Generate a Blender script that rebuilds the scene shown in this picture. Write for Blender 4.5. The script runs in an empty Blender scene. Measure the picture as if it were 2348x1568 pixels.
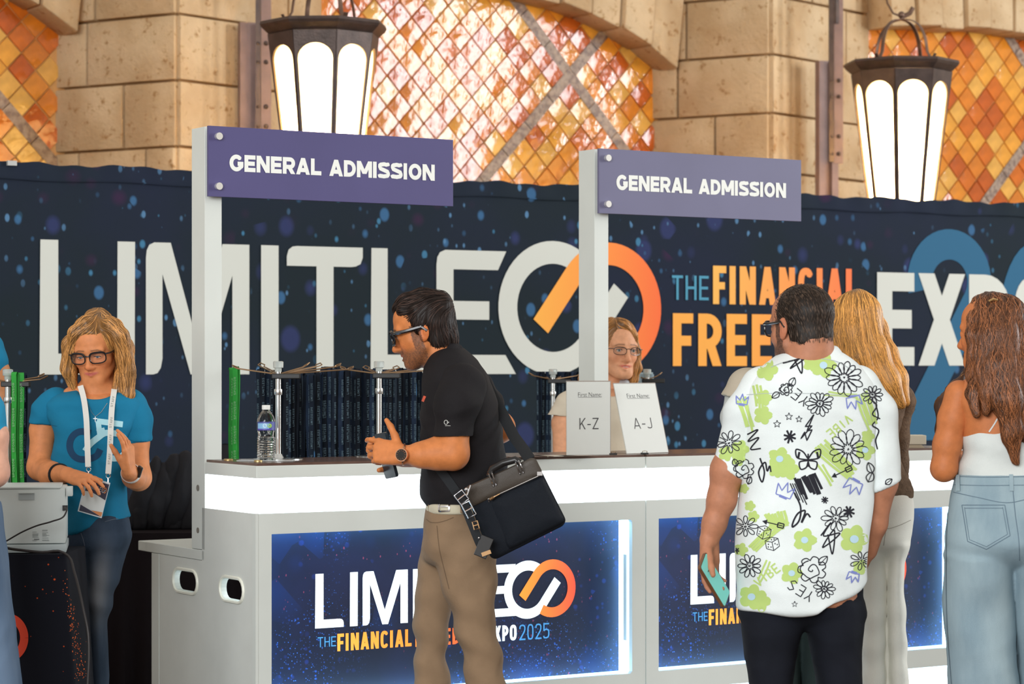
import bpy, bmesh, math, random
import numpy as np
from mathutils import Vector, Matrix
from mathutils.bvhtree import BVHTree

# ------------------------------------------------------------------ camera, light, exposure
SC = bpy.context.scene
COL = SC.collection
F, CX, HY, CZ = 5544.0, 1174.0, 845.0, 1.5      # focal length in pixels of a 2348 px wide frame, horizon row, eye height
cam_d = bpy.data.cameras.new('camera'); cam = bpy.data.objects.new('camera', cam_d); COL.objects.link(cam)
cam.location = (0, 0, CZ); cam.rotation_euler = (math.pi/2, 0, 0)
cam_d.sensor_width = 36; cam_d.lens = F*36/2348; cam_d.shift_y = (HY-784)/2348
cam_d.clip_end = 200
cam_d.dof.use_dof = True; cam_d.dof.focus_distance = 7.75; cam_d.dof.aperture_fstop = 5.6
SC.camera = cam
w = bpy.data.worlds.new('world'); SC.world = w; w.use_nodes = True
w.node_tree.nodes['Background'].inputs[0].default_value = (1.0, 0.93, 0.84, 1)
w.node_tree.nodes['Background'].inputs[1].default_value = 0.58
def area(name, loc, tgt, sx, sy, power, col):
    l = bpy.data.lights.new(name, 'AREA'); l.shape = 'RECTANGLE'; l.size = sx; l.size_y = sy
    l.energy = power; l.color = col
    o = bpy.data.objects.new(name, l); COL.objects.link(o); o.location = loc
    o.rotation_euler = (Vector(tgt)-Vector(loc)).to_track_quat('-Z', 'Y').to_euler()
    return o
for _y in (8.55, 9.35, 10.15): area('hall_window_light', (12, _y, 4.3), (0, _y, 4.3), .42, 5.0, 205, (0.93, 0.97, 1.0))
area('far_window_light', (12, 12.9, 4.3), (0, 12.9, 4.3), .6, 5.0, 330, (0.93, 0.97, 1.0))
area('front_fill_light', (-3.5, -5, 4.2), (0, 8, 1.2), 7, 4, 1250, (0.95, 0.98, 1.0))  # added soft front fill from behind the camera, not an actual window
vs = SC.view_settings
vs.view_transform = 'Standard'; vs.look = 'None'; vs.exposure = 0.14; vs.gamma = 1.0; vs.use_curve_mapping = False
SC.cycles.use_denoising = True
SC.cycles.max_bounces = 7

def P(px, py, d): return Vector(((px-CX)/F*d, d, CZ-(py-HY)/F*d))
def px(v, d): return v/F*d
rnd = random.Random(4)

# ------------------------------------------------------------------ materials
MATS = {}
def mat(name, col, rough=.6, metal=0., noise=0., nscale=8., bump=0., bscale=60., spec=.5, emit=None, estr=0., coat=0., attr=None, trans=0., ior=1.45, alpha=1., stretch=None, sss=0., col2=None):
    if name in MATS: return MATS[name]
    m = bpy.data.materials.new(name); m.use_nodes = True; nt = m.node_tree; N = nt.nodes; L = nt.links
    b = N['Principled BSDF']
    b.inputs['Base Color'].default_value = (*col, 1); b.inputs['Roughness'].default_value = rough
    b.inputs['Metallic'].default_value = metal; b.inputs['Specular IOR Level'].default_value = spec
    b.inputs['Coat Weight'].default_value = coat; b.inputs['IOR'].default_value = ior
    b.inputs['Transmission Weight'].default_value = trans; b.inputs['Alpha'].default_value = alpha
    if sss: b.inputs['Subsurface Weight'].default_value = sss; b.inputs['Subsurface Scale'].default_value = .01
    if emit: b.inputs['Emission Color'].default_value = (*emit, 1); b.inputs['Emission Strength'].default_value = estr
    tc = N.new('ShaderNodeTexCoord'); co = tc.outputs['Object']
    if stretch:
        mp = N.new('ShaderNodeMapping'); L.new(co, mp.inputs[0]); mp.inputs['Scale'].default_value = stretch; co = mp.outputs[0]
    src = None
    if attr:
        a = N.new('ShaderNodeAttribute'); a.attribute_name = attr; src = a.outputs['Color']; L.new(src, b.inputs['Base Color'])
    if noise or col2:
        n = N.new('ShaderNodeTexNoise'); n.inputs['Scale'].default_value = nscale; n.inputs['Detail'].default_value = 5
        L.new(co, n.inputs['Vector'])
        if col2:
            mr = N.new('ShaderNodeMapRange'); mr.inputs['From Min'].default_value = .38; mr.inputs['From Max'].default_value = .62
            L.new(n.outputs['Fac'], mr.inputs[0])
            mx = N.new('ShaderNodeMix'); mx.data_type = 'RGBA'; L.new(mr.outputs[0], mx.inputs[0])
            mx.inputs[6].default_value = (*col, 1); mx.inputs[7].default_value = (*col2, 1)
            L.new(mx.outputs[2], b.inputs['Base Color'])
        else:
            mr = N.new('ShaderNodeMapRange'); mr.inputs['From Min'].default_value = .3; mr.inputs['From Max'].default_value = .7
            mr.inputs['To Min'].default_value = 1-noise; mr.inputs['To Max'].default_value = 1+noise
            L.new(n.outputs['Fac'], mr.inputs[0])
            mx = N.new('ShaderNodeVectorMath'); mx.operation = 'SCALE'
            if src: L.new(src, mx.inputs[0])
            else: mx.inputs[0].default_value = col
            L.new(mr.outputs[0], mx.inputs['Scale']); L.new(mx.outputs[0], b.inputs['Base Color'])
    if bump:
        n2 = N.new('ShaderNodeTexNoise'); n2.inputs['Scale'].default_value = bscale; n2.inputs['Detail'].default_value = 4
        L.new(co, n2.inputs['Vector'])
        bp = N.new('ShaderNodeBump'); bp.inputs['Strength'].default_value = 1; bp.inputs['Distance'].default_value = bump
        L.new(n2.outputs['Fac'], bp.inputs['Height']); L.new(bp.outputs[0], b.inputs['Normal'])
    MATS[name] = m; return m

# ------------------------------------------------------------------ objects
def tag(o, label=None, cat=None, group=None, kind=None):
    if label: o['label'] = label
    if cat: o['category'] = cat
    if group: o['group'] = group
    if kind: o['kind'] = kind
    return o
def empty(name, loc=(0, 0, 0), rz=0., label=None, cat=None, group=None, kind=None):
    o = bpy.data.objects.new(name, None); COL.objects.link(o); o.empty_display_size = .1
    o.location = loc; o.rotation_euler = (0, 0, rz)
    return tag(o, label, cat, group, kind)
def fast_mesh(name, V, Q, smooth=True, cols=None):
    V = np.asarray(V, dtype=np.float32); me = bpy.data.meshes.new(name)
    if isinstance(Q, np.ndarray):
        n = Q.shape[1]; m = len(Q)
        me.vertices.add(len(V)); me.vertices.foreach_set('co', V.ravel())
        me.loops.add(m*n); me.loops.foreach_set('vertex_index', Q.astype(np.int32).ravel())
        me.polygons.add(m); me.polygons.foreach_set('loop_start', np.arange(0, m*n, n, dtype=np.int32))
        me.update(calc_edges=True)
    else:
        me.from_pydata(V.tolist(), [], Q); me.update()
    me.polygons.foreach_set('use_smooth', np.full(len(me.polygons), smooth))
    if cols is not None:
        a = me.color_attributes.new('Col', 'FLOAT_COLOR', 'POINT')
        c = np.ones((len(V), 4), dtype=np.float32); c[:, :3] = cols; a.data.foreach_set('color', c.ravel())
    return me
def link(name, me, m=None, parent=None, loc=None):
    o = bpy.data.objects.new(name, me); COL.objects.link(o)
    if m is not None and len(me.materials) == 0: me.materials.append(m)
    if parent: o.parent = parent
    if loc is not None: o.location = loc
    return o
class MB:
    """collects boxes, tubes, prisms; builds one mesh"""
    def __init__(s): s.v = []; s.f = []; s.mi = []; s.cur = 0
    def add(s, vs_, fs):
        b = len(s.v); s.v += [tuple(x) for x in vs_]; s.f += [tuple(b+i for i in f) for f in fs]; s.mi += [s.cur]*len(fs); return s
    def box(s, a, b, bev=0., M=None):
        (x0, y0, z0), (x1, y1, z1) = a, b
        if bev:
            bm = bmesh.new(); bmesh.ops.create_cube(bm, size=1)
            bmesh.ops.scale(bm, vec=(x1-x0, y1-y0, z1-z0), verts=bm.verts); bmesh.ops.translate(bm, vec=((x0+x1)/2, (y0+y1)/2, (z0+z1)/2), verts=bm.verts)
            bmesh.ops.bevel(bm, geom=bm.edges[:], offset=bev, segments=2, affect='EDGES', profile=.5)
            vs_ = [v.co.copy() for v in bm.verts]; fs = [[v.index for v in f.verts] for f in bm.faces]; bm.free()
        else:
            vs_ = [Vector(c) for c in ((x0, y0, z0), (x1, y0, z0), (x1, y1, z0), (x0, y1, z0), (x0, y0, z1), (x1, y0, z1), (x1, y1, z1), (x0, y1, z1))]
            fs = [(0, 3, 2, 1), (4, 5, 6, 7), (0, 1, 5, 4), (1, 2, 6, 5), (2, 3, 7, 6), (3, 0, 4, 7)]
        if M is not None: vs_ = [M @ v for v in vs_]
        return s.add(vs_, fs)
    def tube(s, pts, r, n=8, closed=False, caps=True, flat=1., up=None):
        pts = [Vector(p) for p in pts]; k = len(pts); rs = r if isinstance(r, (list, tuple)) else [r]*k
        vs_ = []; prev = None
        for i, p in enumerate(pts):
            if closed: t = pts[(i+1) % k]-pts[i-1]
            else: t = pts[min(i+1, k-1)]-pts[max(i-1, 0)]
            if t.length < 1e-9: t = Vector((0, 0, 1))
            t.normalize()
            ref = Vector(up) if up is not None else (prev if prev is not None else (Vector((0, 0, 1)) if abs(t.z) < .9 else Vector((1, 0, 0))))
            a = ref-t*ref.dot(t)
            if a.length < 1e-6: a = t.orthogonal()
            a.normalize(); b = t.cross(a); prev = a
            for j in range(n):
                an = 2*math.pi*j/n
                vs_.append(p+(a*math.cos(an)*flat+b*math.sin(an))*rs[i])
        fs = []
        for i in range(k if closed else k-1):
            for j in range(n):
                i2 = (i+1) % k
                fs.append((i*n+j, i*n+(j+1) % n, i2*n+(j+1) % n, i2*n+j))
        if caps and not closed: fs.append(tuple(range(n-1, -1, -1))); fs.append(tuple((k-1)*n+j for j in range(n)))
        return s.add(vs_, fs)
    def lathe(s, prof, c=(0, 0, 0), n=20, sx=1., sy=1.):
        vs_ = []; c = Vector(c)
        for r, z in prof:
            for j in range(n):
                a = 2*math.pi*j/n; vs_.append(c+Vector((r*sx*math.cos(a), r*sy*math.sin(a), z)))
        fs = []
        for i in range(len(prof)-1):
            for j in range(n): fs.append((i*n+j, i*n+(j+1) % n, (i+1)*n+(j+1) % n, (i+1)*n+j))
        fs.append(tuple(range(n-1, -1, -1))); fs.append(tuple((len(prof)-1)*n+j for j in range(n)))
        return s.add(vs_, fs)
    def sphere(s, c, r, n=12, m=8, sc=(1, 1, 1)):
        prof = [(max(1e-5, math.sin(math.pi*i/m))*r, -math.cos(math.pi*i/m)*r*sc[2]) for i in range(m+1)]
        return s.lathe(prof, c, n, sc[0], sc[1])
    def mesh(s, name, mats=(), smooth=False):
        me = bpy.data.meshes.new(name); me.from_pydata(s.v, [], s.f); me.update()
        for m in (mats if isinstance(mats, (list, tuple)) else [mats]): me.materials.append(m)
        if any(s.mi): me.polygons.foreach_set('material_index', s.mi)
        if smooth:
            me.polygons.foreach_set('use_smooth', [True]*len(me.polygons))
            me.set_sharp_from_angle(angle=math.radians(38))
        return me
    def build(s, name, mats, parent=None, smooth=False, loc=None):
        return link(name, s.mesh(name, mats, smooth), None, parent, loc)

def fill2d(loops, depth=0.):
    """filled 2-D outline(s) with holes -> (verts, faces) lying in XY; depth = half thickness"""
    cu = bpy.data.curves.new('c', 'CURVE'); cu.dimensions = '2D'; cu.fill_mode = 'BOTH' if depth else 'FRONT'; cu.extrude = depth
    for lp in loops:
        sp = cu.splines.new('POLY'); sp.points.add(len(lp)-1)
        for p, q in zip(sp.points, lp): p.co = (q[0], q[1], 0, 1)
        sp.use_cyclic_u = True
    o = bpy.data.objects.new('c', cu); me = o.to_mesh()
    V = [tuple(v.co) for v in me.vertices]; Fc = [tuple(p.vertices) for p in me.polygons]
    o.to_mesh_clear(); bpy.data.objects.remove(o); bpy.data.curves.remove(cu)
    return V, Fc
def text2d(s, bold=0., space=1.):
    cu = bpy.data.curves.new('t', 'FONT'); cu.body = s; cu.offset = bold; cu.space_character = space; cu.resolution_u = 5
    o = bpy.data.objects.new('t', cu); me = o.to_mesh()
    V = [tuple(v.co) for v in me.vertices]; Fc = [tuple(p.vertices) for p in me.polygons]
    o.to_mesh_clear(); bpy.data.objects.remove(o); bpy.data.curves.remove(cu)
    return V, Fc
def glyph(c, w, s):
    """stroke skeletons of a plain grotesque, unit height, outer width w, stroke s -> list of polylines"""
    h = s/2; l, r, b, t = h, w-h, h, 1-h; m = .5
    def bowl(x0, x1, y0, y1, q=None):       # right-hand bowl from (x0,y1) round to (x0,y0)
        k = min(x1-x0, (y1-y0)/2)*.95
        return [(x0, y1)]+[(x1-k+k*math.sin(a), y1-k+k*math.cos(a)) for a in [math.pi/2*i/6 for i in range(7)]]+[(x1-k+k*math.cos(a), y0+k-k*math.sin(a)) for a in [math.pi/2*i/6 for i in range(7)]]+[(x0, y0)]
    def ring(a0, a1, n=30):
        e = 2.0 if w > .75 else 3.0; out = []
        for i in range(n+1):
            a = math.radians(a0+(a1-a0)*i/n); ca, sa = math.cos(a), math.sin(a)
            out.append(((l+r)/2+(r-l)/2*math.copysign(abs(ca)**(2/e), ca), .5+(t-b)/2*math.copysign(abs(sa)**(2/e), sa)))
        return out
    G = {'I': [[(l, 0), (l, 1)]], 'L': [[(l, 0), (l, 1)], [(0, b), (w, b)]], 'E': [[(l, 0), (l, 1)], [(0, b), (w, b)], [(0, t), (w, t)], [(0, m), (w*.93, m)]],
         'F': [[(l, 0), (l, 1)], [(0, t), (w, t)], [(0, m-.02), (w*.9, m-.02)]], 'T': [[(w/2, 0), (w/2, 1)], [(0, t), (w, t)]], 'H': [[(l, 0), (l, 1)], [(r, 0), (r, 1)], [(l, m), (r, m)]],
         'N': [[(l, 0), (l, 1)], [(r, 0), (r, 1)], [(l*1.05, 1), (w-l*1.05, 0)]], 'M': [[(l, 0), (l, 1)], [(r, 0), (r, 1)], [(l*1.1, 1), (w/2, .22)], [(w-l*1.1, 1), (w/2, .22)]],
         'A': [[(h, 0), (w/2, 1)], [(w-h, 0), (w/2, 1)], [(w*.2, .27), (w*.8, .27)]], 'V': [[(h, 1), (w/2, .02)], [(w-h, 1), (w/2, .02)]], 'X': [[(h, 0), (w-h, 1)], [(h, 1), (w-h, 0)]],
         'O': [ring(0, 360)], 'C': [ring(38, 322)], 'G': [ring(42, 335)+[(r, .30), (r, .48)], [(w*.58, .46), (r+h, .46)]], 'D': [[(l, 0), (l, 1)], bowl(l, r, b, t)], 'P': [[(l, 0), (l, 1)], bowl(l, r, .40, t)],
         'B': [[(l, 0), (l, 1)], bowl(l, r, .5, t), bowl(l, r, b, .5)], 'R': [[(l, 0), (l, 1)], bowl(l, r, .42, t), [(w*.5, .44), (r*.98, 0)]], 'K': [[(l, 0), (l, 1)], [(l, .35), (w-h, 1)], [(w*.38, .55), (w-h, 0)]],
         'Z': [[(0, t), (w, t)], [(0, b), (w, b)], [(w-h*1.2, t), (h*1.2, b)]], 'J': [[(r, 1)]+[(r, .3), (r*.97, .16), (r*.85, b+.03), (w*.5, b), (w*.2, b+.02), (h*.6, b+.1)]], 'Y': [[(h, 1), (w/2, .48)], [(w-h, 1), (w/2, .48)], [(w/2, 0), (w/2, .5)]],
         '-': [[(w*.1, .42), (w*.9, .42)]], '0': [ring(0, 360)],
         'S': [[(r, .78), (r*.98, .87), (r*.85, t-.03), (w*.5, t), (l*1.0+.04, t-.04), (l, .80), (l, .70), (l+.04, .60), (w*.5, .51), (r-.04, .42), (r, .32), (r, .22), (r*.96, b+.05), (w*.5, b), (w*.15, b+.03), (h*.9, .14), (h*.8, .24)]],
         '2': [[(l, .72), (l+.01, .85), (w*.25, t-.02), (w*.5, t), (r-.06, t-.03), (r, .82), (r, .68), (r-.05, .52), (l+.02, b+.02)], [(0, b), (w, b)]],
         '5': [[(w*.95, t), (l, t)], [(l+.01, 1), (l, .5)], [(l, .52), (w*.3, .58), (w*.55, .6), (r-.03, .54), (r, .42), (r, .24), (r-.05, b+.05), (w*.5, b), (w*.15, b+.02), (h*.8, .18)]]}
    return G.get(c, [])
def words2d(txt, s, wid, gap, box):
    """lettering made of constant-width strokes, filling box (x0,x1,y0,y1); wid = letter width, gap = letter spacing, s = stroke (all in cap heights)"""
    wf = {'I': None, 'M': 1.28, 'L': .86, 'E': .88, 'F': .86, 'O': 1.12, 'G': 1.1, 'C': 1.04, 'A': 1.12, 'N': 1.06, 'V': 1.1, 'X': 1.1, '-': .7, 'J': .8, 'T': 1.0}
    x = 0; items = []
    for c in txt:
        if c == ' ': x += wid*.55; continue
        w_ = s if c == 'I' else wid*(wf.get(c, 1.) or 1); items.append((c, x, w_)); x += w_+gap
    x -= gap; x0, x1, y0, y1 = box; H_ = y1-y0; kx = (x1-x0)/H_/x; out = []
    for c, xx, w_ in items:
        ww = w_*kx if c != 'I' else s*min(1, kx*1.0+.0)
        for pl_ in glyph(c, ww, s if c != 'I' else ww):
            sw_ = s if c != 'I' else ww; V, Fc = stroke2d(pl_, sw_)
            if len(pl_) == 2 and c != 'I':
                (ax_, ay_), (bx_, by_) = pl_; dx_, dy_ = bx_-ax_, by_-ay_; l_ = math.hypot(dx_, dy_)
                if abs(dx_) > .02 and abs(dy_) > .25:        # diagonals end level with the line
                    hw_ = sw_/2*l_/abs(dy_); V = [(ax_-hw_, ay_, 0), (ax_+hw_, ay_, 0), (bx_+hw_, by_, 0), (bx_-hw_, by_, 0)]; Fc = [(0, 1, 2, 3)]
            out.append(([(x0+(xx*kx+v[0])*H_, y0+v[1]*H_, 0) for v in V], Fc))
            for p in pl_[1:-1]:       # round joints
                n = 8; rr = s/2*.97; out.append(([(x0+(xx*kx+p[0]+rr*math.cos(6.283*i/n))*H_, y0+(p[1]+rr*math.sin(6.283*i/n))*H_, 0) for i in range(n)], [tuple(range(n))]))
    return out
def fit(VF, x0, x1, y0, y1):
    V, Fc = VF; xs = [v[0] for v in V]; ys = [v[1] for v in V]
    a, b, c, d = min(xs), max(xs), min(ys), max(ys)
    return [(x0+(v[0]-a)/(b-a)*(x1-x0), y0+(v[1]-c)/(d-c)*(y1-y0), v[2]) for v in V], Fc
def stroke2d(pts, w, square=True):
    """constant width stroke along a polyline, as a strip of quads"""
    V = []; Fc = []; n = len(pts)
    for i, p in enumerate(pts):
        a = pts[max(i-1, 0)]; b = pts[min(i+1, n-1)]
        tx, ty = b[0]-a[0], b[1]-a[1]; l = math.hypot(tx, ty) or 1
        nx, ny = -ty/l*w/2, tx/l*w/2
        V += [(p[0]+nx, p[1]+ny, 0), (p[0]-nx, p[1]-ny, 0)]
    for i in range(n-1): Fc.append((2*i, 2*i+1, 2*i+3, 2*i+2))
    return V, Fc

# ------------------------------------------------------------------ implicit surfaces (bodies, clothes, hair)
def herm(zs, vs_, z):
    zs = np.asarray(zs, float); vs_ = np.asarray(vs_, float)
    if len(zs) < 3: return np.interp(z, zs, vs_)
    m = np.zeros_like(vs_); dz = np.diff(zs); s = np.diff(vs_)/dz
    m[1:-1] = (s[:-1]*dz[1:]+s[1:]*dz[:-1])/(dz[:-1]+dz[1:]); m[0] = s[0]; m[-1] = s[-1]
    z = np.clip(z, zs[0], zs[-1]); i = np.clip(np.searchsorted(zs, z, 'right')-1, 0, len(zs)-2)
    t = (z-zs[i])/dz[i]; h = dz[i]
    return (2*t**3-3*t**2+1)*vs_[i]+(t**3-2*t**2+t)*h*m[i]+(-2*t**3+3*t**2)*vs_[i+1]+(t**3-t**2)*h*m[i+1]
def smin(a, b, k):
    if k <= 0: return np.minimum(a, b)
    h = np.clip(.5+.5*(b-a)/k, 0, 1); return b*(1-h)+a*h-k*h*(1-h)
def smax(a, b, k): return -smin(-a, -b, k)
def A3(p): return np.array([p[0], p[1], p[2]], dtype=np.float32)
class Sdf:
    def __init__(s, h=.004): s.ops = []; s.h = h
    def _op(s, mode, fn, lo, hi, k): s.ops.append((mode, fn, np.asarray(lo, float), np.asarray(hi, float), k)); return s
    def cap(s, a, b, ra, rb=None, k=.015, mode='u'):
        rb = ra if rb is None else rb; a = A3(a); b = A3(b); ab = b-a; L2 = float(ab@ab)+1e-12; r = max(ra, rb)
        def fn(x, y, z):
            t = np.clip(((x-a[0])*ab[0]+(y-a[1])*ab[1]+(z-a[2])*ab[2])/L2, 0, 1)
            return np.sqrt((x-a[0]-t*ab[0])**2+(y-a[1]-t*ab[1])**2+(z-a[2]-t*ab[2])**2)-(ra+(rb-ra)*t)
        return s._op(mode, fn, np.minimum(a, b)-r, np.maximum(a, b)+r, k)
    def chain(s, pts, rs, k=.015):
        for i in range(len(pts)-1): s.cap(pts[i], pts[i+1], rs[i], rs[i+1], k)
        return s
    def ell(s, c, rad, R=None, k=.015, mode='u'):
        c = A3(c); R = np.eye(3) if R is None else np.asarray(R, float)   # columns = axes
        rad = np.asarray(rad, float); m = rad.max()
        def fn(x, y, z):
            dx, dy, dz = x-c[0], y-c[1], z-c[2]
            q = [(dx*R[0, i]+dy*R[1, i]+dz*R[2, i])/rad[i] for i in range(3)]
            k0 = np.sqrt(q[0]**2+q[1]**2+q[2]**2)+1e-6
            k1 = np.sqrt((q[0]/rad[0])**2+(q[1]/rad[1])**2+(q[2]/rad[2])**2)+1e-6
            return k0*(k0-1)/k1
        return s._op(mode, fn, c-m, c+m, k)
    def col(s, d, rows, k=.03, n=2.3, capk=.012):
        """rows: (py, xl, xr, dy, b) in photo pixels at depth d; a closed column whose outline runs through them"""
        rows = sorted(rows, key=lambda r: -r[0])
        z = [CZ-(r[0]-HY)/F*d for r in rows]; cx = [((r[1]+r[2])/2-CX)/F*d for r in rows]
        a = [(r[2]-r[1])/2/F*d for r in rows]; cy = [d+r[3] for r in rows]; b = [r[4] for r in rows]
        def fn(X, Y, Z):
            zz = Z.ravel(); g = lambda v: herm(z, v, zz).reshape(Z.shape)
            A, B = np.maximum(g(a), .004), np.maximum(g(b), .004)
            q = (np.abs((X-g(cx))/A)**n+np.abs((Y-g(cy))/B)**n)**(1/n)
            dd = (q-1)*np.minimum(A, B)
            return smax(smax(dd, Z-z[-1], capk), z[0]-Z, capk)
        lo = (min(c-q for c, q in zip(cx, a))-.01, min(c-q for c, q in zip(cy, b))-.01, z[0]); hi = (max(c+q for c, q in zip(cx, a))+.01, max(c+q for c, q in zip(cy, b))+.01, z[-1])
        return s._op('u', fn, lo, hi, k)
    def shell(s, c, rad, R, planes, k=.01):
        """ellipsoid trimmed by half spaces (points, outward normals); used for the hair over the skull"""
        base = Sdf().ell(c, rad, R).ops[0]; pl = [(A3(p), A3(n)/np.linalg.norm(A3(n)), kk) for p, n, kk in planes]
        def fn(x, y, z):
            d = base[1](x, y, z)
            for p, n, kk in pl: d = smax(d, (x-p[0])*n[0]+(y-p[1])*n[1]+(z-p[2])*n[2], kk)
            return d
        return s._op('u', fn, base[2], base[3], k)
    def cut(s, p, nrm, k=.004):
        """remove everything on the side nrm points to"""
        p = A3(p); nrm = A3(nrm); nrm = nrm/np.linalg.norm(nrm)
        s.ops.append(('cut', lambda x, y, z: (x-p[0])*nrm[0]+(y-p[1])*nrm[1]+(z-p[2])*nrm[2], None, None, k)); return s
    def grid(s, iso=0.):
        h = s.h; us = [o for o in s.ops if o[0] == 'u']
        lo = np.min([o[2] for o in us], axis=0)-3*h; hi = np.max([o[3] for o in us], axis=0)+3*h
        n = np.ceil((hi-lo)/h).astype(int)+1; V = np.full(n, .08, dtype=np.float32)
        ax = [lo[i]+np.arange(n[i], dtype=np.float32)*h for i in range(3)]
        for mode, fn, a, b, k in s.ops:
            if mode == 'cut': i0 = np.zeros(3, int); i1 = n
            else:
                mg = k+4*h+.004
                i0 = np.clip(np.floor((a-mg-lo)/h).astype(int), 0, n); i1 = np.clip(np.ceil((b+mg-lo)/h).astype(int)+1, 0, n)
            if (i1 <= i0).any(): continue
            sl = tuple(slice(p, q) for p, q in zip(i0, i1))
            D = fn(ax[0][sl[0]][:, None, None], ax[1][sl[1]][None, :, None], ax[2][sl[2]][None, None, :]).astype(np.float32)
            if mode == 'u': V[sl] = smin(V[sl], D, k)
            elif mode == 's': V[sl] = smax(V[sl], -D, k)
            elif mode == 'cut': V[sl] = smax(V[sl], D, k)
        return V-iso, lo, h
    def mesh(s, iso=0.):
        V, lo, h = s.grid(iso); S = V < 0
        c = sum(S[i:S.shape[0]-1+i, j:S.shape[1]-1+j, k:S.shape[2]-1+k].astype(np.int8) for i in (0, 1) for j in (0, 1) for k in (0, 1))
        act = (c > 0) & (c < 8); ci = np.argwhere(act); idx = np.full(act.shape, -1, np.int64); idx[act] = np.arange(len(ci))
        pos = np.zeros((len(ci), 3), np.float32); cnt = np.zeros((len(ci), 1), np.float32)
        cor = [np.array((i, j, k)) for i in (0, 1) for j in (0, 1) for k in (0, 1)]
        for a in range(8):
            for b in range(a+1, 8):
                if np.abs(cor[a]-cor[b]).sum() != 1: continue
                p, q = ci+cor[a], ci+cor[b]; v1 = V[p[:, 0], p[:, 1], p[:, 2]]; v2 = V[q[:, 0], q[:, 1], q[:, 2]]
                m = (v1 < 0) != (v2 < 0); t = np.where(m, v1/np.where(m, v1-v2, 1), 0)
                pos += (cor[a][None]+t[:, None]*(cor[b]-cor[a])[None])*m[:, None]; cnt += m[:, None]
        verts = lo+(ci+pos/cnt)*h; quads = []
        for ax_ in range(3):
            o1, o2 = [(1, 2), (2, 0), (0, 1)][ax_]
            s0 = [slice(None)]*3; s1 = [slice(None)]*3; s0[ax_] = slice(0, -1); s1[ax_] = slice(1, None)
            A, B = S[tuple(s0)], S[tuple(s1)]
            e = np.argwhere(A != B); e = e[(e[:, o1] > 0) & (e[:, o2] > 0) & (e[:, o1] < act.shape[o1]) & (e[:, o2] < act.shape[o2])]
            u = np.zeros(3, int); u[o1] = 1; v = np.zeros(3, int); v[o2] = 1
            g = lambda q: idx[q[:, 0], q[:, 1], q[:, 2]]
            Q = np.stack([g(e-u-v), g(e-v), g(e), g(e-u)], 1)
            ins = A[e[:, 0], e[:, 1], e[:, 2]]; Q[~ins] = Q[~ins][:, ::-1]; quads.append(Q)
        Q = np.concatenate(quads); Q = Q[(Q >= 0).all(1)]
        return verts.astype(np.float32), Q
def vnormals(V, Q):
    a = V[Q[:, 2]]-V[Q[:, 0]]; b = V[Q[:, 3]]-V[Q[:, 1]]; fn = np.cross(a, b); N = np.zeros_like(V)
    for i in range(4): np.add.at(N, Q[:, i], fn)
    return N/(np.linalg.norm(N, axis=1, keepdims=True)+1e-12)
def relax(V, Q, it=2):
    for _ in range(it):
        S = np.zeros_like(V); C = np.zeros((len(V), 1), np.float32)
        for i in range(4):
            for j in (1, 3): np.add.at(S, Q[:, i], V[Q[:, (i+j) % 4]]); np.add.at(C, Q[:, i], 1)
        V = V*.5+S/np.maximum(C, 1)*.5
    return V
def folds(V, amp, freq=(9, 9, 16), seed=0, warp=.7, sharp=1.):
    """cloth creases: warped ridges"""
    r = np.random.RandomState(seed); P_ = V*np.array(freq, np.float32); o = np.zeros(len(V), np.float32)
    for i in range(3):
        wv = P_+warp*np.sin(P_[:, [1, 2, 0]]*r.uniform(.6, 1.4)+r.uniform(0, 6, 3))+.5*warp*np.sin(P_[:, [2, 0, 1]]*2.1+r.uniform(0, 6, 3))
        k = r.normal(size=3); k /= np.linalg.norm(k); k *= 2**i*1.0
        q = np.sin(wv@k+r.uniform(0, 6)); q = 1-np.abs(q)**sharp if i else q
        o += q/(1.8**i)
    return (o-o.mean())*amp
def cloth(S, name, m, parent, org, amp=.004, freq=(9, 9, 16), seed=0, extra=None, sharp=1., hide_hem=None):
    V, Q = merge([q.mesh() for q in (S if isinstance(S, list) else [S])]); N = vnormals(V, Q)
    d = folds(V, amp, freq, seed, sharp=sharp)
    if extra is not None: d = d+extra(V)
    V = relax(V+N*d[:, None].astype(np.float32), Q, 1)
    me = fast_mesh(name, V-np.array(org, np.float32), Q); return link(name, me, m, parent)
def merge(parts):
    Vs, Qs, b = [], [], 0
    for V, Q in parts: Vs.append(V); Qs.append(Q+b); b += len(V)
    return np.concatenate(Vs), np.concatenate(Qs)
# ------------------------------------------------------------------ vertical planes
class Plane:
    def __init__(s, X0, Y0, deg):
        s.X0, s.Y0, s.a = X0, Y0, math.radians(deg); s.ca, s.sa = math.cos(s.a), math.sin(s.a)
    def uz(s, px_, py_, off=0.):
        t = (px_-CX)/F; d = (s.X0*s.sa-s.Y0*s.ca+off)/(t*s.sa-s.ca)
        return ((t*d-s.X0)*s.ca+(d-s.Y0)*s.sa, CZ-(py_-HY)/F*d)
    def mat(s): return Matrix.Translation((s.X0, s.Y0, 0)) @ Matrix.Rotation(s.a, 4, 'Z')
def up_plane(VF, y): V, Fc = VF; return [(v[0], y, v[1]) for v in V], Fc        # 2-D (u,z) drawing -> standing plane, facing -y
def decal(name, VFs, m, parent, y):
    b = MB()
    for i, VF in enumerate(VFs):
        V, Fc = up_plane(VF, y-i*1.5e-5); b.add(V, Fc)
    me = b.mesh(name, m)
    bm = bmesh.new(); bm.from_mesh(me)
    for f in bm.faces:
        if f.normal.y > 0: f.normal_flip()
    bm.to_mesh(me); bm.free(); return link(name, me, None, parent)

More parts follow.
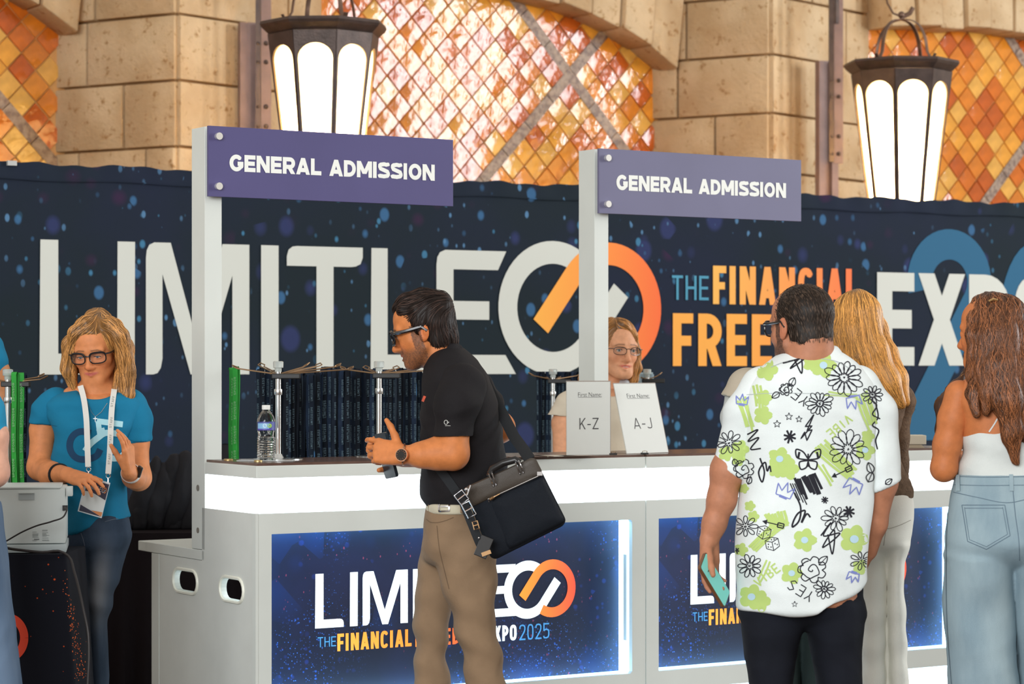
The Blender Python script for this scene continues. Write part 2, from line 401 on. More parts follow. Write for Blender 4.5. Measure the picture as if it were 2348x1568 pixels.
# ------------------------------------------------------------------ floor
STR = 'structure'
fl = MB(); fl.box((-14, -8, -.1), (14, 24, 0)); o = fl.build('floor', mat('carpet', (.10, .07, .05), .95, noise=.3, nscale=3, bump=.002, bscale=300)); tag(o, 'brown hall floor under the counters', None, kind=STR)

# ------------------------------------------------------------------ stone piers, tiled bays, arches
def stone_mat():
    m = mat('stone', (.52, .35, .19), .85, noise=.0, col2=(.66, .485, .295), nscale=2.6, bump=.006, bscale=38)
    nt = m.node_tree; N = nt.nodes; L = nt.links; b = N['Principled BSDF']
    v = N.new('ShaderNodeTexNoise'); v.inputs['Scale'].default_value = 17; v.inputs['Detail'].default_value = 6; v.inputs['Roughness'].default_value = .7
    tc = [n for n in N if n.type == 'TEX_COORD'][0]; L.new(tc.outputs['Object'], v.inputs['Vector'])
    mr = N.new('ShaderNodeMapRange'); mr.inputs['From Min'].default_value = .33; mr.inputs['From Max'].default_value = .43; L.new(v.outputs['Fac'], mr.inputs[0])
    mx = N.new('ShaderNodeMix'); mx.data_type = 'RGBA'; mx.inputs[6].default_value = (.36, .19, .07, 1)
    src = b.inputs['Base Color'].links[0].from_socket
    L.new(mr.outputs[0], mx.inputs[0]); L.new(src, mx.inputs[7]); L.new(mx.outputs[2], b.inputs['Base Color']); return m
STONE = stone_mat(); MORTAR = mat('mortar', (.34, .2, .09), .95)
def block(x0, x1, z0, z1, M, name, parent, y0=-.02, y1=.14):
    j = .007; b = MB(); pr = rnd.uniform(-.008, .008)
    b.box((x0+j, y0+pr, z0+j), (x1-j, y1, z1-j), bev=.009, M=M); o = b.build(name, STONE, parent, smooth=True); return o
ZJ = 2.785; CH = .384
def pier(name, X, Y, label, seed):
    root = empty(name, (0, 0, 0), 0, label, None, None, STR); r = random.Random(seed)
    for face, (deg, ln) in enumerate(((-31, .93), (49, 1.17))):
        if face == 0: M = Matrix.Translation((X-ln*math.cos(math.radians(31)), Y+ln*math.sin(math.radians(31)), 0)) @ Matrix.Rotation(math.radians(-31), 4, 'Z')
        else: M = Matrix.Translation((X, Y, 0)) @ Matrix.Rotation(math.radians(49), 4, 'Z')
        for c in range(-2, 5):
            z0 = ZJ+c*CH; cuts = [0]
            if face == 0: cuts += {0: [.58], 1: [.28], -1: [.22, .77], 2: [.35], 3: [.6]}.get(c, [.5])
            else: cuts += {0: [], 1: [.48], -1: [.6], 2: [.75], 3: [.4]}.get(c, [.5])
            cuts = [q*ln for q in cuts]+[ln]
            for a, b_ in zip(cuts, cuts[1:]): block(a, b_, z0, z0+CH, M, 'stone_block', root)
        b = MB(); b.box((.01, .03, 0), (ln-.01, .13, 4.75), M=M); b.build('mortar_core', MORTAR, root)
    return root
P1 = (-1.94, 14.0); P2 = (1.684, 15.8)
pier('wall_left_pier', *P1, 'left stone wall pier of tan blocks behind the lantern', 1)
pier('wall_right_pier', *P2, 'right stone wall pier of tan blocks behind the second lantern', 2)

TCOL = [(.72, .25, .022), (.60, .145, .012), (.76, .33, .04), (.50, .10, .010), (.74, .38, .075), (.66, .20, .018)]
def tile_mesh(i):
    m = mat('glazed_tile_%d' % i, TCOL[i], .09, noise=.22, nscale=9, bump=.008, bscale=8, spec=.7, coat=.0)
    w_, h_ = .089, .095; g = .0032; b = MB(); V = []
    for k, (s_, y) in enumerate(((1-g/w_, .0), (1-g/w_, -.006), (.93, -.0095), (.45, -.0108))):
        V += [(w_*s_, y, 0), (0, y, h_*s_), (-w_*s_, y, 0), (0, y, -h_*s_)]
    fs = []
    for k in range(3):
        for j in range(4): fs.append((4*k+j, 4*k+4+j, 4*k+4+(j+1) % 4, 4*k+(j+1) % 4))
    fs.append((15, 14, 13, 12)); b.add(V, fs); me = b.mesh('tile', m); 
    bm = bmesh.new(); bm.from_mesh(me); bmesh.ops.recalc_face_normals(bm, faces=bm.faces); bm.to_mesh(me); bm.free()
    me.polygons.foreach_set('use_smooth', [True]*len(me.polygons)); me.set_sharp_from_angle(angle=math.radians(50)); return me
TM = [tile_mesh(i) for i in range(6)]
BAND = mat('mosaic_band', (.16, .09, .06), .4, col2=(.36, .25, .17), nscale=34, bump=.004, bscale=40, spec=.6)
GROUT = mat('tile_grout', (.62, .33, .12), .8)
def bay(name, X, Y, length, pb, qb, arch, label, seed, u0=0., zlo=2.15, zhi=4.0):
    pl = Plane(X, Y, 32.6); r = random.Random(seed)
    root = empty(name, (X, Y, 0), pl.a, label, None, None, STR)
    b = MB(); b.box((u0-.02, .0, 0), (u0+length+.02, .1, 4.7)); b.build('plaster', GROUT, root)
    tb = .47; WU, WZ = .178, .19
    up, zp = pl.uz(*pb); pc = up/WU+zp/WZ; uq, zq = pl.uz(*qb); qc = zq/WZ-uq/WU
    nt = 0
    cand = []
    for i in range(-45, 45):
        p = pc+(tb/2+.5+i if i >= 0 else -tb/2-.5+(i+1))
        for j in range(-45, 45):
            q = qc+(tb/2+.5+j if j >= 0 else -tb/2-.5+(j+1))
            u = (p-q)/2*WU; z = (p+q)/2*WZ
            if u0 < u < u0+length and zlo < z < zhi: cand.append((z, u))
    cand.sort(key=lambda c: -c[0])
    for z, u in cand[:300]:
        if z > np.interp(u, [a[0] for a in arch], [a[1] for a in arch])+.12: continue
        o = link('tile', r.choice(TM), None, root)
        o.location = (u, -.001, z); o.rotation_euler = (r.gauss(0, .020), r.gauss(0, .012), r.gauss(0, .020)); o.scale = (r.uniform(.97, 1.0), r.uniform(.9, 1.2), r.uniform(.97, 1.0))
    # mosaic strips between the tiles
    for kind, c in (('p', pc), ('q', qc)):
        pts = []
        for k in range(0, 400):
            u = u0+length*k/399
            z = (c-u/WU)*WZ if kind == 'p' else (c+u/WU)*WZ
            if zlo < z < zhi: pts.append((u, z))
        if len(pts) < 2: continue
        (ua, za), (ub, zb) = pts[0], pts[-1]; L_ = math.hypot(ub-ua, zb-za); n_ = max(1, round(L_/.26))
        tx, tz = (ub-ua)/L_, (zb-za)/L_; hw = .036
        for k in range(n_):
            s0, s1 = k*L_/n_+.003, (k+1)*L_/n_-.003
            b = MB(); yy = -.014 if kind == 'p' else -.018
            A = (ua+tx*s0, za+tz*s0); B = (ua+tx*s1, za+tz*s1)
            V = [(A[0]-tz*hw, 0, A[1]+tx*hw), (A[0]+tz*hw, 0, A[1]-tx*hw), (B[0]+tz*hw, 0, B[1]-tx*hw), (B[0]-tz*hw, 0, B[1]+tx*hw)]
            V += [(v[0], yy, v[2]) for v in V]
            b.add(V, [(3, 2, 1, 0), (4, 5, 6, 7), (0, 1, 5, 4), (1, 2, 6, 5), (2, 3, 7, 6), (3, 0, 4, 7)]); b.build('mosaic_strip', BAND, root)
    # arch stones
    us = [a[0] for a in arch]; n_ = round(length/.235)
    for k in range(n_):
        a, b_ = u0+length*k/n_, u0+length*(k+1)/n_
        za, zb = np.interp(a, us, [q[1] for q in arch]), np.interp(b_, us, [q[1] for q in arch])
        sh = (b_-a)*.35*((k+.5)/n_-.45); hgt = .52+r.uniform(-.03, .05)
        j = .006; yf = -.26+r.uniform(-.03, .02)
        q = [(a+j, za+r.uniform(-.012, .012)), (b_-j, zb+r.uniform(-.012, .012)), (b_-j+sh*1.4, zb+hgt), (a+j+sh, za+hgt)]
        V = [(x, yf, z) for x, z in q]+[(x, 0.02, z) for x, z in q]
        bm = bmesh.new(); vv = [bm.verts.new(v) for v in V]
        for f in ((3, 2, 1, 0), (4, 5, 6, 7), (0, 1, 5, 4), (1, 2, 6, 5), (2, 3, 7, 6), (3, 0, 4, 7)): bm.faces.new([vv[i] for i in f])
        bmesh.ops.recalc_face_normals(bm, faces=bm.faces)
        bmesh.ops.bevel(bm, geom=bm.edges[:], offset=.014, segments=2, affect='EDGES', profile=.5)
        me = bpy.data.meshes.new('arch_stone'); bm.to_mesh(me); bm.free(); me.polygons.foreach_set('use_smooth', [True]*len(me.polygons)); me.set_sharp_from_angle(angle=.6)
        link('arch_stone', me, STONE, root)
    b = MB(); V = []; zt = 4.75
    b.box((u0, -.2, 4.25), (u0+length, .0, zt)); b.build('spandrel', STONE, root)
    return root
ARC = [(0, 3.80), (.4, 3.86), (1.1, 3.9), (1.54, 3.865), (1.9, 3.79), (2.2, 3.69), (2.54, 3.50), (3.2, 3.2)]
bay('wall_center', -1.186, 14.87, 2.56, (1304, 172), (1304, 172), ARC, 'center wall bay of glossy orange diamond tiles under a stone arch', 5)
bay('wall_left', -4.85, 13.09, 2.56, (57, 297), (-260, 200), ARC, 'left wall bay of matt amber diamond tiles', 8)
bay('wall_right', 2.438, 16.67, 2.56, (2335, 124), (2304, 395), [(0, 3.84), (1.0, 3.88), (2.56, 3.86)], 'right wall bay of orange diamond tiles beside the lantern', 9)
pier('wall_far_pier', 5.306, 17.6, 'far right stone wall pier of tan blocks', 3)
b = MB(); b.box((5.9, 18.6, 0), (13.5, 18.9, 5)); b.build('wall_far', STONE)['kind'] = STR
# far side walls so the hall closes
b = MB(); b.box((-14, 9.5, 0), (-4.4, 9.8, 5)); b.build('wall_side', STONE)['kind'] = STR

# ------------------------------------------------------------------ lanterns
IRON = mat('lantern_iron', (.075, .050, .042), .45, .35, noise=.25, nscale=14, bump=.0015, bscale=90)
IRON2 = mat('lantern_bronze', (.17, .10, .07), .42, .6, noise=.2, nscale=20)
PLATE = mat('bracket_paint', (.26, .17, .15), .55, .1, noise=.15, nscale=10)
GLASS = bpy.data.materials.new('lantern_glass'); GLASS.use_nodes = True
nt = GLASS.node_tree; nt.nodes.clear()
_o = nt.nodes.new('ShaderNodeOutputMaterial'); _a = nt.nodes.new('ShaderNodeAddShader'); _t = nt.nodes.new('ShaderNodeBsdfTranslucent'); _e = nt.nodes.new('ShaderNodeEmission')
_t.inputs[0].default_value = (.60, .50, .32, 1); _e.inputs[0].default_value = (1, .70, .30, 1); _e.inputs[1].default_value = .72
nt.links.new(_t.outputs[0], _a.inputs[0]); nt.links.new(_e.outputs[0], _a.inputs[1]); nt.links.new(_a.outputs[0], _o.inputs[0])
def octp(r, z, ph): return [(r*math.cos(ph+math.pi/4*k), r*math.sin(ph+math.pi/4*k), z) for k in range(8)]
def oct_lathe(b, prof, ph):
    V = []; fs = []
    for r, z in prof: V += octp(r, z, ph)
    for i in range(len(prof)-1):
        for j in range(8): fs.append((i*8+j, i*8+(j+1) % 8, (i+1)*8+(j+1) % 8, (i+1)*8+j))
    b.add(V, fs)
def lantern(cx, d, ztop, rot, wx, wy, label):
    c = P(cx, 0, d); root = empty('wall_lantern', (c.x, d, ztop), 0, label, 'lantern', 'octagonal wall lanterns')
    ph = math.radians(22.5+rot)
    b = MB(); oct_lathe(b, [(.001, .02), (.29, .0), (.345, .012), (.35, -.004), (.34, -.02), (.305, -.052), (.29, -.055), (.001, -.055)], ph); b.build('cap', IRON, root)
    R = lambda z: .302+.130*(z+.05)
    zb = -.92; ca8 = math.cos(math.pi/8); sa8 = math.sin(math.pi/8)
    for k in range(8):
        an = ph+math.pi/4*(k+.5); ap1, ap0 = R(-.055)*ca8, R(zb)*ca8; w1, w0 = R(-.055)*sa8, R(zb)*sa8
        # panel plane coordinates: s along, t down
        H_ = math.hypot(.865, ap1-ap0)
        hw = lambda t: w1+(w0-w1)*t/H_
        outer = [(-w1, 0), (w1, 0), (w0, -H_), (-w0, -H_)]
        m_ = .015; tb_ = H_-.04; ts = .15; hs = hw(ts)-m_
        hole = [(hw(tb_)-m_, -tb_), (hs, -ts)]
        for q in range(1, 12):
            a = math.pi*q/12; hole.append((hs*math.cos(a), -ts+.082*math.sin(a)))
        hole += [(-hs, -ts), (-(hw(tb_)-m_), -tb_)]
        V, Fc = fill2d([outer, hole], .006)
        ex = Vector((-math.sin(an), math.cos(an), 0)); top = Vector((math.cos(an)*ap1, math.sin(an)*ap1, -.055)); bot = Vector((math.cos(an)*ap0, math.sin(an)*ap0, zb))
        ey = (top-bot).normalized(); ez = ex.cross(ey)
        tr = lambda v, o_=0.: top+ex*v[0]+ey*v[1]+ez*(v[2]+o_)
        bb = MB(); bb.add([tr(v) for v in V], Fc); fr = bb.build('frame_panel', IRON, root)
        V, Fc = fill2d([[(x*1.04, y) for x, y in hole]], 0)
        sgn = -1 if ez.dot(Vector((math.cos(an), math.sin(an), 0))) > 0 else 1
        bb = MB(); bb.add([tr(v, sgn*.010) for v in V], Fc); bb.build('glass_pane', GLASS, fr)
    b = MB(); oct_lathe(b, [(R(zb)+.012, zb+.01), (R(zb)+.015, zb-.02), (.10, zb-.06), (.03, zb-.09), (.001, zb-.12)], ph); b.build('base_cap', IRON, root)
    b = MB()
    for k in range(4):
        a = math.radians(rot+38+90*k); e = Vector((math.cos(a), math.sin(a), 0)); pts = []
        for t in range(15):
            s = t/14; rr = .19*math.cos(s*math.pi/2)**.75+.0; zz = .03+.24*math.sin(s*math.pi/2)**.9
            if t < 3: rr = .215-.012*t
            pts.append(e*rr+Vector((0, 0, zz if t > 2 else .022+.02*t)))
        pts = [e*.25+Vector((0, 0, .045)), e*.235+Vector((0, 0, .02))]+pts
        b.tube(pts, .015, 6, flat=.25, up=tuple(e))
    b.build('bail', IRON2, root, smooth=True)
    b = MB(); b.tube([(0, 0, .27), (.01, 0, .29), (.05, 0, .31), (.07, 0, .345)], .014, 8); b.sphere((.0, 0, .30), .022)
    b.tube([(.005, 0, .29), (-.05, 0, .31), (-.085, 0, .37), (-.10, 0, .46), (-.10, 0, .62), (-.14, .0, .8)], .016, 6, flat=.4); b.build('hook', IRON2, root, smooth=True)
    # bracket on the wall
    wv = Vector(wx)-root.location; b = MB(); 
    b.tube([(-.14, 0, .8), (-.2, wv.y*.4, .95), (wv.x*.8, wv.y, .98), (wv.x, wv.y, .9), (wv.x, wv.y, .4)], .02, 8); b.build('bracket_arm', IRON, root, smooth=True)
    b = MB(); b.box((wv.x-.045, wv.y-.012, wy[0]-ztop), (wv.x-.015, wv.y+.03, 1.2)); b.build('back_rail', IRON, root)
    b = MB(); b.box((wv.x-.013, wv.y-.006, wy[0]-ztop-.01), (wv.x+.045, wv.y+.004, 1.2)); b.build('bracket_plate', PLATE, root)
    for zz in wy[1]:
        b = MB(); b.sphere((wv.x+.016, wv.y-.012, zz-ztop), .014, 10, 6); b.sphere((wv.x-.03, wv.y-.005, zz-ztop), .013, 10, 6); b.build('bolt', IRON, root, smooth=True)
    l = bpy.data.lights.new('lantern_bulb', 'POINT'); l.energy = 340; l.color = (1, .74, .40); l.shadow_soft_size = .06
    lo = bpy.data.objects.new('lantern_bulb', l); COL.objects.link(lo); lo.parent = root; lo.location = (0, 0, -.62)
    return root
wz = lambda y, d: CZ-(y-HY)/F*d
lantern(742, 13.0, 3.34, -5, P(604, 0, 14.1), (wz(300, 14.1), [wz(y, 14.1) for y in (100, 143, 245, 290)]), 'wall lantern rising behind the left GENERAL ADMISSION sign, glowing cream panels')
lantern(2067, 14.67, 3.345, 6, P(1917, 0, 15.75), (wz(372, 15.75), [wz(y, 15.75) for y in (185, 222, 313, 353)]), 'wall lantern with arched iron handle right of the second sign')
def mull(px0, px1, d, ytop, label):
    a, c = P(px0, ytop, d), P(px1, ytop, d)
    M = Matrix.Translation((a.x, d, 0)) @ Matrix.Rotation(math.radians(20), 4, 'Z')
    b = MB(); wd = (c.x-a.x); b.box((0, -.03, 0), (wd, .03, a.z), M=M); b.box((wd+.004, -.06, 0), (wd+.05, .02, a.z-.01), M=M)
    return tag(b.build('mounting_post', PLATE), label, 'post')
mull(548, 585, 14.25, 52, 'mauve iron mounting post up the wall beside the left lantern')
mull(1874, 1900, 15.9, 140, 'mauve iron mounting post up the wall beside the right lantern')

# ------------------------------------------------------------------ logo outlines, unit height
def arc(cx, cy, r, a0, a1, n): return [(cx+r*math.cos(math.radians(a0+(a1-a0)*i/n)), cy+r*math.sin(math.radians(a0+(a1-a0)*i/n))) for i in range(n+1)]
def logo_parts(X):
    """letters of the wordmark in x = photo pixel mapped by X, y = 0..1"""
    L = []
    def poly(p): L.append(fill2d([[(X(a), b) for a, b in p]]))
    def foot(x0, xs, x1): poly([(x0, 0), (x1, 0), (x1, .08), (x1-3, .12), (x1-9, .145), (x1-20, .155), (xs, .155), (xs, 1), (x0+2, 1)])
    foot(90, 133, 236); poly([(268, 0), (308, 0), (309, 1), (269, 1)])
    mx = lambda q: 334+(q-572)/250*237
    poly([(mx(a), h) for a, h in ((572, 0), (572, .88), (574, .94), (580, .98), (592, 1), (632, 1), (693.5, .27), (757, 1), (822, 1), (822, 0), (781, 0), (781, .76), (712, 0), (680, 0), (612, .76), (612, .12), (608, .05), (600, .01), (590, 0))])
    poly([(598, 0), (638, 0), (638, 1), (598, 1)])
    poly([(657, .845), (657, .92), (661, .97), (670, .995), (680, 1), (831, 1), (831, .92), (826, .87), (815, .85), (805, .845), (764, .845), (764, 0), (725, 0), (725, .845)])
    foot(849, 888, 972)
    poly([(1000, 0), (1182, 0), (1158, .155), (1039, .155), (1039, .44), (1121, .44), (1121, .59), (1039, .59), (1039, .845), (1141, .845), (1160, 1), (1020, 1), (1008, .98), (1002, .94), (1000, .88)])
    return L
def infinity(x0, x1, z0, z1, X=None):
    D = .52; w_ = .17; r = (1-w_)/2; W = 1+D
    wh = arc(.5, .5, r, 57, 322, 40); e = wh[-1]; dx, dy = -math.sin(math.radians(322)), math.cos(math.radians(322))
    wh = wh+[(e[0]+dx*.50*i/6, e[1]+dy*.50*i/6) for i in range(1, 7)]
    og = [(W-a, 1-b) for a, b in wh]
    out = []
    for pth in (wh, og):
        V, Fc = stroke2d(pth, w_); out.append(([(x0+v[0]/W*(x1-x0), z0+v[1]*(z1-z0), 0) for v in V], Fc))
    return out
def grad_mat(name, x0, x1, c0, c1, em=0.):
    m = mat(name, c0, .7, emit=c0 if em else None, estr=em); nt = m.node_tree; N = nt.nodes; L = nt.links
    tc = [n for n in N if n.type == 'TEX_COORD'][0]; sx = N.new('ShaderNodeSeparateXYZ'); L.new(tc.outputs['Object'], sx.inputs[0])
    mr = N.new('ShaderNodeMapRange'); mr.inputs['From Min'].default_value = x0; mr.inputs['From Max'].default_value = x1; L.new(sx.outputs[0], mr.inputs[0])
    mx = N.new('ShaderNodeMix'); mx.data_type = 'RGBA'; mx.inputs[6].default_value = (*c0, 1); mx.inputs[7].default_value = (*c1, 1)
    L.new(mr.outputs[0], mx.inputs[0]); b = N['Principled BSDF']; L.new(mx.outputs[2], b.inputs['Base Color'])
    if em: L.new(mx.outputs[2], b.inputs['Emission Color'])
    return m

# ------------------------------------------------------------------ printed backdrop
def dots(m, layers, base_socket=None):
    """printed blurry dots: voronoi discs over the base colour; layers = (scale, radius, softness, colour, density, amount)"""
    nt = m.node_tree; N = nt.nodes; L = nt.links; b = N['Principled BSDF']; tc = [n for n in N if n.type == 'TEX_COORD'][0]
    cur = b.inputs['Base Color'].links[0].from_socket if b.inputs['Base Color'].links else None
    base = tuple(b.inputs['Base Color'].default_value)
    for i, (sc, rad, soft, colr, dens, amt, strz, msk) in enumerate(layers):
        mp = N.new('ShaderNodeMapping'); L.new(tc.outputs['Object'], mp.inputs[0]); mp.inputs['Scale'].default_value = (sc, 0, sc*strz); mp.inputs['Location'].default_value = (i*3.7, 0, i*1.3)
        v = N.new('ShaderNodeTexVoronoi'); v.voronoi_dimensions = '3D'; v.feature = 'F1'; v.inputs['Scale'].default_value = 1; L.new(mp.outputs[0], v.inputs['Vector'])
        sp = N.new('ShaderNodeSeparateColor'); L.new(v.outputs['Color'], sp.inputs[0])
        ra = N.new('ShaderNodeMath'); ra.operation = 'MULTIPLY'; L.new(sp.outputs[0], ra.inputs[0]); ra.inputs[1].default_value = rad
        sb = N.new('ShaderNodeMath'); sb.operation = 'SUBTRACT'; L.new(ra.outputs[0], sb.inputs[0]); L.new(v.outputs['Distance'], sb.inputs[1])
        mr = N.new('ShaderNodeMapRange'); L.new(sb.outputs[0], mr.inputs[0]); mr.inputs['From Min'].default_value = 0; mr.inputs['From Max'].default_value = soft; mr.inputs['To Max'].default_value = amt
        th = N.new('ShaderNodeMath'); th.operation = 'LESS_THAN'; L.new(sp.outputs[1], th.inputs[0]); th.inputs[1].default_value = dens
        fm = N.new('ShaderNodeMath'); fm.operation = 'MULTIPLY'; L.new(mr.outputs[0], fm.inputs[0]); L.new(th.outputs[0], fm.inputs[1]); fac = fm.outputs[0]
        if msk:
            n = N.new('ShaderNodeTexNoise'); n.inputs['Scale'].default_value = msk; n.inputs['Detail'].default_value = 2; L.new(tc.outputs['Object'], n.inputs['Vector'])
            m2 = N.new('ShaderNodeMapRange'); m2.inputs['From Min'].default_value = .45; m2.inputs['From Max'].default_value = .58; L.new(n.outputs['Fac'], m2.inputs[0])
            f2 = N.new('ShaderNodeMath'); f2.operation = 'MULTIPLY'; L.new(fac, f2.inputs[0]); L.new(m2.outputs[0], f2.inputs[1]); fac = f2.outputs[0]
        mx = N.new('ShaderNodeMix'); mx.data_type = 'RGBA'; L.new(fac, mx.inputs[0])
        if cur: L.new(cur, mx.inputs[6])
        else: mx.inputs[6].default_value = base
        mx.inputs[7].default_value = (*colr, 1); cur = mx.outputs[2]
    L.new(cur, b.inputs['Base Color']); return cur
BP = Plane(-2.33, 11.0, 28)
FAB = mat('banner_fabric', (.014, .022, .028), .85, col2=(.016, .022, .042), nscale=.9, spec=.2)
dots(FAB, [(7, .42, .14, (.035, .045, .13), .5, .8, .8, 0), (11, .36, .10, (.05, .14, .28), .5, .85, .75, 0), (17, .34, .10, (.06, .20, .34), .5, .9, .7, 1.2), (26, .36, .12, (.10, .22, .38), .3, .9, .6, 1.6), (9, .5, .3, (.07, .02, .07), .25, .5, 1, 1.0)])
root = empty('backdrop_banner', (BP.X0, BP.Y0, 0), BP.a, 'long dark blue printed fabric backdrop with giant white wordmark behind the counters', 'banner')
NU = 300; NZ = 60; V = []; Fc = []
for i in range(NU+1):
    u = -.9+7.7*i/NU
    for j in range(NZ+1):
        z = 2.44*j/NZ; top = max(0, (z-2.36)/.08)
        lo_ = max(0, 1-z/.75); y = (.010*math.sin(u*9+math.sin(u*3.1)*2)+.006*math.sin(u*23+z*2))*lo_+.0012*math.sin(u*5+z)+(.008*math.sin(u*31)*top if top else 0)
        zz = z+(.006*math.sin(u*13)+.004*math.sin(u*37+1))*top
        if u < -.86 or u > 6.76: y += .02
        V.append((u, y-.0, zz))
for i in range(NU):
    for j in range(NZ): Fc.append((i*(NZ+1)+j, (i+1)*(NZ+1)+j, (i+1)*(NZ+1)+j+1, i*(NZ+1)+j+1))
me = fast_mesh('fabric', V, np.array(Fc)); link('fabric', me, FAB, root)
b = MB()
for u in (-.9, -.2+.3, 1.35, 2.7, 4.6, 6.7): b.tube([(u, .05, 0), (u, .05, 2.4)], .022, 8)
b.tube([(-.9, .05, 2.4), (6.8, .05, 2.4)], .02, 8); b.build('frame_tube', mat('alu', (.6, .6, .6), .35, .9), root, smooth=True)
b = MB(); b.box((BP.uz(16, 380)[0], -.014, 2.425), (BP.uz(37, 380)[0], .02, 2.447)); b.build('clip', mat('clip_grey', (.5, .5, .48), .6), root)
b = MB(); b.tube([(-.9+7.7*i/200, -.012+.006*math.sin(i*.9), 2.365+.004*math.sin(i*.37)) for i in range(201)], .0035, 5); b.build('hem_seam', FAB, root, smooth=True)
LW = mat('print_white', (.64, .645, .585), .75, spec=.2, emit=(1, 1, 1), estr=.0)
ul = lambda q: BP.uz(q, 700)[0]
zl0, zl1 = BP.uz(600, 858)[1], BP.uz(600, 562)[1]
ps = logo_parts(ul); ps = [([(v[0], zl0+v[1]*(zl1-zl0), 0) for v in V_], F_) for V_, F_ in ps]
decal('wordmark_lettering', ps, LW, root, -.004)
zi0, zi1 = BP.uz(1250, 859)[1], BP.uz(1250, 552)[1]
wh, og = infinity(ul(1142), ul(1515), zi0, zi1)
decal('infinity_symbol_white', [wh], LW, root, -.004)
decal('infinity_symbol_orange', [og], grad_mat('print_orange', ul(1230), ul(1515), (.95, .42, .06), (.93, .15, .035)), root, -.0043)
def put_text(s, q, st, m, name, parent, pl, y, wid=.42, gap=.09):
    """q = photo pixel box x0,x1 and y top/bottom at the left end"""
    u0, u1 = pl.uz(q[0], 700)[0], pl.uz(q[1], 700)[0]; z1, z0 = pl.uz(q[0], q[2])[1], pl.uz(q[0], q[3])[1]
    return decal(name, words2d(s, st, wid, gap, (u0, u1, z0, z1)), m, parent, y)
CY = mat('print_cyan', (.09, .32, .46), .75, spec=.2)
put_text('THE', (1540, 1624, 631, 687), .11, CY, 'tagline_the', root, BP, -.004, .5, .12)
put_text('FINANCIAL', (1634, 1967, 609, 697), .19, grad_mat('print_grad_b', ul(1640), ul(1960), (.95, .47, .09), (.92, .17, .05)), 'tagline_financial', root, BP, -.004)
put_text('FREEDOM', (1542, 1975, 718, 839), .19, grad_mat('print_grad_c', ul(1700), ul(1990), (.95, .40, .06), (.92, .14, .04)), 'tagline_freedom', root, BP, -.004)
put_text('EXPO', (2010, 2425, 624, 838), .2, LW, 'tagline_expo', root, BP, -.005, .44, .05)
BL = mat('print_blue', (.032, .125, .225), .75, spec=.2)
def big2(x0, x1, yt, yb, name):
    u0, u1 = ul(x0), ul(x1); z1, z0 = BP.uz(x0, yt)[1], BP.uz(x0, yb)[1]; Wd = u1-u0; sw = .17
    r = (Wd-sw)/2; cu_, cz_ = (u0+u1)/2, z1-sw/2-r
    pth = arc(cu_, cz_, r, 195, -38, 26); e = pth[-1]
    tgt = (u0+sw*.5, z0+sw*.9); pth += [(e[0]+(tgt[0]-e[0])*i/8, e[1]+(tgt[1]-e[1])*i/8) for i in range(1, 9)]
    V1 = stroke2d(pth, sw); V2 = stroke2d([(u0, z0+sw/2), (u1, z0+sw/2)], sw)
    decal(name, [V1, V2], BL, root, -.003)
big2(2080, 2272, 522, 1010, 'big_numeral')
V1 = stroke2d([(ul(2375)+.20*math.cos(a)*1.0, 1.62+.52*math.sin(a)) for a in [math.pi*2*i/40 for i in range(41)]], .17); decal('big_numeral_zero', [V1], BL, root, -.003)

# ------------------------------------------------------------------ registration counters
AP = Plane(-.835, 7.9, 32)
WHITE = mat('counter_white', (.66, .69, .65), .45, noise=.03, nscale=5)
WHITE2 = mat('counter_white_side', (.66, .68, .64), .55, noise=.03, nscale=9)
BAND_E = mat('light_band_acrylic', (.9, .95, 1), .4, emit=(.86, .95, 1), estr=2.4)
REV = mat('light_reveal', (.9, .95, 1), .4, emit=(.30, .66, 1), estr=7)
TOE = mat('toe_light', (.9, .95, 1), .4, emit=(.75, .92, 1), estr=1.6)
TOP = mat('counter_top_brown', (.12, .07, .055), .25, noise=.2, nscale=20)
DARK = mat('cavity_dark', (.02, .02, .02), .8)
def graphic_mat():
    m = mat('panel_print', (.006, .009, .022), .55, col2=(.008, .012, .040), nscale=3.2)
    cur = dots(m, [(7, .95, .75, (.006, .035, .16), .9, .75, 1, 1.1), (40, .5, .2, (.012, .03, .16), .6, .8, 1, 2.4), (90, .45, .2, (.015, .07, .34), .5, .95, 1, 2.0), (150, .42, .2, (.05, .18, .65), .35, .9, 1, 1.9), (120, .4, .15, (.22, .04, .08), .05, .9, .6, 3.1)])
    b = m.node_tree.nodes['Principled BSDF']; m.node_tree.links.new(cur, b.inputs['Emission Color']); b.inputs['Emission Strength'].default_value = .5
    return m
GP = graphic_mat()
PW = mat('backlit_white', (.8, .85, .85), .6, emit=(.85, .95, 1), estr=.75)
PB = mat('backlit_blue', (.05, .25, .5), .6, emit=(.08, .30, .62), estr=.6)
UW = 1.552
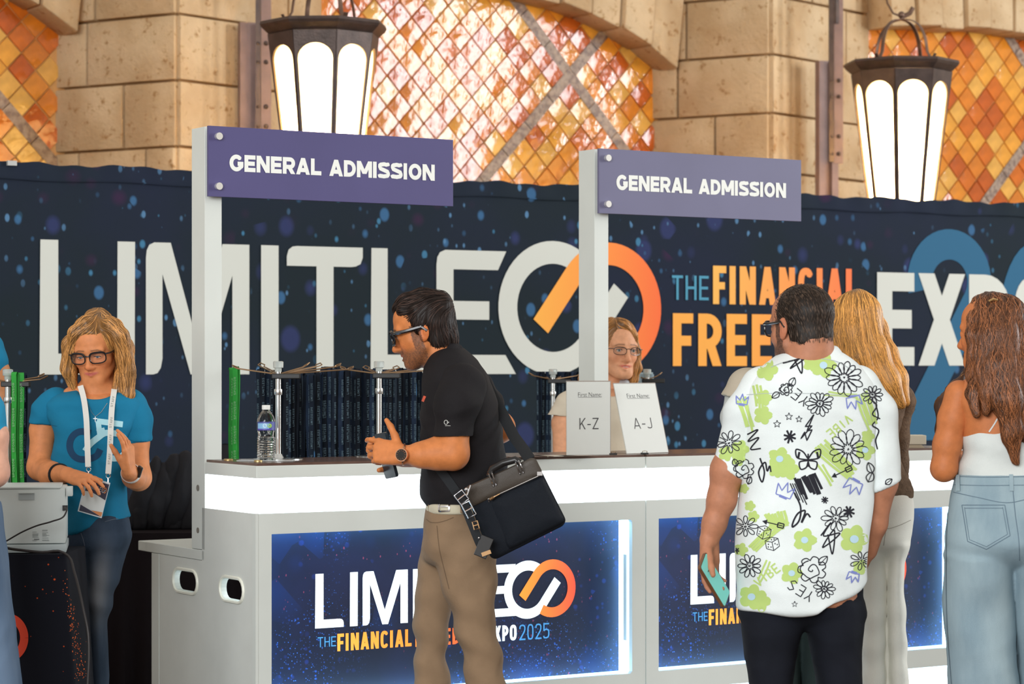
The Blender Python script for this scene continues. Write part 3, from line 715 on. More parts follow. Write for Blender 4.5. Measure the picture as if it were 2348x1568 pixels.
def counter(k, label):
    M0 = AP.mat() @ Matrix.Translation((k*(UW+.004), 0, 0))
    root = empty('registration_counter', M0.to_translation(), AP.a, label, 'counter', 'illuminated registration counters')
    # front face with the lit window
    ho = [(.055, .405), (1.488, .405), (1.494, .412), (1.494, .950), (1.488, .957), (.055, .957)]
    V, Fc = fill2d([[(0, .335), (UW, .335), (UW, 1.025), (0, 1.025)], ho], .01)
    b = MB(); b.add([(v[0], v[2]+.01, v[1]) for v in V], Fc); b.build('front_panel', WHITE, root)
    b = MB(); D = .085
    for q0, q1 in (((.045, .02, .395), (.055, D, .967)), ((1.494, .02, .395), (1.504, D, .967)), ((.055, .02, .395), (1.494, D, .405)), ((.055, .02, .957), (1.494, D, .967))): b.box(q0, q1)
    b.build('light_reveal', REV, root)
    b = MB(); b.box((.045, D, .395), (1.504, D+.01, .967)); gp = b.build('printed_panel', GP, root)
    b = MB(); b.box((1.4895, .03, .52), (1.4935, .05, .83)); b.build('reveal_seam', WHITE, root)
    # printed logo
    yp = D-.0015; q = lambda x_, y_: AP.uz(x_, y_, -D)
    u0, u1 = q(722, 1378)[0], q(1319, 1350)[0]; zb, zt = q(722, 1441)[1], q(722, 1316)[1]
    ux = lambda x_: q(x_, 1350)[0]
    X = lambda t: u0+(t-90)/(1500-90)*(u1-u0)
    lp = logo_parts(X); lp = [([(v[0], zb+v[1]*(zt-zb), 0) for v in V_], F_) for V_, F_ in lp]
    decal('printed_wordmark', lp, PW, gp, yp)
    wh, og = infinity(ux(1155), ux(1319), q(1230, 1417)[1], q(1230, 1284)[1])
    decal('printed_infinity_white', [wh], PW, gp, yp); decal('printed_infinity_orange', [og], grad_mat('bl_orange', ux(1190), ux(1319), (1.0, .36, .04), (.9, .09, .04), .5), gp, yp-.0005)
    T = lambda t, x0_, x1_, y0_, y1_, st, m, n, wid=.42, gap=.09: decal(n, words2d(t, st, wid, gap, (ux(x0_), ux(x1_), q(x0_, y1_)[1], q(x0_, y0_)[1])), m, gp, yp)
    T('THE', 728, 770, 1461, 1484, .11, PB, 'printed_the', .5, .12); T('FINANCIAL', 773, 943, 1453, 1493, .19, grad_mat('bl_g1', ux(773), ux(943), (1, .40, .05), (1, .28, .03), .45), 'printed_financial')
    T('FREEDOM', 952, 1108, 1445, 1483, .19, grad_mat('bl_g2', ux(952), ux(1108), (1, .25, .03), (.85, .06, .03), .45), 'printed_freedom')
    T('EXPO', 1117, 1184, 1436, 1472, .19, PW, 'printed_expo'); T('2025', 1190, 1259, 1432, 1468, .10, PB, 'printed_year', .44, .12)
    # light band, rail, top
    b = MB(); b.box((.004, .004, 1.028), (UW-.002, .395, 1.141)); b.build('light_band', BAND_E, root)
    b = MB(); b.box((.0, .02, .16), (UW, .5, .325)); b.build('toe_light', TOE, root)
    b = MB(); b.box((.02, .04, .0), (UW-.02, .5, .16)); b.build('plinth', WHITE2, root)
    b = MB(); b.box((0, .0, 1.141), (UW, .40, 1.1815), bev=.002); b.build('counter_edge', WHITE, root)
    b = MB(); b.box((.006, .006, 1.1816), (UW-.002, .398, 1.19)); b.build('counter_top', TOP, root)
    b = MB(); b.box((.03, .1, .335), (UW-.03, .12, 1.02)); b.box((.02, .398, .88), (UW, .404, 1.14)); b.build('inner_panel', WHITE2, root)
    b = MB(); b.box((-.0, .405, .845), (UW, .90, .88), bev=.002); b.build('desk_top', WHITE, root)
    b = MB(); b.box((UW-.02, .02, 0), (UW-.004, .80, .844)); b.build('side_panel', WHITE2, root)
    return root
c1 = counter(0, 'left registration counter with glowing top band and lit logo panel behind the man in black')
c2 = counter(1, 'right registration counter with lit logo panel behind the man in the floral shirt')
# left end panel of the first counter, with its two grommeted hand holes
def slot(cv, cz, hw, hh, n=8):
    r = hh; out = []
    for sgn, a0 in ((1, -90), (-1, 90)):
        for i in range(n+1):
            a = math.radians(a0+180*i/n); out.append((cv+sgn*(hw-r)+r*math.cos(a), cz+r*math.sin(a)))
    return out
V, Fc = fill2d([[(.0, 0), (.815, 0), (.815, .844), (.40, .844), (.40, 1.025), (.0, 1.025)], slot(.163, .764, .085, .034), slot(.535, .764, .095, .034)], .01)
b = MB(); b.add([(v[2]+.01-.0, v[0]+.022, v[1]) for v in V], Fc); b.build('end_panel', WHITE2, c1)
for cv in ((.163, .085), (.535, .095)):
    b = MB(); lp = slot(cv[0]+.022, .764, cv[1]+.006, .040, 8); b.tube([(-.001, a, z) for a, z in lp], .006, 6, closed=True)
    b.build('hole_grommet', mat('grommet', (.78, .78, .68), .4), c1, smooth=True)
b = MB(); b.box((-.004, -.002, .0), (.006, .022, 1.026)); b.build('corner_trim', WHITE, c1)
b = MB(); b.box((-.003, .78, 0), (.004, .842, .844)); b.build('corner_trim', WHITE, c1)
b = MB(); b.box((.0, .90, .845), (UW*.5, .97, .88), bev=.003); b.build('desk_overhang', WHITE, c1)

# ------------------------------------------------------------------ posts and signs
SIGNW = mat('sign_letter_white', (.84, .85, .80), .6)
CHROME = mat('chrome', (.8, .8, .82), .15, 1.)
BRUSH = mat('brushed_bolt', (.85, .84, .8), .3, .7)
def sign(u, hgt, colr, name_m, label, base, full):
    M0 = AP.mat() @ Matrix.Translation((u, .40, 0)); root = empty('sign_post', M0.to_translation(), AP.a, label, 'sign', 'admission signs on white posts')
    b = MB(); b.box((0, .0, base), (.0635, .107, 2.325), bev=.0015); po = b.build('post', WHITE, root)
    if full:
        for z, r in ((wz(1118, 8.3), .011), (wz(1215, 8.3), .010)):
            b = MB(); b.tube([(-.0015, .055, z), (.004, .055, z)], r, 14)
            b.build('bolt_socket', mat('socket', (.25, .24, .22), .4, .6), po)
    zb = 2.325-hgt; W_ = .965; x0 = -.002
    b = MB(); b.box((x0, -.034, zb), (x0+W_, -.022, 2.325), bev=.0008); sp = b.build('sign_panel', mat(name_m, colr, .5, noise=.04, nscale=4), root)
    xa_, xb_ = x0+.078, x0+W_-.078; xm_ = xa_+(xb_-xa_)*.435
    decal('sign_lettering', words2d('GENERAL', .25, .72, .06, (xa_, xm_, zb+hgt*.37, zb+hgt*.61)), SIGNW, sp, -.0348); decal('sign_lettering', words2d('ADMISSION', .25, .72, .06, (xm_+.032, xb_, zb+hgt*.37, zb+hgt*.61)), SIGNW, sp, -.0348)
    for z in (2.325-.035, zb+.035):
        b = MB(); b.tube([(.033, 0, z), (.033, -.048, z)], .0125, 16); b.build('standoff_bolt', BRUSH, root, smooth=True)
sign(0, .240, (.082, .072, .19), 'sign_purple', 'left purple GENERAL ADMISSION sign on a white post at the counter end', .8815, True)
sign(1.600, .243, (.15, .145, .24), 'sign_purple_pale', 'paler GENERAL ADMISSION sign on the white post near the name signs', .8815, False)
# ------------------------------------------------------------------ people toolkit
def nrm(v): v = np.asarray(v, float); return v/np.linalg.norm(v)
class Head:
    """yaw 0 looks at the camera, 90 to the picture's left, 180 away; pitch > 0 looks down"""
    def __init__(s, c, yaw, pitch=0, roll=0, sc=1.):
        s.c = A3(c).astype(float); s.s = sc; y, p, r = (math.radians(q) for q in (yaw, pitch, roll))
        f = np.array([-math.sin(y), -math.cos(y), 0.]); u = np.array([0, 0, 1.])
        f, u = f*math.cos(p)-u*math.sin(p), u*math.cos(p)+f*math.sin(p)
        x = np.cross(f, u); x, u = x*math.cos(r)+u*math.sin(r), u*math.cos(r)-x*math.sin(r)
        s.M = np.stack([x, f, u], 1)
    def __call__(s, *p): return s.c+s.M@(np.array(p, float)*s.s)
    def loc(s, V): return ((V-s.c)@s.M)/s.s
    def mat4(s):
        m = Matrix.Identity(4)
        for i in range(3):
            for j in range(3): m[i][j] = s.M[i, j]*s.s
            m[i][3] = s.c[i]
        return m
def head_sdf(S, H, neck_to, rn=.056, fem=False, mouth=0., ears=(1, 1), jawf=1., smile=0., eyeo=(.0056, 0.)):
    q = H.s; E = lambda c, r, k=.015, mode='u': S.ell(H(*c), np.array(r)*q, H.M, k*q, mode)
    C = lambda a, b, ra, rb, k=.01, mode='u': S.cap(H(*a), H(*b), ra*q, rb*q, k*q, mode)
    E((0, -.012, .036), (.074, .094, .080)); E((0, .030, .045), (.062, .056, .052), .03)
    E((0, .026, -.022), (.063, .062, .080), .03)
    E((0, .034, -.074), (.049*jawf, .048, .034), .03); C((-.018, .070, -.098), (.018, .070, -.098), .014, .014, .022)
    C((-.052*jawf, .004, -.055), (-.022, .06, -.09), .016, .014, .03); C((.052*jawf, .004, -.055), (.022, .06, -.09), .016, .014, .03)
    for sx in (-1, 1):
        C((sx*.040, .062, -.028), (sx*.048, .045, -.024), .018, .018, .02)
        E((sx*.032, .098, -.002), (.017, .018, .0105), .010, 's')
        C((sx*.012, .083, .020), (sx*.046, .072, .020), .011, .010, .012)
        S.ell(H(sx*.032, .0755, -.002), np.array((.0165, .0145, .0135))*q, H.M, .004*q)
        S.ell(H(sx*.032, .0925, -.003+eyeo[1]), np.array((.0140, .0125, eyeo[0]))*q, H.M, .0015*q, 's')
        C((sx*.010, .094, -.040), (sx*.015, .086, -.041), .0075, .0065, .006)
        E((sx*.0075, .100, -.0475), (.0035, .005, .003), .003, 's')
    C((0, .083, .006), (0, .108, -.036), .0085, .0105, .012); C((0, .104, -.038), (0, .098, -.042), .010, .009, .006)
    C((-.006, .091, -.050), (.006, .091, -.050), .004, .004, .008)
    w = .0235+.006*smile; zc = .005*smile
    for sx in (-1, 1):
        C((0, .0912, -.0610), (sx*w, .0800, -.0655+zc), .0030, .0022, .007)
        C((0, .0890, -.0708-mouth), (sx*w*.9, .0795, -.0672+zc), .0040, .0024, .008)
    if mouth: E((0, .097, -.0665-mouth/2), (w*.8, .012, .0015+mouth/2), .002, 's')
    else: C((-w*.9, .0900, -.0655), (0, .0955, -.0662), .0010, .0012, .003, 's'); C((w*.9, .0900, -.0655), (0, .0955, -.0662), .0010, .0012, .003, 's')
    for sx, on in zip((-1, 1), ears):
        if not on: continue
        E((sx*.0775, -.008, -.006), (.0075, .018, .030), .006); E((sx*.0765, -.002, -.028), (.006, .011, .012), .006)
        E((sx*.087, -.006, -.004), (.006, .010, .018), .003, 's')
        C((sx*.083, -.012, -.004), (sx*.083, -.010, -.018), .0035, .003, .003)
    S.chain([H(0, -.034, -.035), H(0, -.028, -.09), neck_to], [min(.056*q, rn*1.0), rn, rn*1.10], .016)
def face_cols(V, H, base, lips=(.45, .10, .08), brow=(.10, .05, .03), beard=None, fem=False, browoff=0.):
    L = H.loc(V); C = np.tile(np.array(base, np.float32), (len(V), 1))
    def blend(m, c): C[:] = C*(1-m[:, None])+np.array(c)*m[:, None]
    ss = lambda a, b, x: np.clip((x-a)/(b-a), 0, 1)
    near = (L[:, 1] > .02)
    ck = np.exp(-(((np.abs(L[:, 0])-.042)/.02)**2+((L[:, 2]+.034)/.02)**2))*near; blend(ck*.35, np.array(base)*np.array([1.1, .72, .68]))
    ns = np.exp(-((L[:, 0]/.014)**2+((L[:, 2]+.04)/.014)**2))*(L[:, 1] > .085); blend(ns*.35, np.array(base)*np.array([1.1, .7, .65]))
    er = ss(.070, .078, np.abs(L[:, 0]))*(L[:, 1] < .02)*(L[:, 2] < .03)*(L[:, 2] > -.05); blend(er*.4, np.array(base)*np.array([1.05, .68, .6]))
    if beard is not None:
        lo = ss(-.042, -.062, L[:, 2])*ss(-.02, .01, L[:, 1])*(L[:, 2] > -.125); ms = np.exp(-(((L[:, 2]+.053)/.007)**2))*(np.abs(L[:, 0]) < .03)*(L[:, 1] > .07)
        sb = ss(.05, .06, np.abs(L[:, 0]))*(L[:, 1] < .035)*(L[:, 1] > .0)*(L[:, 2] < .02)*(L[:, 2] > -.09)
        m = np.clip(lo+ms+sb, 0, 1); rr = np.random.RandomState(3).rand(len(V))*.35+.65; blend(m*beard[3]*rr, beard[:3])
    lp = np.exp(-(((L[:, 2]+.0665-.12*np.abs(L[:, 0]))/(.0078-.15*np.abs(L[:, 0])))**4+(L[:, 0]/.0265)**6))*(L[:, 1] > .076)*(np.abs(L[:, 0]) < .03); blend(lp*.95, lips)
    bz = L[:, 2]-(.0215-(.5 if fem else .3)*np.maximum(0, np.abs(L[:, 0])-.036))-browoff
    bw = np.exp(-((bz/(.003 if fem else .0045))**4))*ss(.010, .014, np.abs(L[:, 0]))*ss(.052, .046, np.abs(L[:, 0]))*(L[:, 1] > .055); blend(bw*.8, brow)
    return C
def hand_sdf(S, W, Y, Z, thumb_up=None, sz=1., curl=((20, 25, 15),)*4, thumb=(.65, .7, -.25), tbend=(12, 14), spread=3., k=.006):
    """W wrist, Y finger direction, Z back of the hand; thumb_up: vector on the thumb's side"""
    Y = nrm(Y); Z = np.asarray(Z, float); Z = nrm(Z-Y*(Z@Y)); X = np.cross(Y, Z)
    if thumb_up is not None and X@np.asarray(thumb_up, float) < 0: X = -X
    W = A3(W).astype(float); q = sz; pt = lambda x, y, z: W+(X*x+Y*y+Z*z)*q
    xs = (.030, .010, -.011, -.030); ky = (.088, .092, .088, .080); ln = (.070, .078, .072, .056); fr = (.0092, .0094, .009, .0078)
    for i in range(4):
        S.cap(pt(xs[i]*.5, 0, 0), pt(xs[i], ky[i], .002), .0165*q, .0118*q, .012*q)
    S.cap(pt(.018, .02, -.004), pt(.026, .055, -.006), .016*q, .013*q, .012*q); S.cap(pt(-.018, .02, -.004), pt(-.026, .06, -.005), .014*q, .011*q, .012*q)
    for i in range(4):
        p = pt(xs[i], ky[i], .001); a = 0; sp = math.radians(spread*(1.5-i)); cu = curl[min(i, len(curl)-1)]
        for j, f in enumerate((.46, .30, .24)):
            a += math.radians(cu[j]); d = (Y*math.cos(sp)+X*math.sin(sp))*math.cos(a)-Z*math.sin(a)
            n = p+d*ln[i]*f*q; S.cap(p, n, fr[i]*(1-.09*j)*q, fr[i]*(.92-.09*j)*q, k*q*.6); p = n
    T = nrm(X*thumb[0]+Y*thumb[1]+Z*thumb[2]); p = pt(.020, .018, -.006); side = nrm(np.cross(T, Z)); a = 0
    tgt = nrm(Y*.8-X*.3-Z*.5)
    for j, (l_, r0, r1) in enumerate(((.044, .0150, .0122), (.034, .0115, .0102), (.027, .0100, .0080))):
        if j: T = nrm(T+tgt*math.tan(math.radians(tbend[j-1])))
        n = p+T*l_*q; S.cap(p, n, r0*q, r1*q, k*q); p = n
SK = {}
def skin(name): return mat('skin_'+name, (.6, .3, .2), .52, attr='Col', noise=.10, nscale=45, bump=.0006, bscale=420, spec=.35, sss=.0)
def person(p, label, group=None): return empty('person', (p.x, p.y, 0), 0, label, 'person', group)
def body_mesh(root, pieces, cols, m):
    """pieces: list of Sdf; one mesh"""
    ms = []; 
    for S in pieces:
        if isinstance(S, tuple): V, Q = S[0].mesh(S[1])
        else: V, Q = S.mesh(); V = relax(V, Q, 1)
        ms.append((V, Q))
    V, Q = merge(ms); C = cols(V)
    return link('body', fast_mesh('body', V-np.array(root.location, np.float32), Q, True, C), m, root)
def eyes(root, H, iris=(.10, .16, .22), down=0., eyeo=(.0056, 0.), lash=True):
    for sx in ((-1, 1) if lash else ()):
        lp = [Vector(H(sx*.032+.0142*math.cos(a), .0905-.06*abs(math.cos(a))**2*.05, -.003+eyeo[1]+(eyeo[0]+.0006)*math.sin(a)))-Vector(root.location) for a in [math.radians(8+164*i/10) for i in range(11)]]
        b = MB(); b.tube(lp, [.0005]+[.0011]*9+[.0005], 5); b.build('eyelashes', mat('lash', (.02, .012, .01), .7), root, smooth=True)
    for sx in (-1, 1):
        b = MB(); n = 16; r = .0118*H.s; prof = []
        V = []; fs = []; mi = []
        rings = [0, .10, .19, .44, .8, 1.2, 1.7, 2.3, 3.14]
        c = H(sx*.032, .0772, -.0015)
        ax = H.M @ np.array([[1, 0, 0], [0, math.cos(down), math.sin(down)], [0, -math.sin(down), math.cos(down)]])
        c = H(sx*.032, .0765, -.0025)
        for t in rings:
            for j in range(n):
                a = 6.2832*j/n; l = np.array([math.sin(t)*math.cos(a), math.cos(t), math.sin(t)*math.sin(a)])*r; V.append(c+ax@l-np.array(root.location))
        for i in range(len(rings)-1):
            b.cur = 2 if i < 2 else (1 if i < 3 else 0)
            for j in range(n): fs.append(((i*n+j, i*n+(j+1) % n, (i+1)*n+(j+1) % n, (i+1)*n+j), b.cur))
        o = MB(); o.v = [tuple(v) for v in V]; o.f = [f for f, _ in fs]; o.mi = [m_ for _, m_ in fs]
        o.build('eye', [mat('eye_white', (.50, .44, .40), .25), mat('iris_%d' % int(iris[0]*100), iris, .2), mat('pupil', (.01, .01, .01), .1)], root, smooth=True)
LENS = mat('lens', (.25, .30, .34), .05, alpha=.09, spec=.6)
LENS_D = mat('lens_dark', (.02, .02, .025), .06, alpha=.86, spec=.8)
def glasses(root, H, m, w_=.052, h_=.036, r=.0022, z0=-.003, y0=.104, dark=False, rect=3.2, temple=.003, top=1.):
    loc = np.array(root.location); b = MB(); lens = []
    T = lambda *p: H(*p)-loc
    for sx in (-1, 1):
        lp = []
        for i in range(28):
            a = 6.2832*i/28; ca, sa = math.cos(a), math.sin(a); xx = math.copysign(abs(ca)**(2/rect), ca)*w_/2; zz = math.copysign(abs(sa)**(2/rect), sa)*h_/2
            cx = sx*(w_/2+.009); x = cx+xx; lp.append(T(x, y0-abs(x)**2*4.2, z0+zz+.0006))
        b.tube(lp, r*H.s, 6, closed=True); lens.append(lp)
        if top > 1: b.tube([lp[i] for i in range(1, 14)], r*top*H.s, 6)
        hx = sx*(w_+.010); b.tube([T(hx-sx*.003, y0-.020, z0+h_*.3), T(sx*.076, y0-.030, z0+h_*.3), T(sx*.0805, y0-.06, z0+h_*.26), T(sx*.082, -.005, z0+.012), T(sx*.081, -.02, z0-.006)], temple*H.s, 6)
    b.tube([T(-.010, y0-.001, z0+.008), T(0, y0+.002, z0+.010), T(.010, y0-.001, z0+.008)], r*H.s, 6)
    g = b.build('glasses', m, root, smooth=True)
    for lp in lens:
        bb = MB(); bb.add([Vector(p) for p in lp], [tuple(range(len(lp)))]); bb.build('lens', LENS_D if dark else LENS, g)
    return g
def hairmass(root, name, guides, n, m, base, seed=1, h=.005, wave=.0, wfreq=30, sr=.0011, jitter=.35, solid=.9, grooves=.0025, extra=None, seg=12, light=.45, length=.11, lift=.001):
    """guides: lists of (x,y,z,r) world points along a lock; a solid grooved mass with separate strands lying over it"""
    r_ = np.random.RandomState(seed); S = Sdf(h)
    for g in guides:
        for a, b in zip(g, g[1:]): S.cap(a[:3], b[:3], a[3]*solid, b[3]*solid, .018)
    if extra: extra(S)
    V, Q = S.mesh(); N = vnormals(V, Q)
    V = V+N*(folds(V, grooves, (60, 60, 9), seed))[:, None].astype(np.float32)
    sh = folds(V, 1., (90, 90, 7), seed+5); sh = (sh-sh.min())/(np.ptp(sh)+1e-6)
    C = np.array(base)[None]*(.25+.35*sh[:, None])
    # strands combed along the surface, following the nearest guide
    gpos, gtan = [], []
    for g in guides:
        G = np.array(g, float); t = np.linspace(0, 1, len(G)); tt = np.linspace(0, 1, 14)
        pa = np.stack([herm(t, G[:, i], tt) for i in range(3)], 1); ta = np.gradient(pa, axis=0); gpos.append(pa); gtan.append(ta/(np.linalg.norm(ta, axis=1, keepdims=True)+1e-9))
    gpos = np.concatenate(gpos); gtan = np.concatenate(gtan)
    N = vnormals(V, Q); tree = BVHTree.FromPolygons(V.tolist(), Q.tolist())
    vis = np.where((V[:, 1] < np.median(V[:, 1])+.07))[0]; ids = r_.choice(vis if len(vis) else np.arange(len(V)), n)
    Pn = V[ids].astype(float); Nn = N[ids].astype(float); step = length/seg; path = [Pn+Nn*.001]; nn = [Nn]; D = None
    ph = r_.uniform(0, 6.28, n); am = r_.uniform(.4, 1.3, n)*wave*60
    for k in range(seg-1):
        d2 = ((Pn[:, None, :]-gpos[None])**2).sum(2); wgt = np.exp(-d2/(2*.022**2))+1e-9*np.exp(-d2/.02); d_ = (wgt[:, :, None]*gtan[None]).sum(1); d_ /= np.linalg.norm(d_, axis=1, keepdims=True)+1e-9
        d_ = d_-Nn*(d_*Nn).sum(1, keepdims=True); d_ /= np.linalg.norm(d_, axis=1, keepdims=True)+1e-9
        side = np.cross(Nn, d_); d_ = d_+side*(am*np.sin(ph+k*step*wfreq*6))[:, None]+side*r_.normal(0, .06, n)[:, None]
        D = d_ if D is None else D*.35+d_*.65; Pn = Pn+D*step; Nn2 = []
        for i in range(n):
            h_ = tree.find_nearest(Vector(Pn[i]), .03)
            if h_[0] is None: Nn2.append(Nn[i]); continue
            Pn[i] = h_[0]; Nn2.append(np.array(h_[1]))
        Nn = np.array(Nn2); path.append(Pn+Nn*(.0008+lift*(k+1)/seg)); nn.append(Nn)
    path = np.stack(path, 1); nn = np.stack(nn, 1); T_ = np.gradient(path, axis=1); T_ /= np.linalg.norm(T_, axis=2, keepdims=True)+1e-9; sd = np.cross(T_, nn); sd /= np.linalg.norm(sd, axis=2, keepdims=True)+1e-9
    wd = (sr*r_.uniform(.6, 1.5, n))[:, None, None]*np.sin(np.linspace(.35, math.pi-.08, seg))[None, :, None]
    ring = np.stack([path+sd*wd, path+nn*wd*.9, path-sd*wd], 2).reshape(-1, 3); i = np.arange(seg-1); q3 = np.concatenate([np.stack([i*3+j, i*3+j+1, (i+1)*3+j+1, (i+1)*3+j], 1) for j in (0, 1)])
    QQ = (q3[None]+(np.arange(n)*seg*3)[:, None, None]).reshape(-1, 4)+len(V)
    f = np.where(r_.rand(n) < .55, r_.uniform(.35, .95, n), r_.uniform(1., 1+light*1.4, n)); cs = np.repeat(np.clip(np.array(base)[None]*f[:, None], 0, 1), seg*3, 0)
    return link(name, fast_mesh(name, np.concatenate([V, ring])-np.array(root.location), np.concatenate([Q, QQ]), True, np.concatenate([C, cs])), m, root)
HAIR = mat('hair', (.3, .2, .1), .42, attr='Col', spec=.5)
HAIRD = mat('hair_dark', (.3, .2, .1), .5, attr='Col', spec=.3)
def gp(d, pts):     # guide in photo pixels: (px, py, dy, r_px)
    return [(*P(p[0], p[1], d+p[2]), p[3]/F*(d+p[2])) for p in pts]
class Draw:
    """print and stitching laid on the surface of cloth as thin ribbons and patches"""
    def __init__(s, objs):
        V, Fc, b = [], [], 0
        for o in objs:
            t_ = o
            while t_.parent: t_ = t_.parent
            mw = Vector(t_.location) if t_ is not o else Vector(); me = o.data
            V += [v.co+mw+o.location for v in me.vertices]; Fc += [[i+b for i in p.vertices] for p in me.polygons]; b = len(V)
        s.t = BVHTree.FromPolygons(V, Fc); s.org = Vector((0, 0, CZ)); s.clear()
    def clear(s): s.v = []; s.f = []
    def hit(s, x, y):
        d = P(x, y, 1.)-s.org; h = s.t.ray_cast(s.org, d.normalized()); return (h[0], h[1]) if h[0] is not None else None
    def line(s, pts, w, off=.0012, step=4., smooth=True, dmax=.03):
        pts = [np.array(p, float) for p in pts]
        if smooth and len(pts) > 2:
            L = np.r_[0, np.cumsum([np.linalg.norm(b-a) for a, b in zip(pts, pts[1:])])]; 
            if L[-1] <= 0: return s
            if (np.diff(L) <= 0).any(): return s
            tt = np.linspace(0, L[-1], max(3, int(L[-1]/step)+1)); A_ = np.array(pts); q = np.stack([herm(L, A_[:, i], tt) for i in (0, 1)], 1)
        else:
            q = []
            for a, b in zip(pts, pts[1:]):
                n = max(1, int(np.linalg.norm(b-a)/step)); q += [a+(b-a)*i/n for i in range(n)]
            q.append(pts[-1]); q = np.array(q)
        prev = None; n = len(q)
        for i in range(n):
            a = q[max(i-1, 0)]; b = q[min(i+1, n-1)]; t = b-a; l = np.linalg.norm(t)
            if l == 0: continue
            nx = np.array([-t[1], t[0]])/l*w/2; h1 = s.hit(*(q[i]+nx)); h2 = s.hit(*(q[i]-nx))
            if h1 is None or h2 is None: prev = None; continue
            p1 = h1[0]+h1[1]*off; p2 = h2[0]+h2[1]*off; k = len(s.v); s.v += [tuple(p1), tuple(p2)]
            if prev is not None and (Vector(s.v[prev])-p1).length < dmax: s.f.append((prev, prev+1, k+1, k))
            prev = k
        return s
    def blob(s, c, bd, off=.0008, rings=3):
        h = s.hit(*c)
        if h is None: return s
        n = len(bd); k0 = len(s.v); s.v.append(tuple(h[0]+h[1]*off)); ok = [[True]*n]
        for r in range(1, rings+1):
            row = []
            for p in bd:
                x, y = c[0]+(p[0]-c[0])*r/rings, c[1]+(p[1]-c[1])*r/rings; q = s.hit(x, y)
                row.append(q is not None); s.v.append(tuple(q[0]+q[1]*off) if q else tuple(h[0]))
            ok.append(row)
        P0 = h[0].y
        for j in range(n):
            j2 = (j+1) % n
            if ok[1][j] and ok[1][j2]: s.f.append((k0, k0+1+j, k0+1+j2))
            for r in range(1, rings):
                a, b = k0+1+(r-1)*n, k0+1+r*n
                if ok[r][j] and ok[r][j2] and ok[r+1][j] and ok[r+1][j2] and abs(s.v[b+j][1]-s.v[a+j][1]) < .05: s.f.append((a+j, b+j, b+j2, a+j2))
        return s
    def build(s, name, m, parent):
        if not s.f: s.clear(); return None
        loc = parent.matrix_world.translation if parent else Vector()
        root = parent
        while root.parent: root = root.parent
        me = bpy.data.meshes.new(name); me.from_pydata([tuple(Vector(v)-root.location) for v in s.v], [], s.f); me.update()
        me.polygons.foreach_set('use_smooth', [True]*len(me.polygons)); s.clear(); o = link(name, me, m, parent)
        if name.startswith('print') or name in ('seam', 'stitching', 'sleeve_stitch', 'sleeve_emblem'): o['kind'] = 'stuff'
        return o
def sleeve(pts, rs, nrm_=None, h=.005, hollow=.05):
    """a sleeve that starts inside the shoulder and is cut square at its last point, hollow at the cuff"""
    S = Sdf(h); S.chain(pts, rs, .02); e = A3(pts[-1]).astype(float); t = nrm(e-A3(pts[-2])); S.cap(e, e+t*.03, rs[-1], rs[-1], .01)
    S.cut(e, t if nrm_ is None else nrm_, .002)
    if hollow: S.cap(e-t*hollow*.6, e+t*.05, rs[-1]-.012, rs[-1]-.010, .002, 's')
    return S
def scalp(S, H, t=.007, yf=.062, slope=.55, low=-.045, nape=-.10, side=0.):
    """skull cap of hair: forward limit yf leaning back with slope, lower limit low in front of the ears"""
    q = H.s; c = H(0, -.012, .036)
    f = H.M@nrm((0, 1, -slope)); n2 = H.M@nrm((0, .55, -1))
    S.shell(c, np.array((.074+t, .094+t, .080+t))*q, H.M, [(H(0, yf, .07), f, .006*q), (H(0, -.02, low), n2, .006*q)], .01)
    S.shell(H(0, -.030, -.028), np.array((.060+t, .070+t, .082+t))*q, H.M, [(H(0, -.012, .0), H.M@nrm((0, 1, 0)), .006*q), (H(0, -.05, nape), H.M@nrm((0, .3, -1)), .006*q)], .015)
def shoes(root, cx, y, yaw, m, L_=.27):
    for x, dy in cx:
        S = Sdf(.007); f = np.array([-math.sin(math.radians(yaw)), -math.cos(math.radians(yaw)), 0]); c = np.array([x, y+dy, .05])
        S.cap(c-f*.04+[0, 0, .015], c+f*.05, .05, .042, .03); S.cap(c+f*.05, c+f*(L_-.12), .042, .036, .03); S.cap(c-f*.04+[0, 0, .02], c-f*.04+[0, 0, .07], .045, .04, .02)
        S.cut((0, 0, .004), (0, 0, -1)); V, Q = S.mesh(); link('shoe', fast_mesh('shoe', V-np.array(root.location), Q), m, root)
def cuff(name, c, axis, r, tr, flat, m, root, n=22):
    ax = Vector(axis).normalized(); a = ax.orthogonal().normalized(); b_ = ax.cross(a); c = Vector(c)-root.location; k = MB()
    V = []; fs = []; half = tr; th = tr*flat
    prof = [(-half, 0), (-half*.8, th), (half*.8, th), (half, 0), (half*.8, -th), (-half*.8, -th)]
    for i in range(n):
        t = 6.2832*i/n; d_ = a*math.cos(t)+b_*math.sin(t)
        for u, q in prof: V.append(c+d_*(r+q)+ax*u)
    for i in range(n):
        for j in range(6): fs.append((i*6+j, ((i+1) % n)*6+j, ((i+1) % n)*6+(j+1) % 6, i*6+(j+1) % 6))
    k.add(V, fs); return k.build(name, m, root, smooth=True)
GL_BLACK = mat('glasses_black', (.012, .012, .014), .22, spec=.6)
def cloth_mat(name, col, rough=.85, noise=.05, nscale=12, bump=.0008, bscale=500, **k): return mat(name, col, rough, noise=noise, nscale=nscale, bump=bump, bscale=bscale, spec=.25, **k)
def denim(name, col, col2): return mat(name, col, .85, col2=col2, nscale=3.5, bump=.001, bscale=380, spec=.2, stretch=(3, 3, .8))
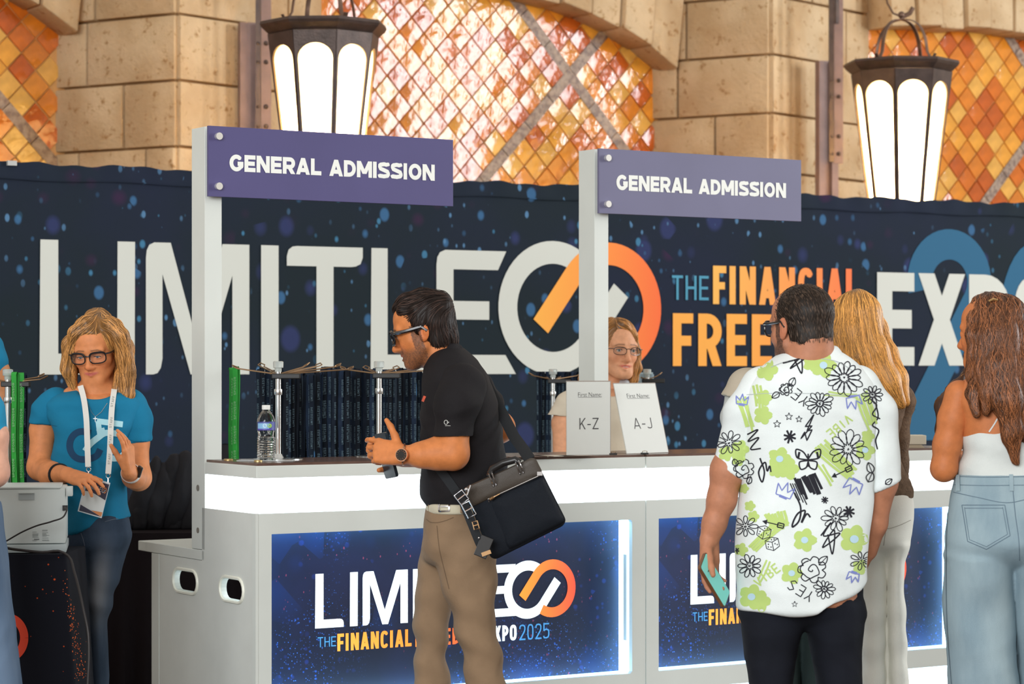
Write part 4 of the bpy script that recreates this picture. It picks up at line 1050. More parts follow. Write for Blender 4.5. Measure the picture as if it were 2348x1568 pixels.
# ------------------------------------------------------------------ man in black polo, seen from his left side
d = 7.65; root = person(P(1045, 0, d), 'man in black polo and tan trousers leaning in with a shoulder bag at the counter'); man1 = root
H = Head(P(973, 757, d), 97, 15, 0, .985)
S = Sdf(.003); head_sdf(S, H, P(1030, 860, d+.02), .057, mouth=.004, jawf=1.04)
A1 = Sdf(.0032); dn = 7.44
sh, el, wr = P(1052, 890, dn), P(1038, 1040, dn-.02), P(932, 1043, dn-.03)
A1.chain([P(1054, 910, dn+.03), P(1042, 960, dn), el], [.046, .051, .047], .02); A1.chain([el, P(1000, 1040, dn-.02), P(965, 1043, dn-.03), wr], [.050, .0475, .037, .0265], .02)
hand_sdf(A1, wr+Vector((-.012, 0, .0)), (-.80, .28, .12), (-.30, -.86, .30), (0, 0, 1), .98, ((12, 28, 20), (34, 50, 30), (42, 58, 34), (48, 60, 34)), (.86, .55, .10), (6, 12))
A2 = Sdf(.0036); df = 7.86
A2.chain([P(1085, 905, df-.02), P(1146, 980, df+.02), P(1040, 1040, df), P(925, 1052, df-.12)], [.052, .047, .045, .027], .02)
hand_sdf(A2, P(918, 1052, df-.13), (-.85, -.35, .12), (.15, .5, -.85), (-.2, -.5, .4), .98, ((25, 45, 25), (40, 50, 30)), (.7, .6, .2))
col = lambda V: face_cols(V, H, (.62, .21, .065), (.40, .13, .09), (.035, .02, .015), (.045, .032, .027, .85))
T = [(796, 1000, 1058, .02, .07), (815, 985, 1082, 0, .115), (840, 977, 1100, 0, .16), (865, 973, 1115, 0, .195), (900, 968, 1134, 0, .205), (940, 962, 1148, 0, .205), (985, 958, 1158, 0, .2), (1030, 960, 1163, 0, .19), (1075, 961, 1162, 0, .18), (1110, 961, 1140, 0, .175), (1140, 968, 1112, 0, .17), (1162, 980, 1096, 0, .165)]
LA = [(1210, 975, 1085, .07, .09), (1250, 966, 1080, .09, .09), (1300, 958, 1062, .09, .092), (1350, 950, 1046, .09, .09), (1400, 945, 1034, .09, .085), (1435, 945, 1030, .09, .08), (1475, 950, 1024, .09, .075), (1520, 949, 1022, .09, .072), (1568, 948, 1028, .09, .072), (1700, 955, 1022, .1, .065), (1900, 965, 1020, .11, .055)]
LB = [(1210, 985, 1120, -.06, .10), (1250, 992, 1133, -.08, .10), (1300, 1003, 1138, -.08, .10), (1350, 1015, 1138, -.08, .098), (1400, 1034, 1136, -.08, .094), (1450, 1044, 1144, -.08, .088), (1500, 1060, 1154, -.08, .082), (1568, 1068, 1160, -.08, .078), (1700, 1085, 1162, -.07, .068), (1900, 1098, 1162, -.06, .058)]
inner = Sdf(.014); inner.col(d, T, .03); inner.col(d, [(1150, 985, 1092, 0, .155), (1250, 975, 1120, 0, .15)], .03); inner.col(d, LA, .02); inner.col(d, LB, .02)
body_mesh(root, [S, A1, A2, (inner, -.014)], col, skin('man1'))
eyes(root, H, (.05, .03, .02))
glasses(root, H, GL_BLACK, .055, .044, .0030, -.003, .108, True, 2.6, .0060, 1.6)
# hair: swept quiff, short sides
hs = [gp(d, [(1010, 700, 0, 30), (970, 690, 0, 28), (935, 696, 0, 24), (915, 708, 0, 15)]), gp(d, [(1015, 700, -.03, 26), (985, 705, -.045, 24), (955, 712, -.05, 18), (925, 712, -.04, 14)]),
      gp(d, [(1015, 700, .03, 26), (985, 702, .045, 24), (950, 706, .05, 18), (925, 710, .03, 14)]),
      gp(d, [(1000, 705, 0, 38), (1008, 740, 0, 33), (1012, 775, 0, 24), (1016, 792, 0, 15)]), gp(d, [(1000, 712, -.035, 30), (998, 740, -.045, 22), (1012, 770, -.035, 18), (1018, 790, -.03, 12)]),
      gp(d, [(975, 718, -.045, 24), (968, 740, -.066, 12), (960, 758, -.07, 6)]), gp(d, [(975, 718, .045, 24), (968, 740, .066, 12), (960, 758, .07, 6)]), gp(d, [(1000, 712, .035, 30), (998, 740, .045, 22), (1012, 770, .035, 18)])]
hairmass(root, 'hair', hs, 1400, HAIRD, (.024, .0125, .009), 3, .0035, length=.05, lift=.003, seg=8, extra=lambda S: scalp(S, H, .006, .050, .5, -.035, -.082), sr=.0010, grooves=.003, light=1.6)
BLK = cloth_mat('polo_black', (.0115, .010, .0115), .8, noise=.1)
S = Sdf(.005); S.col(d, T, .02)
SL = [sleeve([P(1060, 886, dn+.05), P(1048, 930, dn+.005), P(1038, 1003, dn-.010)], [.070, .066, .0625], (.02, 0, -1)), sleeve([P(1085, 892, df-.06), P(1112, 935, df), P(1124, 952, df)], [.062, .058, .056])]
def ex(V):   # drape folds toward the hem and armpit
    z = V[:, 2]; return (.006*np.sin(V[:, 0]*38+V[:, 2]*14+np.sin(V[:, 1]*9)*1.5)*np.clip((1.32-z)/.35, 0, 1)).astype(np.float32)
shirt = cloth([S]+SL, 'polo_shirt', BLK, root, root.location, .007, (10, 10, 14), 3, ex)
# sleeve hem ring, collar, orange placket, sleeve badge
b = MB(); org = root.location

S = Sdf(.004); S.col(d, [(787, 1022, 1054, .0, .055), (800, 1008, 1057, 0, .064), (825, 990, 1072, 0, .085), (838, 984, 1082, 0, .098)], 0, capk=.004); S.chain([P(1004, 838, d-.075), P(1030, 812, d-.07), P(1052, 800, d-.02), P(1052, 800, d+.03), P(1028, 815, d+.07), P(1000, 838, d+.07)], [.010, .012, .012, .012, .012, .010], .008)
S.chain([P(1004, 838, d-.075), P(990, 865, d-.06), P(978, 872, d-.03)], [.012, .010, .008], .008)
cloth(S, 'collar', BLK, shirt, org, .001)
Dr = Draw([shirt]); Dr.line([(975, 908), (970, 920), (965, 933)], 6); Dr.build('placket_stripe', mat('coral', (.75, .12, .06), .7), shirt)
GREY = mat('thread_grey', (.45, .45, .42), .7)
Dr.line([(1023+4*math.cos(a), 968+5*math.sin(a)) for a in [6.283*i/12 for i in range(13)]], 1.6, step=2); Dr.line([(1025, 968), (1030, 968)], 2.2, smooth=False); Dr.line([(1021, 976), (1033, 976)], 1.2, smooth=False); Dr.build('sleeve_emblem', GREY, shirt)
# trousers
TAN = cloth_mat('trousers_tan', (.265, .175, .105), .85, noise=.07, nscale=18)
S = Sdf(.005); S.col(d, [(1150, 982, 1094, 0, .168), (1180, 975, 1108, 0, .17), (1220, 970, 1124, 0, .17), (1260, 969, 1134, 0, .16), (1290, 985, 1132, 0, .12), (1305, 1010, 1110, 0, .05)], .03); S.col(d, LA, .022); S.col(d, LB, .022)
def ex(V):
    z = V[:, 2]; kn = np.exp(-((z-.62)/.16)**2); return ((.0045*np.sin(z*58+V[:, 0]*26+2*np.sin(V[:, 1]*14))*kn)+.004*np.sin(z*30-V[:, 0]*45)*np.exp(-((z-.92)/.12)**2)).astype(np.float32)
pants = cloth(S, 'trousers', TAN, root, org, .0035, (10, 10, 16), 8, ex)
Dr = Draw([pants]); sm = mat('seam_tan', (.15, .095, .055), .9)
Dr.line([(978, 1190), (985, 1196), (1000, 1198), (1020, 1194), (1040, 1186)], 1.6); Dr.line([(1002, 1205), (1008, 1260), (1020, 1310), (1030, 1350)], 1.4); Dr.build('seam', sm, pants)
S = Sdf(.004); S.col(d, [(1150, 979, 1098, 0, .174), (1153, 978, 1099, 0, .175), (1170, 977, 1103, 0, .175), (1173, 978, 1102, 0, .174)], .0, capk=.003)
belt = cloth(S, 'belt', cloth_mat('belt_beige', (.62, .57, .43), .7), root, org, .0005)
Db = Draw([belt]); Db.line([(1008, 1152), (1030, 1151), (1030, 1171), (1008, 1172), (1008, 1152)], 3.4, .004, 2, smooth=False); Db.line([(1012, 1162), (1028, 1161)], 2.6, .005, smooth=False); Db.build('buckle', CHROME, belt)
for q in (986, 1060):
    b = MB(); c = P(q, 1161, 7.475 if q > 1000 else 7.56)-org; b.box((c.x-.006, c.y-.012, c.z-.02), (c.x+.006, c.y+.01, c.z+.02), bev=.002); b.build('belt_loop', TAN, pants)
shoes(root, [(P(1000, 0, d).x, .1), (P(1125, 0, d).x, -.07)], d, 90, mat('leather_brown', (.1, .05, .03), .5))
# watch
wc = P(926, 1042, dn-.03); b = MB(); ax = nrm((-.95, .1, .0)); 
b.tube([wc-org+Vector((0.006*math.sin(a)*0, .031*math.sin(a), .031*math.cos(a))) for a in [6.283*i/24 for i in range(24)]], .010, 6, closed=True, flat=.35, up=(0, 1, 0)) if False else b.tube([wc-org+Vector((.002*math.cos(a), .0295*math.sin(a), .0300*math.cos(a))) for a in [6.283*i/24 for i in range(24)]], .0042, 6, closed=True)
wt = b.build('wristwatch', mat('rose_gold', (.65, .32, .18), .25, .9), root, smooth=True)
b = MB(); n = Vector((-.35, -.93, .1)).normalized(); c = wc-org+Vector((-.004, -.036, 0)); b.tube([c+n*-.004, c+n*.006], .0205, 20); b.build('watch_case', mat('rose_gold', (.65, .32, .18), .25, .9), wt, smooth=True)
b = MB(); b.tube([c+n*.006, c+n*.0068], .0175, 20); dl = b.build('watch_dial', mat('dial', (.02, .018, .016), .2), wt)
b = MB()
for i in range(12):
    a = 6.283*i/12; u_ = Vector((n.y, -n.x, 0)).normalized(); v_ = n.cross(u_); p0 = c+n*.0072+(u_*math.cos(a)+v_*math.sin(a))*.011; p1 = c+n*.0072+(u_*math.cos(a)+v_*math.sin(a))*.0155; b.tube([p0, p1], .0006, 4)
o = b.build('hour_marks', mat('rose_gold', (.65, .32, .18), .25, .9), wt); o['kind'] = 'stuff'
# phone in his hands
def slab(name, c, xa, ya, w_, h_, t_, m1, m2, label, cat='phone', bev=.006):
    xa = Vector(xa).normalized(); ya = Vector(ya); ya = (ya-xa*ya.dot(xa)).normalized(); za = xa.cross(ya)
    M = Matrix(((xa.x, ya.x, za.x, c[0]), (xa.y, ya.y, za.y, c[1]), (xa.z, ya.z, za.z, c[2]), (0, 0, 0, 1)))
    r = empty(name, c, 0, label, cat); M2 = M.copy(); M2.translation = (0, 0, 0)
    lp = [(sx*(w_/2-.008)+.008*math.cos(a), sy*(h_/2-.008)+.008*math.sin(a)) for sx, sy, a0 in ((1, 1, 0), (-1, 1, 90), (-1, -1, 180), (1, -1, 270)) for a in [math.radians(a0+30*i) for i in range(4)]]
    V, Fc = fill2d([lp], t_/2); b = MB(); b.add([M2 @ Vector(v) for v in V], Fc); b.build('case', m1, r)
    V, Fc = fill2d([[(x*.94, y*.97) for x, y in lp]], 0)
    for sg in (1,):
        b = MB(); b.add([M2 @ Vector((v[0], v[1], sg*(t_/2+.0006))) for v in V], Fc); sc_ = b.build('screen', m2, r)
    return r, M2, sc_
slab('phone', P(886, 1044, 7.60), (-.4, .7, -.1), (-.25, 0, .95), .074, .145, .010, mat('phone_case_dark', (.02, .03, .04), .3), mat('phone_glass', (.03, .10, .13), .08), 'dark phone gripped in both hands of the man in black')

# ------------------------------------------------------------------ shoulder bag
bm_ = Vector((0, 0, 0)); BD = 7.30
corn = [(1063, 1118), (1225, 1046), (1302, 1200), (1128, 1287)]       # corners of the front face in the photo
root = empty('shoulder_bag', P(1180, 1165, BD), 0, 'black shoulder bag with grey leather top on the hip of the man in black', 'bag'); org = root.location; bag = root
def bagpt(s, t, dy=0.):     # s right 0..1, t down 0..1
    a = Vector(corn[0])*(1-s)+Vector(corn[1])*s; b_ = Vector(corn[3])*(1-s)+Vector(corn[2])*s; p = a*(1-t)+b_*t; return P(p.x, p.y, BD+dy+.05*(1-s))
def rr_loop(n=6, s0=0, s1=1, t0=0, t1=1, r=.09):
    out = []
    for cs, ct, a0 in ((s1-r, t0+r, -90), (s1-r, t1-r, 0), (s0+r, t1-r, 90), (s0+r, t0+r, 180)):
        for i in range(n+1):
            a = math.radians(a0+90*i/n); out.append((cs+r*math.cos(a), ct+r*math.sin(a)))
    return out
def shell(name, m, parent, s0, s1, t0, t1, y0, y1, r=.09, puff=.012):
    lp = rr_loop(6, s0, s1, t0, t1, r); n = len(lp); cs, ct = (s0+s1)/2, (t0+t1)/2; V = []; fs = []; lay = []
    for f, y in ((.0, y0-puff), (.5, y0-puff*.85), (.88, y0-puff*.35), (1., y0+.008), (1., y1-.008), (.92, y1)):
        lay.append([bagpt(cs+(a-cs)*f, ct+(b_-ct)*f, y)-org for a, b_ in lp])
    for L_ in lay: V += L_
    for i in range(len(lay)-1):
        for j in range(n): fs.append((i*n+j, i*n+(j+1) % n, (i+1)*n+(j+1) % n, (i+1)*n+j))
    fs.append(tuple(range((len(lay)-1)*n, len(lay)*n))); b = MB(); b.add(V, fs); me = b.mesh(name, m); bm = bmesh.new(); bm.from_mesh(me); bmesh.ops.remove_doubles(bm, verts=bm.verts, dist=1e-5); bmesh.ops.recalc_face_normals(bm, faces=bm.faces); bm.to_mesh(me); bm.free()
    me.polygons.foreach_set('use_smooth', [True]*len(me.polygons)); me.set_sharp_from_angle(angle=.9); return link(name, me, None, parent)
NYL = cloth_mat('nylon_navy_black', (.008, .011, .017), .55, bump=.0015, bscale=900); LEA = mat('leather_grey', (.055, .043, .033), .42, bump=.0006, bscale=700, spec=.5)
shell('bag_body', NYL, root, 0, 1, .03, 1, 0, .10)
shell('leather_top', LEA, root, -.005, 1.005, 0, .27, -.014, .085, .07, .004)
shell('front_pocket', NYL, root, .22, .985, .27, .965, -.010, .02, .06, .010)
b = MB(); b.tube([bagpt(.235, .30, -.022)-org, bagpt(.235, .262, -.024)-org, bagpt(.5, .262, -.026)-org, bagpt(.985, .262, -.024)-org], .0017, 6); b.build('zip_track', CHROME, root, smooth=True)
b = MB(); b.tube([bagpt(.26, .275, -.030)-org, bagpt(.31, .268, -.034)-org], .0045, 6); b.tube([bagpt(.31, .268, -.034)-org, bagpt(.40, .262, -.034)-org], .002, 6); b.build('zip_pull', mat('gold_pull', (.5, .3, .15), .3, .9), root, smooth=True)
b = MB(); b.box(tuple(bagpt(.965, .24, -.03)-org-Vector((.008, 0, .006))), tuple(bagpt(.965, .24, -.02)-org+Vector((.008, 0, .006)))); b.build('zip_end', CHROME, root)
# handle
hp = [bagpt(.36, .14, -.02), bagpt(.37, .0, -.028), bagpt(.44, -.07, -.03), bagpt(.60, -.085, -.03), bagpt(.76, -.06, -.03), bagpt(.80, .0, -.028), bagpt(.78, .12, -.02)]
b = MB(); b.tube([p-org for p in hp[1:-1]], .0115, 10); b.build('handle', mat('leather_black', (.012, .011, .011), .35, spec=.6), root, smooth=True)
for s_ in (.37, .41, .745, .79):
    b = MB(); b.tube([bagpt(s_-.01, .14, -.022)-org, bagpt(s_-.002, .05, -.044)-org, bagpt(s_, -.02, -.046)-org, bagpt(s_+.004, -.06, -.02)-org], .0026, 6); b.build('handle_ring', CHROME, root, smooth=True)
# strap over his far shoulder, and its near end with buckles
stm = mat('strap_web', (.010, .012, .015), .8)
sp_ = [(1108, 868, 7.78), (1122, 895, 7.74), (1150, 945, 7.62), (1178, 1000, 7.48), (1200, 1030, 7.36), (1214, 1052, 7.30)]
b = MB(); b.tube([P(*q)-org for q in sp_], .018, 8, flat=.12, up=(0, -1, .2)); b.build('strap', stm, root, smooth=True)
Ds = Draw([shirt])
Ds.line([(1000, 1062), (1024, 1095), (1054, 1140)], 20, .006, 6); Ds.build('strap_over_shirt', stm, root)
b = MB(); b.tube([P(*q)-org for q in [(1045, 1125, 7.40), (1062, 1150, 7.33), (1078, 1190, 7.31), (1098, 1240, 7.31), (1115, 1275, 7.31)]], .014, 8, flat=.14, up=(0, -1, .2)); b.build('strap_end', stm, root, smooth=True)
def ringbox(x, y, w_, h_, ang, m, name='strap_buckle', r=.0024):
    c = P(x, y, 7.285); a = math.radians(ang); ux_ = Vector((math.cos(a), 0, -math.sin(a))); vx = Vector((math.sin(a), 0, math.cos(a)))
    b = MB(); w2, h2 = w_/2/F*7.285, h_/2/F*7.285; b.tube([c-org+ux_*sx*w2+vx*sy*h2 for sx, sy in ((-1, -1), (1, -1), (1, 1), (-1, 1))], r, 6, closed=True)
    b.tube([c-org-ux_*w2, c-org+ux_*w2], r*.8, 6); b.build(name, m, root, smooth=True)
ringbox(1058, 1140, 22, 26, -38, CHROME); ringbox(1075, 1168, 20, 34, -28, CHROME); ringbox(1091, 1204, 12, 18, -15, mat('gold_pull', (.5, .3, .15), .3, .9)); 
b = MB(); b.tube([P(1071, 1135, 7.29)-org, P(1079, 1112, 7.29)-org], .0035, 6); b.sphere(P(1069, 1122, 7.29)-org, .006); b.build('swivel_hook', CHROME, root, smooth=True)
b = MB(); c = P(1098, 1233, 7.28)-org; b.sphere(c, .0035, 8, 5); b.build('rivet', CHROME, root, smooth=True)
b = MB(); M_ = Matrix.Translation(P(1110, 1252, 7.285)-org) @ Matrix.Rotation(math.radians(22), 4, 'Y'); b.box((-.02, 0, -.035), (.02, .006, .03), bev=.002, M=M_); tg = b.build('luggage_tag', mat('leather_black', (.012, .011, .011), .35, spec=.6), root)
b = MB(); M_ = Matrix.Translation(P(1115, 1268, 7.283)-org) @ Matrix.Rotation(math.radians(-20), 4, 'Y'); b.box((-.0145, -.002, -.006), (.0145, .0, .006), M=M_); b.build('tag_plate', mat('gold_pull', (.5, .3, .15), .3, .9), tg)

# ------------------------------------------------------------------ woman in teal staff shirt
d = 8.1; root = person(P(205, 0, d), 'blonde woman with black glasses in a teal infinity-symbol staff shirt looking down'); org = root.location; staff = root
H = Head(P(220, 804, d), 8, 14, -3, .915)
S = Sdf(.0024); EO = (.0036, -.0010); head_sdf(S, H, P(222, 915, d+.03), .045, fem=True, jawf=.90, eyeo=EO)
S.chain([P(170, 915, d+.02), P(222, 905, d+.01), P(285, 915, d+.02)], [.045, .055, .045], .03)
A1 = Sdf(.0032); A1.chain([P(116, 935, d+.02), P(100, 985, d+.02), P(92, 1070, d-.02)], [.040, .044, .040], .02); A1.chain([P(92, 1072, d-.02), P(118, 1088, d-.12), P(152, 1088, d-.24)], [.042, .040, .026], .02)
hand_sdf(A1, P(156, 1088, d-.25), (.80, -.52, -.22), (.25, -.60, .75), (.3, -.2, 1), .84, ((12, 18, 12), (24, 28, 16), (30, 32, 18), (34, 36, 20)), (.45, .90, -.15), (4, 6), 3)
A2 = Sdf(.0032); A2.chain([P(304, 940, d+.02), P(312, 1010, d), P(316, 1095, d-.03)], [.040, .042, .040], .02); A2.chain([P(318, 1095, d-.03), P(308, 1092, d-.12), P(296, 1082, d-.20)], [.042, .038, .026], .02)
hand_sdf(A2, P(296, 1078, d-.21), (-.02, -.30, .95), (.92, -.30, .1), (-.3, -.95, .1), .86, ((8, 14, 10), (12, 18, 12), (18, 24, 14), (24, 28, 18)), (.30, .9, -.35), (6, 8), 2)
TT = [(890, 168, 268, .02, .05), (902, 128, 305, .02, .085), (918, 105, 322, .02, .11), (945, 100, 326, .02, .12), (975, 118, 312, 0, .125), (1000, 125, 302, 0, .125), (1050, 118, 292, 0, .12), (1100, 112, 286, 0, .118), (1150, 128, 290, 0, .125), (1185, 140, 298, 0, .13), (1215, 146, 298, 0, .13), (1232, 148, 290, 0, .13)]
L1_ = [(1225, 196, 294, 0, .11), (1260, 190, 288, 0, .108), (1310, 187, 276, 0, .10), (1360, 190, 262, 0, .09), (1410, 200, 250, 0, .078), (1440, 204, 246, 0, .072), (1490, 206, 249, 0, .07), (1568, 206, 250, 0, .068), (1860, 212, 245, 0, .05)]
L2_ = [(1225, 146, 214, 0, .11), (1260, 146, 208, -.02, .108), (1310, 148, 206, -.03, .10), (1400, 152, 204, -.03, .085), (1490, 158, 205, -.03, .075), (1860, 165, 200, -.03, .05)]
inner = Sdf(.014); inner.col(d, TT, .02); inner.col(d, L1_, .02); inner.col(d, L2_, .02)
SKW = (.68, .255, .10)
colf = lambda V: face_cols(V, H, SKW, (.50, .12, .10), (.16, .08, .04), fem=True)
body_mesh(root, [S, A1, A2, (inner, -.014)], colf, skin('w1')); eyes(root, H, (.10, .16, .22), .35, EO)
glasses(root, H, GL_BLACK, .056, .040, .0024, -.005, .107, False, 3.0, .003, 1.6)
hg = [gp(d, [(228, 738, -.02, 16), (198, 742, -.055, 16), (172, 765, -.055, 16), (163, 810, -.035, 15), (160, 855, -.02, 15), (172, 890, -.01, 9)]),
      gp(d, [(228, 744, .0, 26), (192, 752, .01, 24), (166, 790, .03, 22), (160, 845, .03, 19), (170, 890, .03, 10)]),
      gp(d, [(222, 740, -.03, 15), (250, 744, -.06, 17), (277, 770, -.055, 17), (285, 820, -.035, 17), (288, 875, -.02, 17), (285, 925, -.01, 12)]),
      gp(d, [(225, 744, .0, 26), (258, 752, .01, 24), (282, 800, .03, 24), (287, 860, .03, 22), (284, 930, .02, 12)]),
      gp(d, [(262, 750, -.05, 14), (283, 790, -.045, 14), (294, 850, -.03, 13), (293, 905, -.03, 13), (280, 938, -.03, 7)]),
      gp(d, [(225, 742, .05, 40), (225, 790, .06, 42), (225, 850, .06, 42), (225, 900, .06, 36)]),
      gp(d, [(272, 860, -.02, 12), (266, 900, -.02, 12), (278, 930, -.03, 10)])]
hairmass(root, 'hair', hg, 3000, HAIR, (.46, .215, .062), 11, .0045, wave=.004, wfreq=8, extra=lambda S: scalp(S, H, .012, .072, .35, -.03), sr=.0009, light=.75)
for sx in (-1, 1):
    b = MB(); b.sphere(Vector(H(sx*.081, .0, -.036))-org, .0032, 8, 5); b.build('earring', CHROME, root, smooth=True)
TEAL = cloth_mat('teal_cotton', (.010, .185, .335), .85, noise=.05)
S = Sdf(.005); S.col(d, TT, .02)
SL = [sleeve([P(128, 925, d+.02), P(112, 945, d+.02), P(102, 974, d+.02)], [.056, .056, .052], (-.1, 0, -1)), sleeve([P(296, 930, d+.02), P(308, 965, d+.01), P(312, 1014, d)], [.056, .053, .0495], (.15, 0, -1))]
S.cut(P(205, 1212, d), (.28, -.0, -1))
S.ell(P(222, 888, d-.05), (.068, .075, .040), None, .012, 's')
def ex(V): return (.0075*np.sin(V[:, 0]*34-V[:, 2]*20+2*np.sin(V[:, 2]*9))*np.clip((1.22-V[:, 2])/.3, 0, 1)*np.clip((.5+.5*np.sin(V[:, 0]*12)), 0, 1)).astype(np.float32)
tee = cloth([S]+SL, 't_shirt', TEAL, root, org, .0045, (9, 9, 13), 5, ex)
Dr = Draw([tee])
for k_, (cx_, cy_) in enumerate(((101, 971), (313, 1012))):
    Dr.line([(cx_-38 if k_ == 0 else cx_-22, cy_+(2 if k_ == 0 else -6)), (cx_, cy_+1), (cx_+(30 if k_ == 0 else 22), cy_+(6 if k_ == 0 else 0))], 1.2)
Dr.build('sleeve_stitch', mat('teal_dark_thread', (.006, .10, .19), .9), tee)
# the printed infinity and numeral on her chest
cx_, cy_, rx, ry = 191, 1020, 28, 32
c1_, c2_ = (192, 1021), (262, 1021)
wpath = [(c1_[0]+3, 1034), (205, 1020), (225, 1003), (240, 993)]+[(262+27*math.sin(math.radians(a)), 1022-29*math.cos(math.radians(a))) for a in range(0, 215, 12)]
dpath = [(262-32, 1030), (222, 1044), (208, 1051)]+[(188-28*math.sin(math.radians(a)), 1021+32*math.cos(math.radians(a))) for a in range(0, 200, 12)]+[(208, 993)]
Dr.line(dpath, 15, step=3); Dr.line([(222, 1078), (222, 1084)], 46, smooth=False); Dr.build('print_navy', mat('tee_navy', (.008, .05, .12), .85), tee)
Dr.line(wpath, 14, .0018, step=3); Dr.line([(222, 966), (281, 973)], 13, .0018, smooth=False); Dr.line([(225, 966), (229, 996)], 12, .0018, smooth=False); Dr.line([(222, 989), (240, 984)], 9, .0018); Dr.build('print_pale', mat('tee_pale', (.42, .72, .80), .85), tee)
J = denim('denim_dark', (.028, .045, .075), (.05, .075, .12))
S = Sdf(.0055); S.col(d, [(1178, 148, 293, 0, .125), (1215, 146, 295, 0, .128), (1250, 148, 290, 0, .12), (1275, 165, 275, 0, .07)], .03); S.col(d, L1_, .02); S.col(d, L2_, .02)
def ex(V): z = V[:, 2]; return (.004*np.sin(z*60+V[:, 0]*30)*np.exp(-((z-.72)/.1)**2)+.003*np.sin(z*40-V[:, 0]*60)*np.exp(-((z-.98)/.1)**2)).astype(np.float32)
jn = cloth(S, 'jeans', J, root, org, .003, (10, 10, 14), 6, ex)
# worn pale thigh of the jeans
me = jn.data; nt_ = J.node_tree; a_ = nt_.nodes.new('ShaderNodeAttribute'); a_.attribute_name = 'Wear'; mx_ = nt_.nodes.new('ShaderNodeMix'); mx_.data_type = 'RGBA'; bs_ = nt_.nodes['Principled BSDF']; src_ = bs_.inputs['Base Color'].links[0].from_socket
nt_.links.new(a_.outputs['Fac'], mx_.inputs[0]); nt_.links.new(src_, mx_.inputs[6]); mx_.inputs[7].default_value = (.24, .25, .27, 1); nt_.links.new(mx_.outputs[2], bs_.inputs['Base Color'])
Vj = np.empty(len(me.vertices)*3, np.float32); me.vertices.foreach_get('co', Vj); Vj = Vj.reshape(-1, 3)+np.array(org, np.float32)
pz = HY-(Vj[:, 2]-CZ)*F/Vj[:, 1]; pxx = CX+Vj[:, 0]*F/Vj[:, 1]; ctr = np.interp(pz, [1250, 1300, 1350, 1400, 1450], [238, 232, 226, 224, 225])
wr_ = np.exp(-((pxx-ctr)/20)**2)*np.exp(-((pz-1345)/75)**2)*.8
at = me.attributes.new('Wear', 'FLOAT', 'POINT'); at.data.foreach_set('value', wr_.astype(np.float32))
Dr = Draw([jn]); Dr.line([(240, 1196), (262, 1190), (290, 1187)], 1.4); Dr.line([(186, 1222), (192, 1240), (196, 1262)], 1.5); Dr.build('seam', mat('denim_thread', (.10, .12, .16), .9), jn)
shoes(root, [(P(228, 0, d).x, 0), (P(180, 0, d).x, -.03)], d, 0, mat('leather_black', (.012, .011, .011), .35))
cuff('hair_tie', P(136, 1088, d-.183), P(152, 1088, d-.24)-P(118, 1088, d-.12), .034, .006, .6, mat('elastic_black', (.01, .01, .012), .9), root)
wax = P(296, 1082, d-.20)-P(308, 1092, d-.12); sw = cuff('smartwatch', P(300, 1085, d-.175), wax, .0315, .010, .14, mat('watch_band_white', (.75, .73, .70), .5), root); wc = P(300, 1085, d-.175)-org
b = MB(); M_ = Matrix.Translation(wc+Vector((.030, -.012, .006))) @ Matrix.Rotation(math.radians(-42), 4, 'Z') @ Matrix.Rotation(math.radians(28), 4, 'Y'); b.box((-.010, -.012, -.019), (.010, .0, .019), bev=.003, M=M_) if False else b.box((-.010, -.006, -.019), (.010, .004, .019), bev=.003, M=M_); b.build('watch_screen', mat('dial', (.02, .018, .016), .2), sw)
# necklace
b = MB(); Dn = Draw([tee, root.children[0]]); pts = []
for x, y in ((196, 905), (202, 925), (210, 945), (219, 956), (232, 945), (246, 925)):
    h_ = Dn.hit(x, y); pts.append(h_[0]+h_[1]*.003-org) if h_ else None
b.tube(pts, .0009, 5); nk = b.build('necklace', mat('silver', (.7, .7, .68), .25, 1.), root, smooth=True)
b = MB(); c = pts[len(pts)//2] if pts else Vector(); c = Dn.hit(219, 962)[0]-org+Vector((0, -.004, 0)); b.box((c.x-.0012, c.y-.001, c.z-.013), (c.x+.0012, c.y+.001, c.z+.010)); b.box((c.x-.007, c.y-.0012, c.z+.002), (c.x+.007, c.y+.0008, c.z+.005)); b.build('cross_pendant', mat('silver', (.7, .7, .68), .25, 1.), nk)
# lanyard and badge (hangs from her neck)
lroot = empty('lanyard', P(215, 1000, d-.15), 0, 'white STAFF lanyard with a badge around the neck of the woman in teal', 'lanyard'); lo = lroot.location
LNW = mat('lanyard_white', (.74, .74, .70), .8)
Dl = Draw([tee])
def ribbon(pxs, w_, name):
    b = MB(); V = []; fs = []; qs = [np.array(p[:2], float) for p in pxs]; L_ = np.r_[0, np.cumsum([np.linalg.norm(b_-a) for a, b_ in zip(qs, qs[1:])])]; tt = np.linspace(0, L_[-1], 26); A_ = np.array(pxs, float)
    q = np.stack([herm(L_, A_[:, i], tt) for i in range(3)], 1); prev_y = None; C_ = []
    for i in range(26):
        h_ = Dl.hit(q[i, 0], q[i, 1]); y_ = min(h_[0].y-.004, q[i, 2]) if h_ else q[i, 2]; C_.append(y_)
    C_ = np.array(C_); 
    for _ in range(2): C_[1:-1] = np.minimum(C_[1:-1], (C_[:-2]+C_[2:])/2)
    for i in range(26):
        t = q[min(i+1, 25)]-q[max(i-1, 0)]; t = t[:2]/np.linalg.norm(t[:2]); n = np.array([-t[1], t[0]])*w_/2
        for sg in (-1, 1): V.append(P(q[i, 0]+sg*n[0], q[i, 1]+sg*n[1], C_[i])-lo)
    for i in range(25): fs.append((2*i, 2*i+1, 2*i+3, 2*i+2))
    b.add(V, fs); me = b.mesh(name, LNW); o = link(name, me, None, lroot); m_ = o.modifiers.new('s', 'SOLIDIFY'); m_.thickness = .001; return o, q, C_
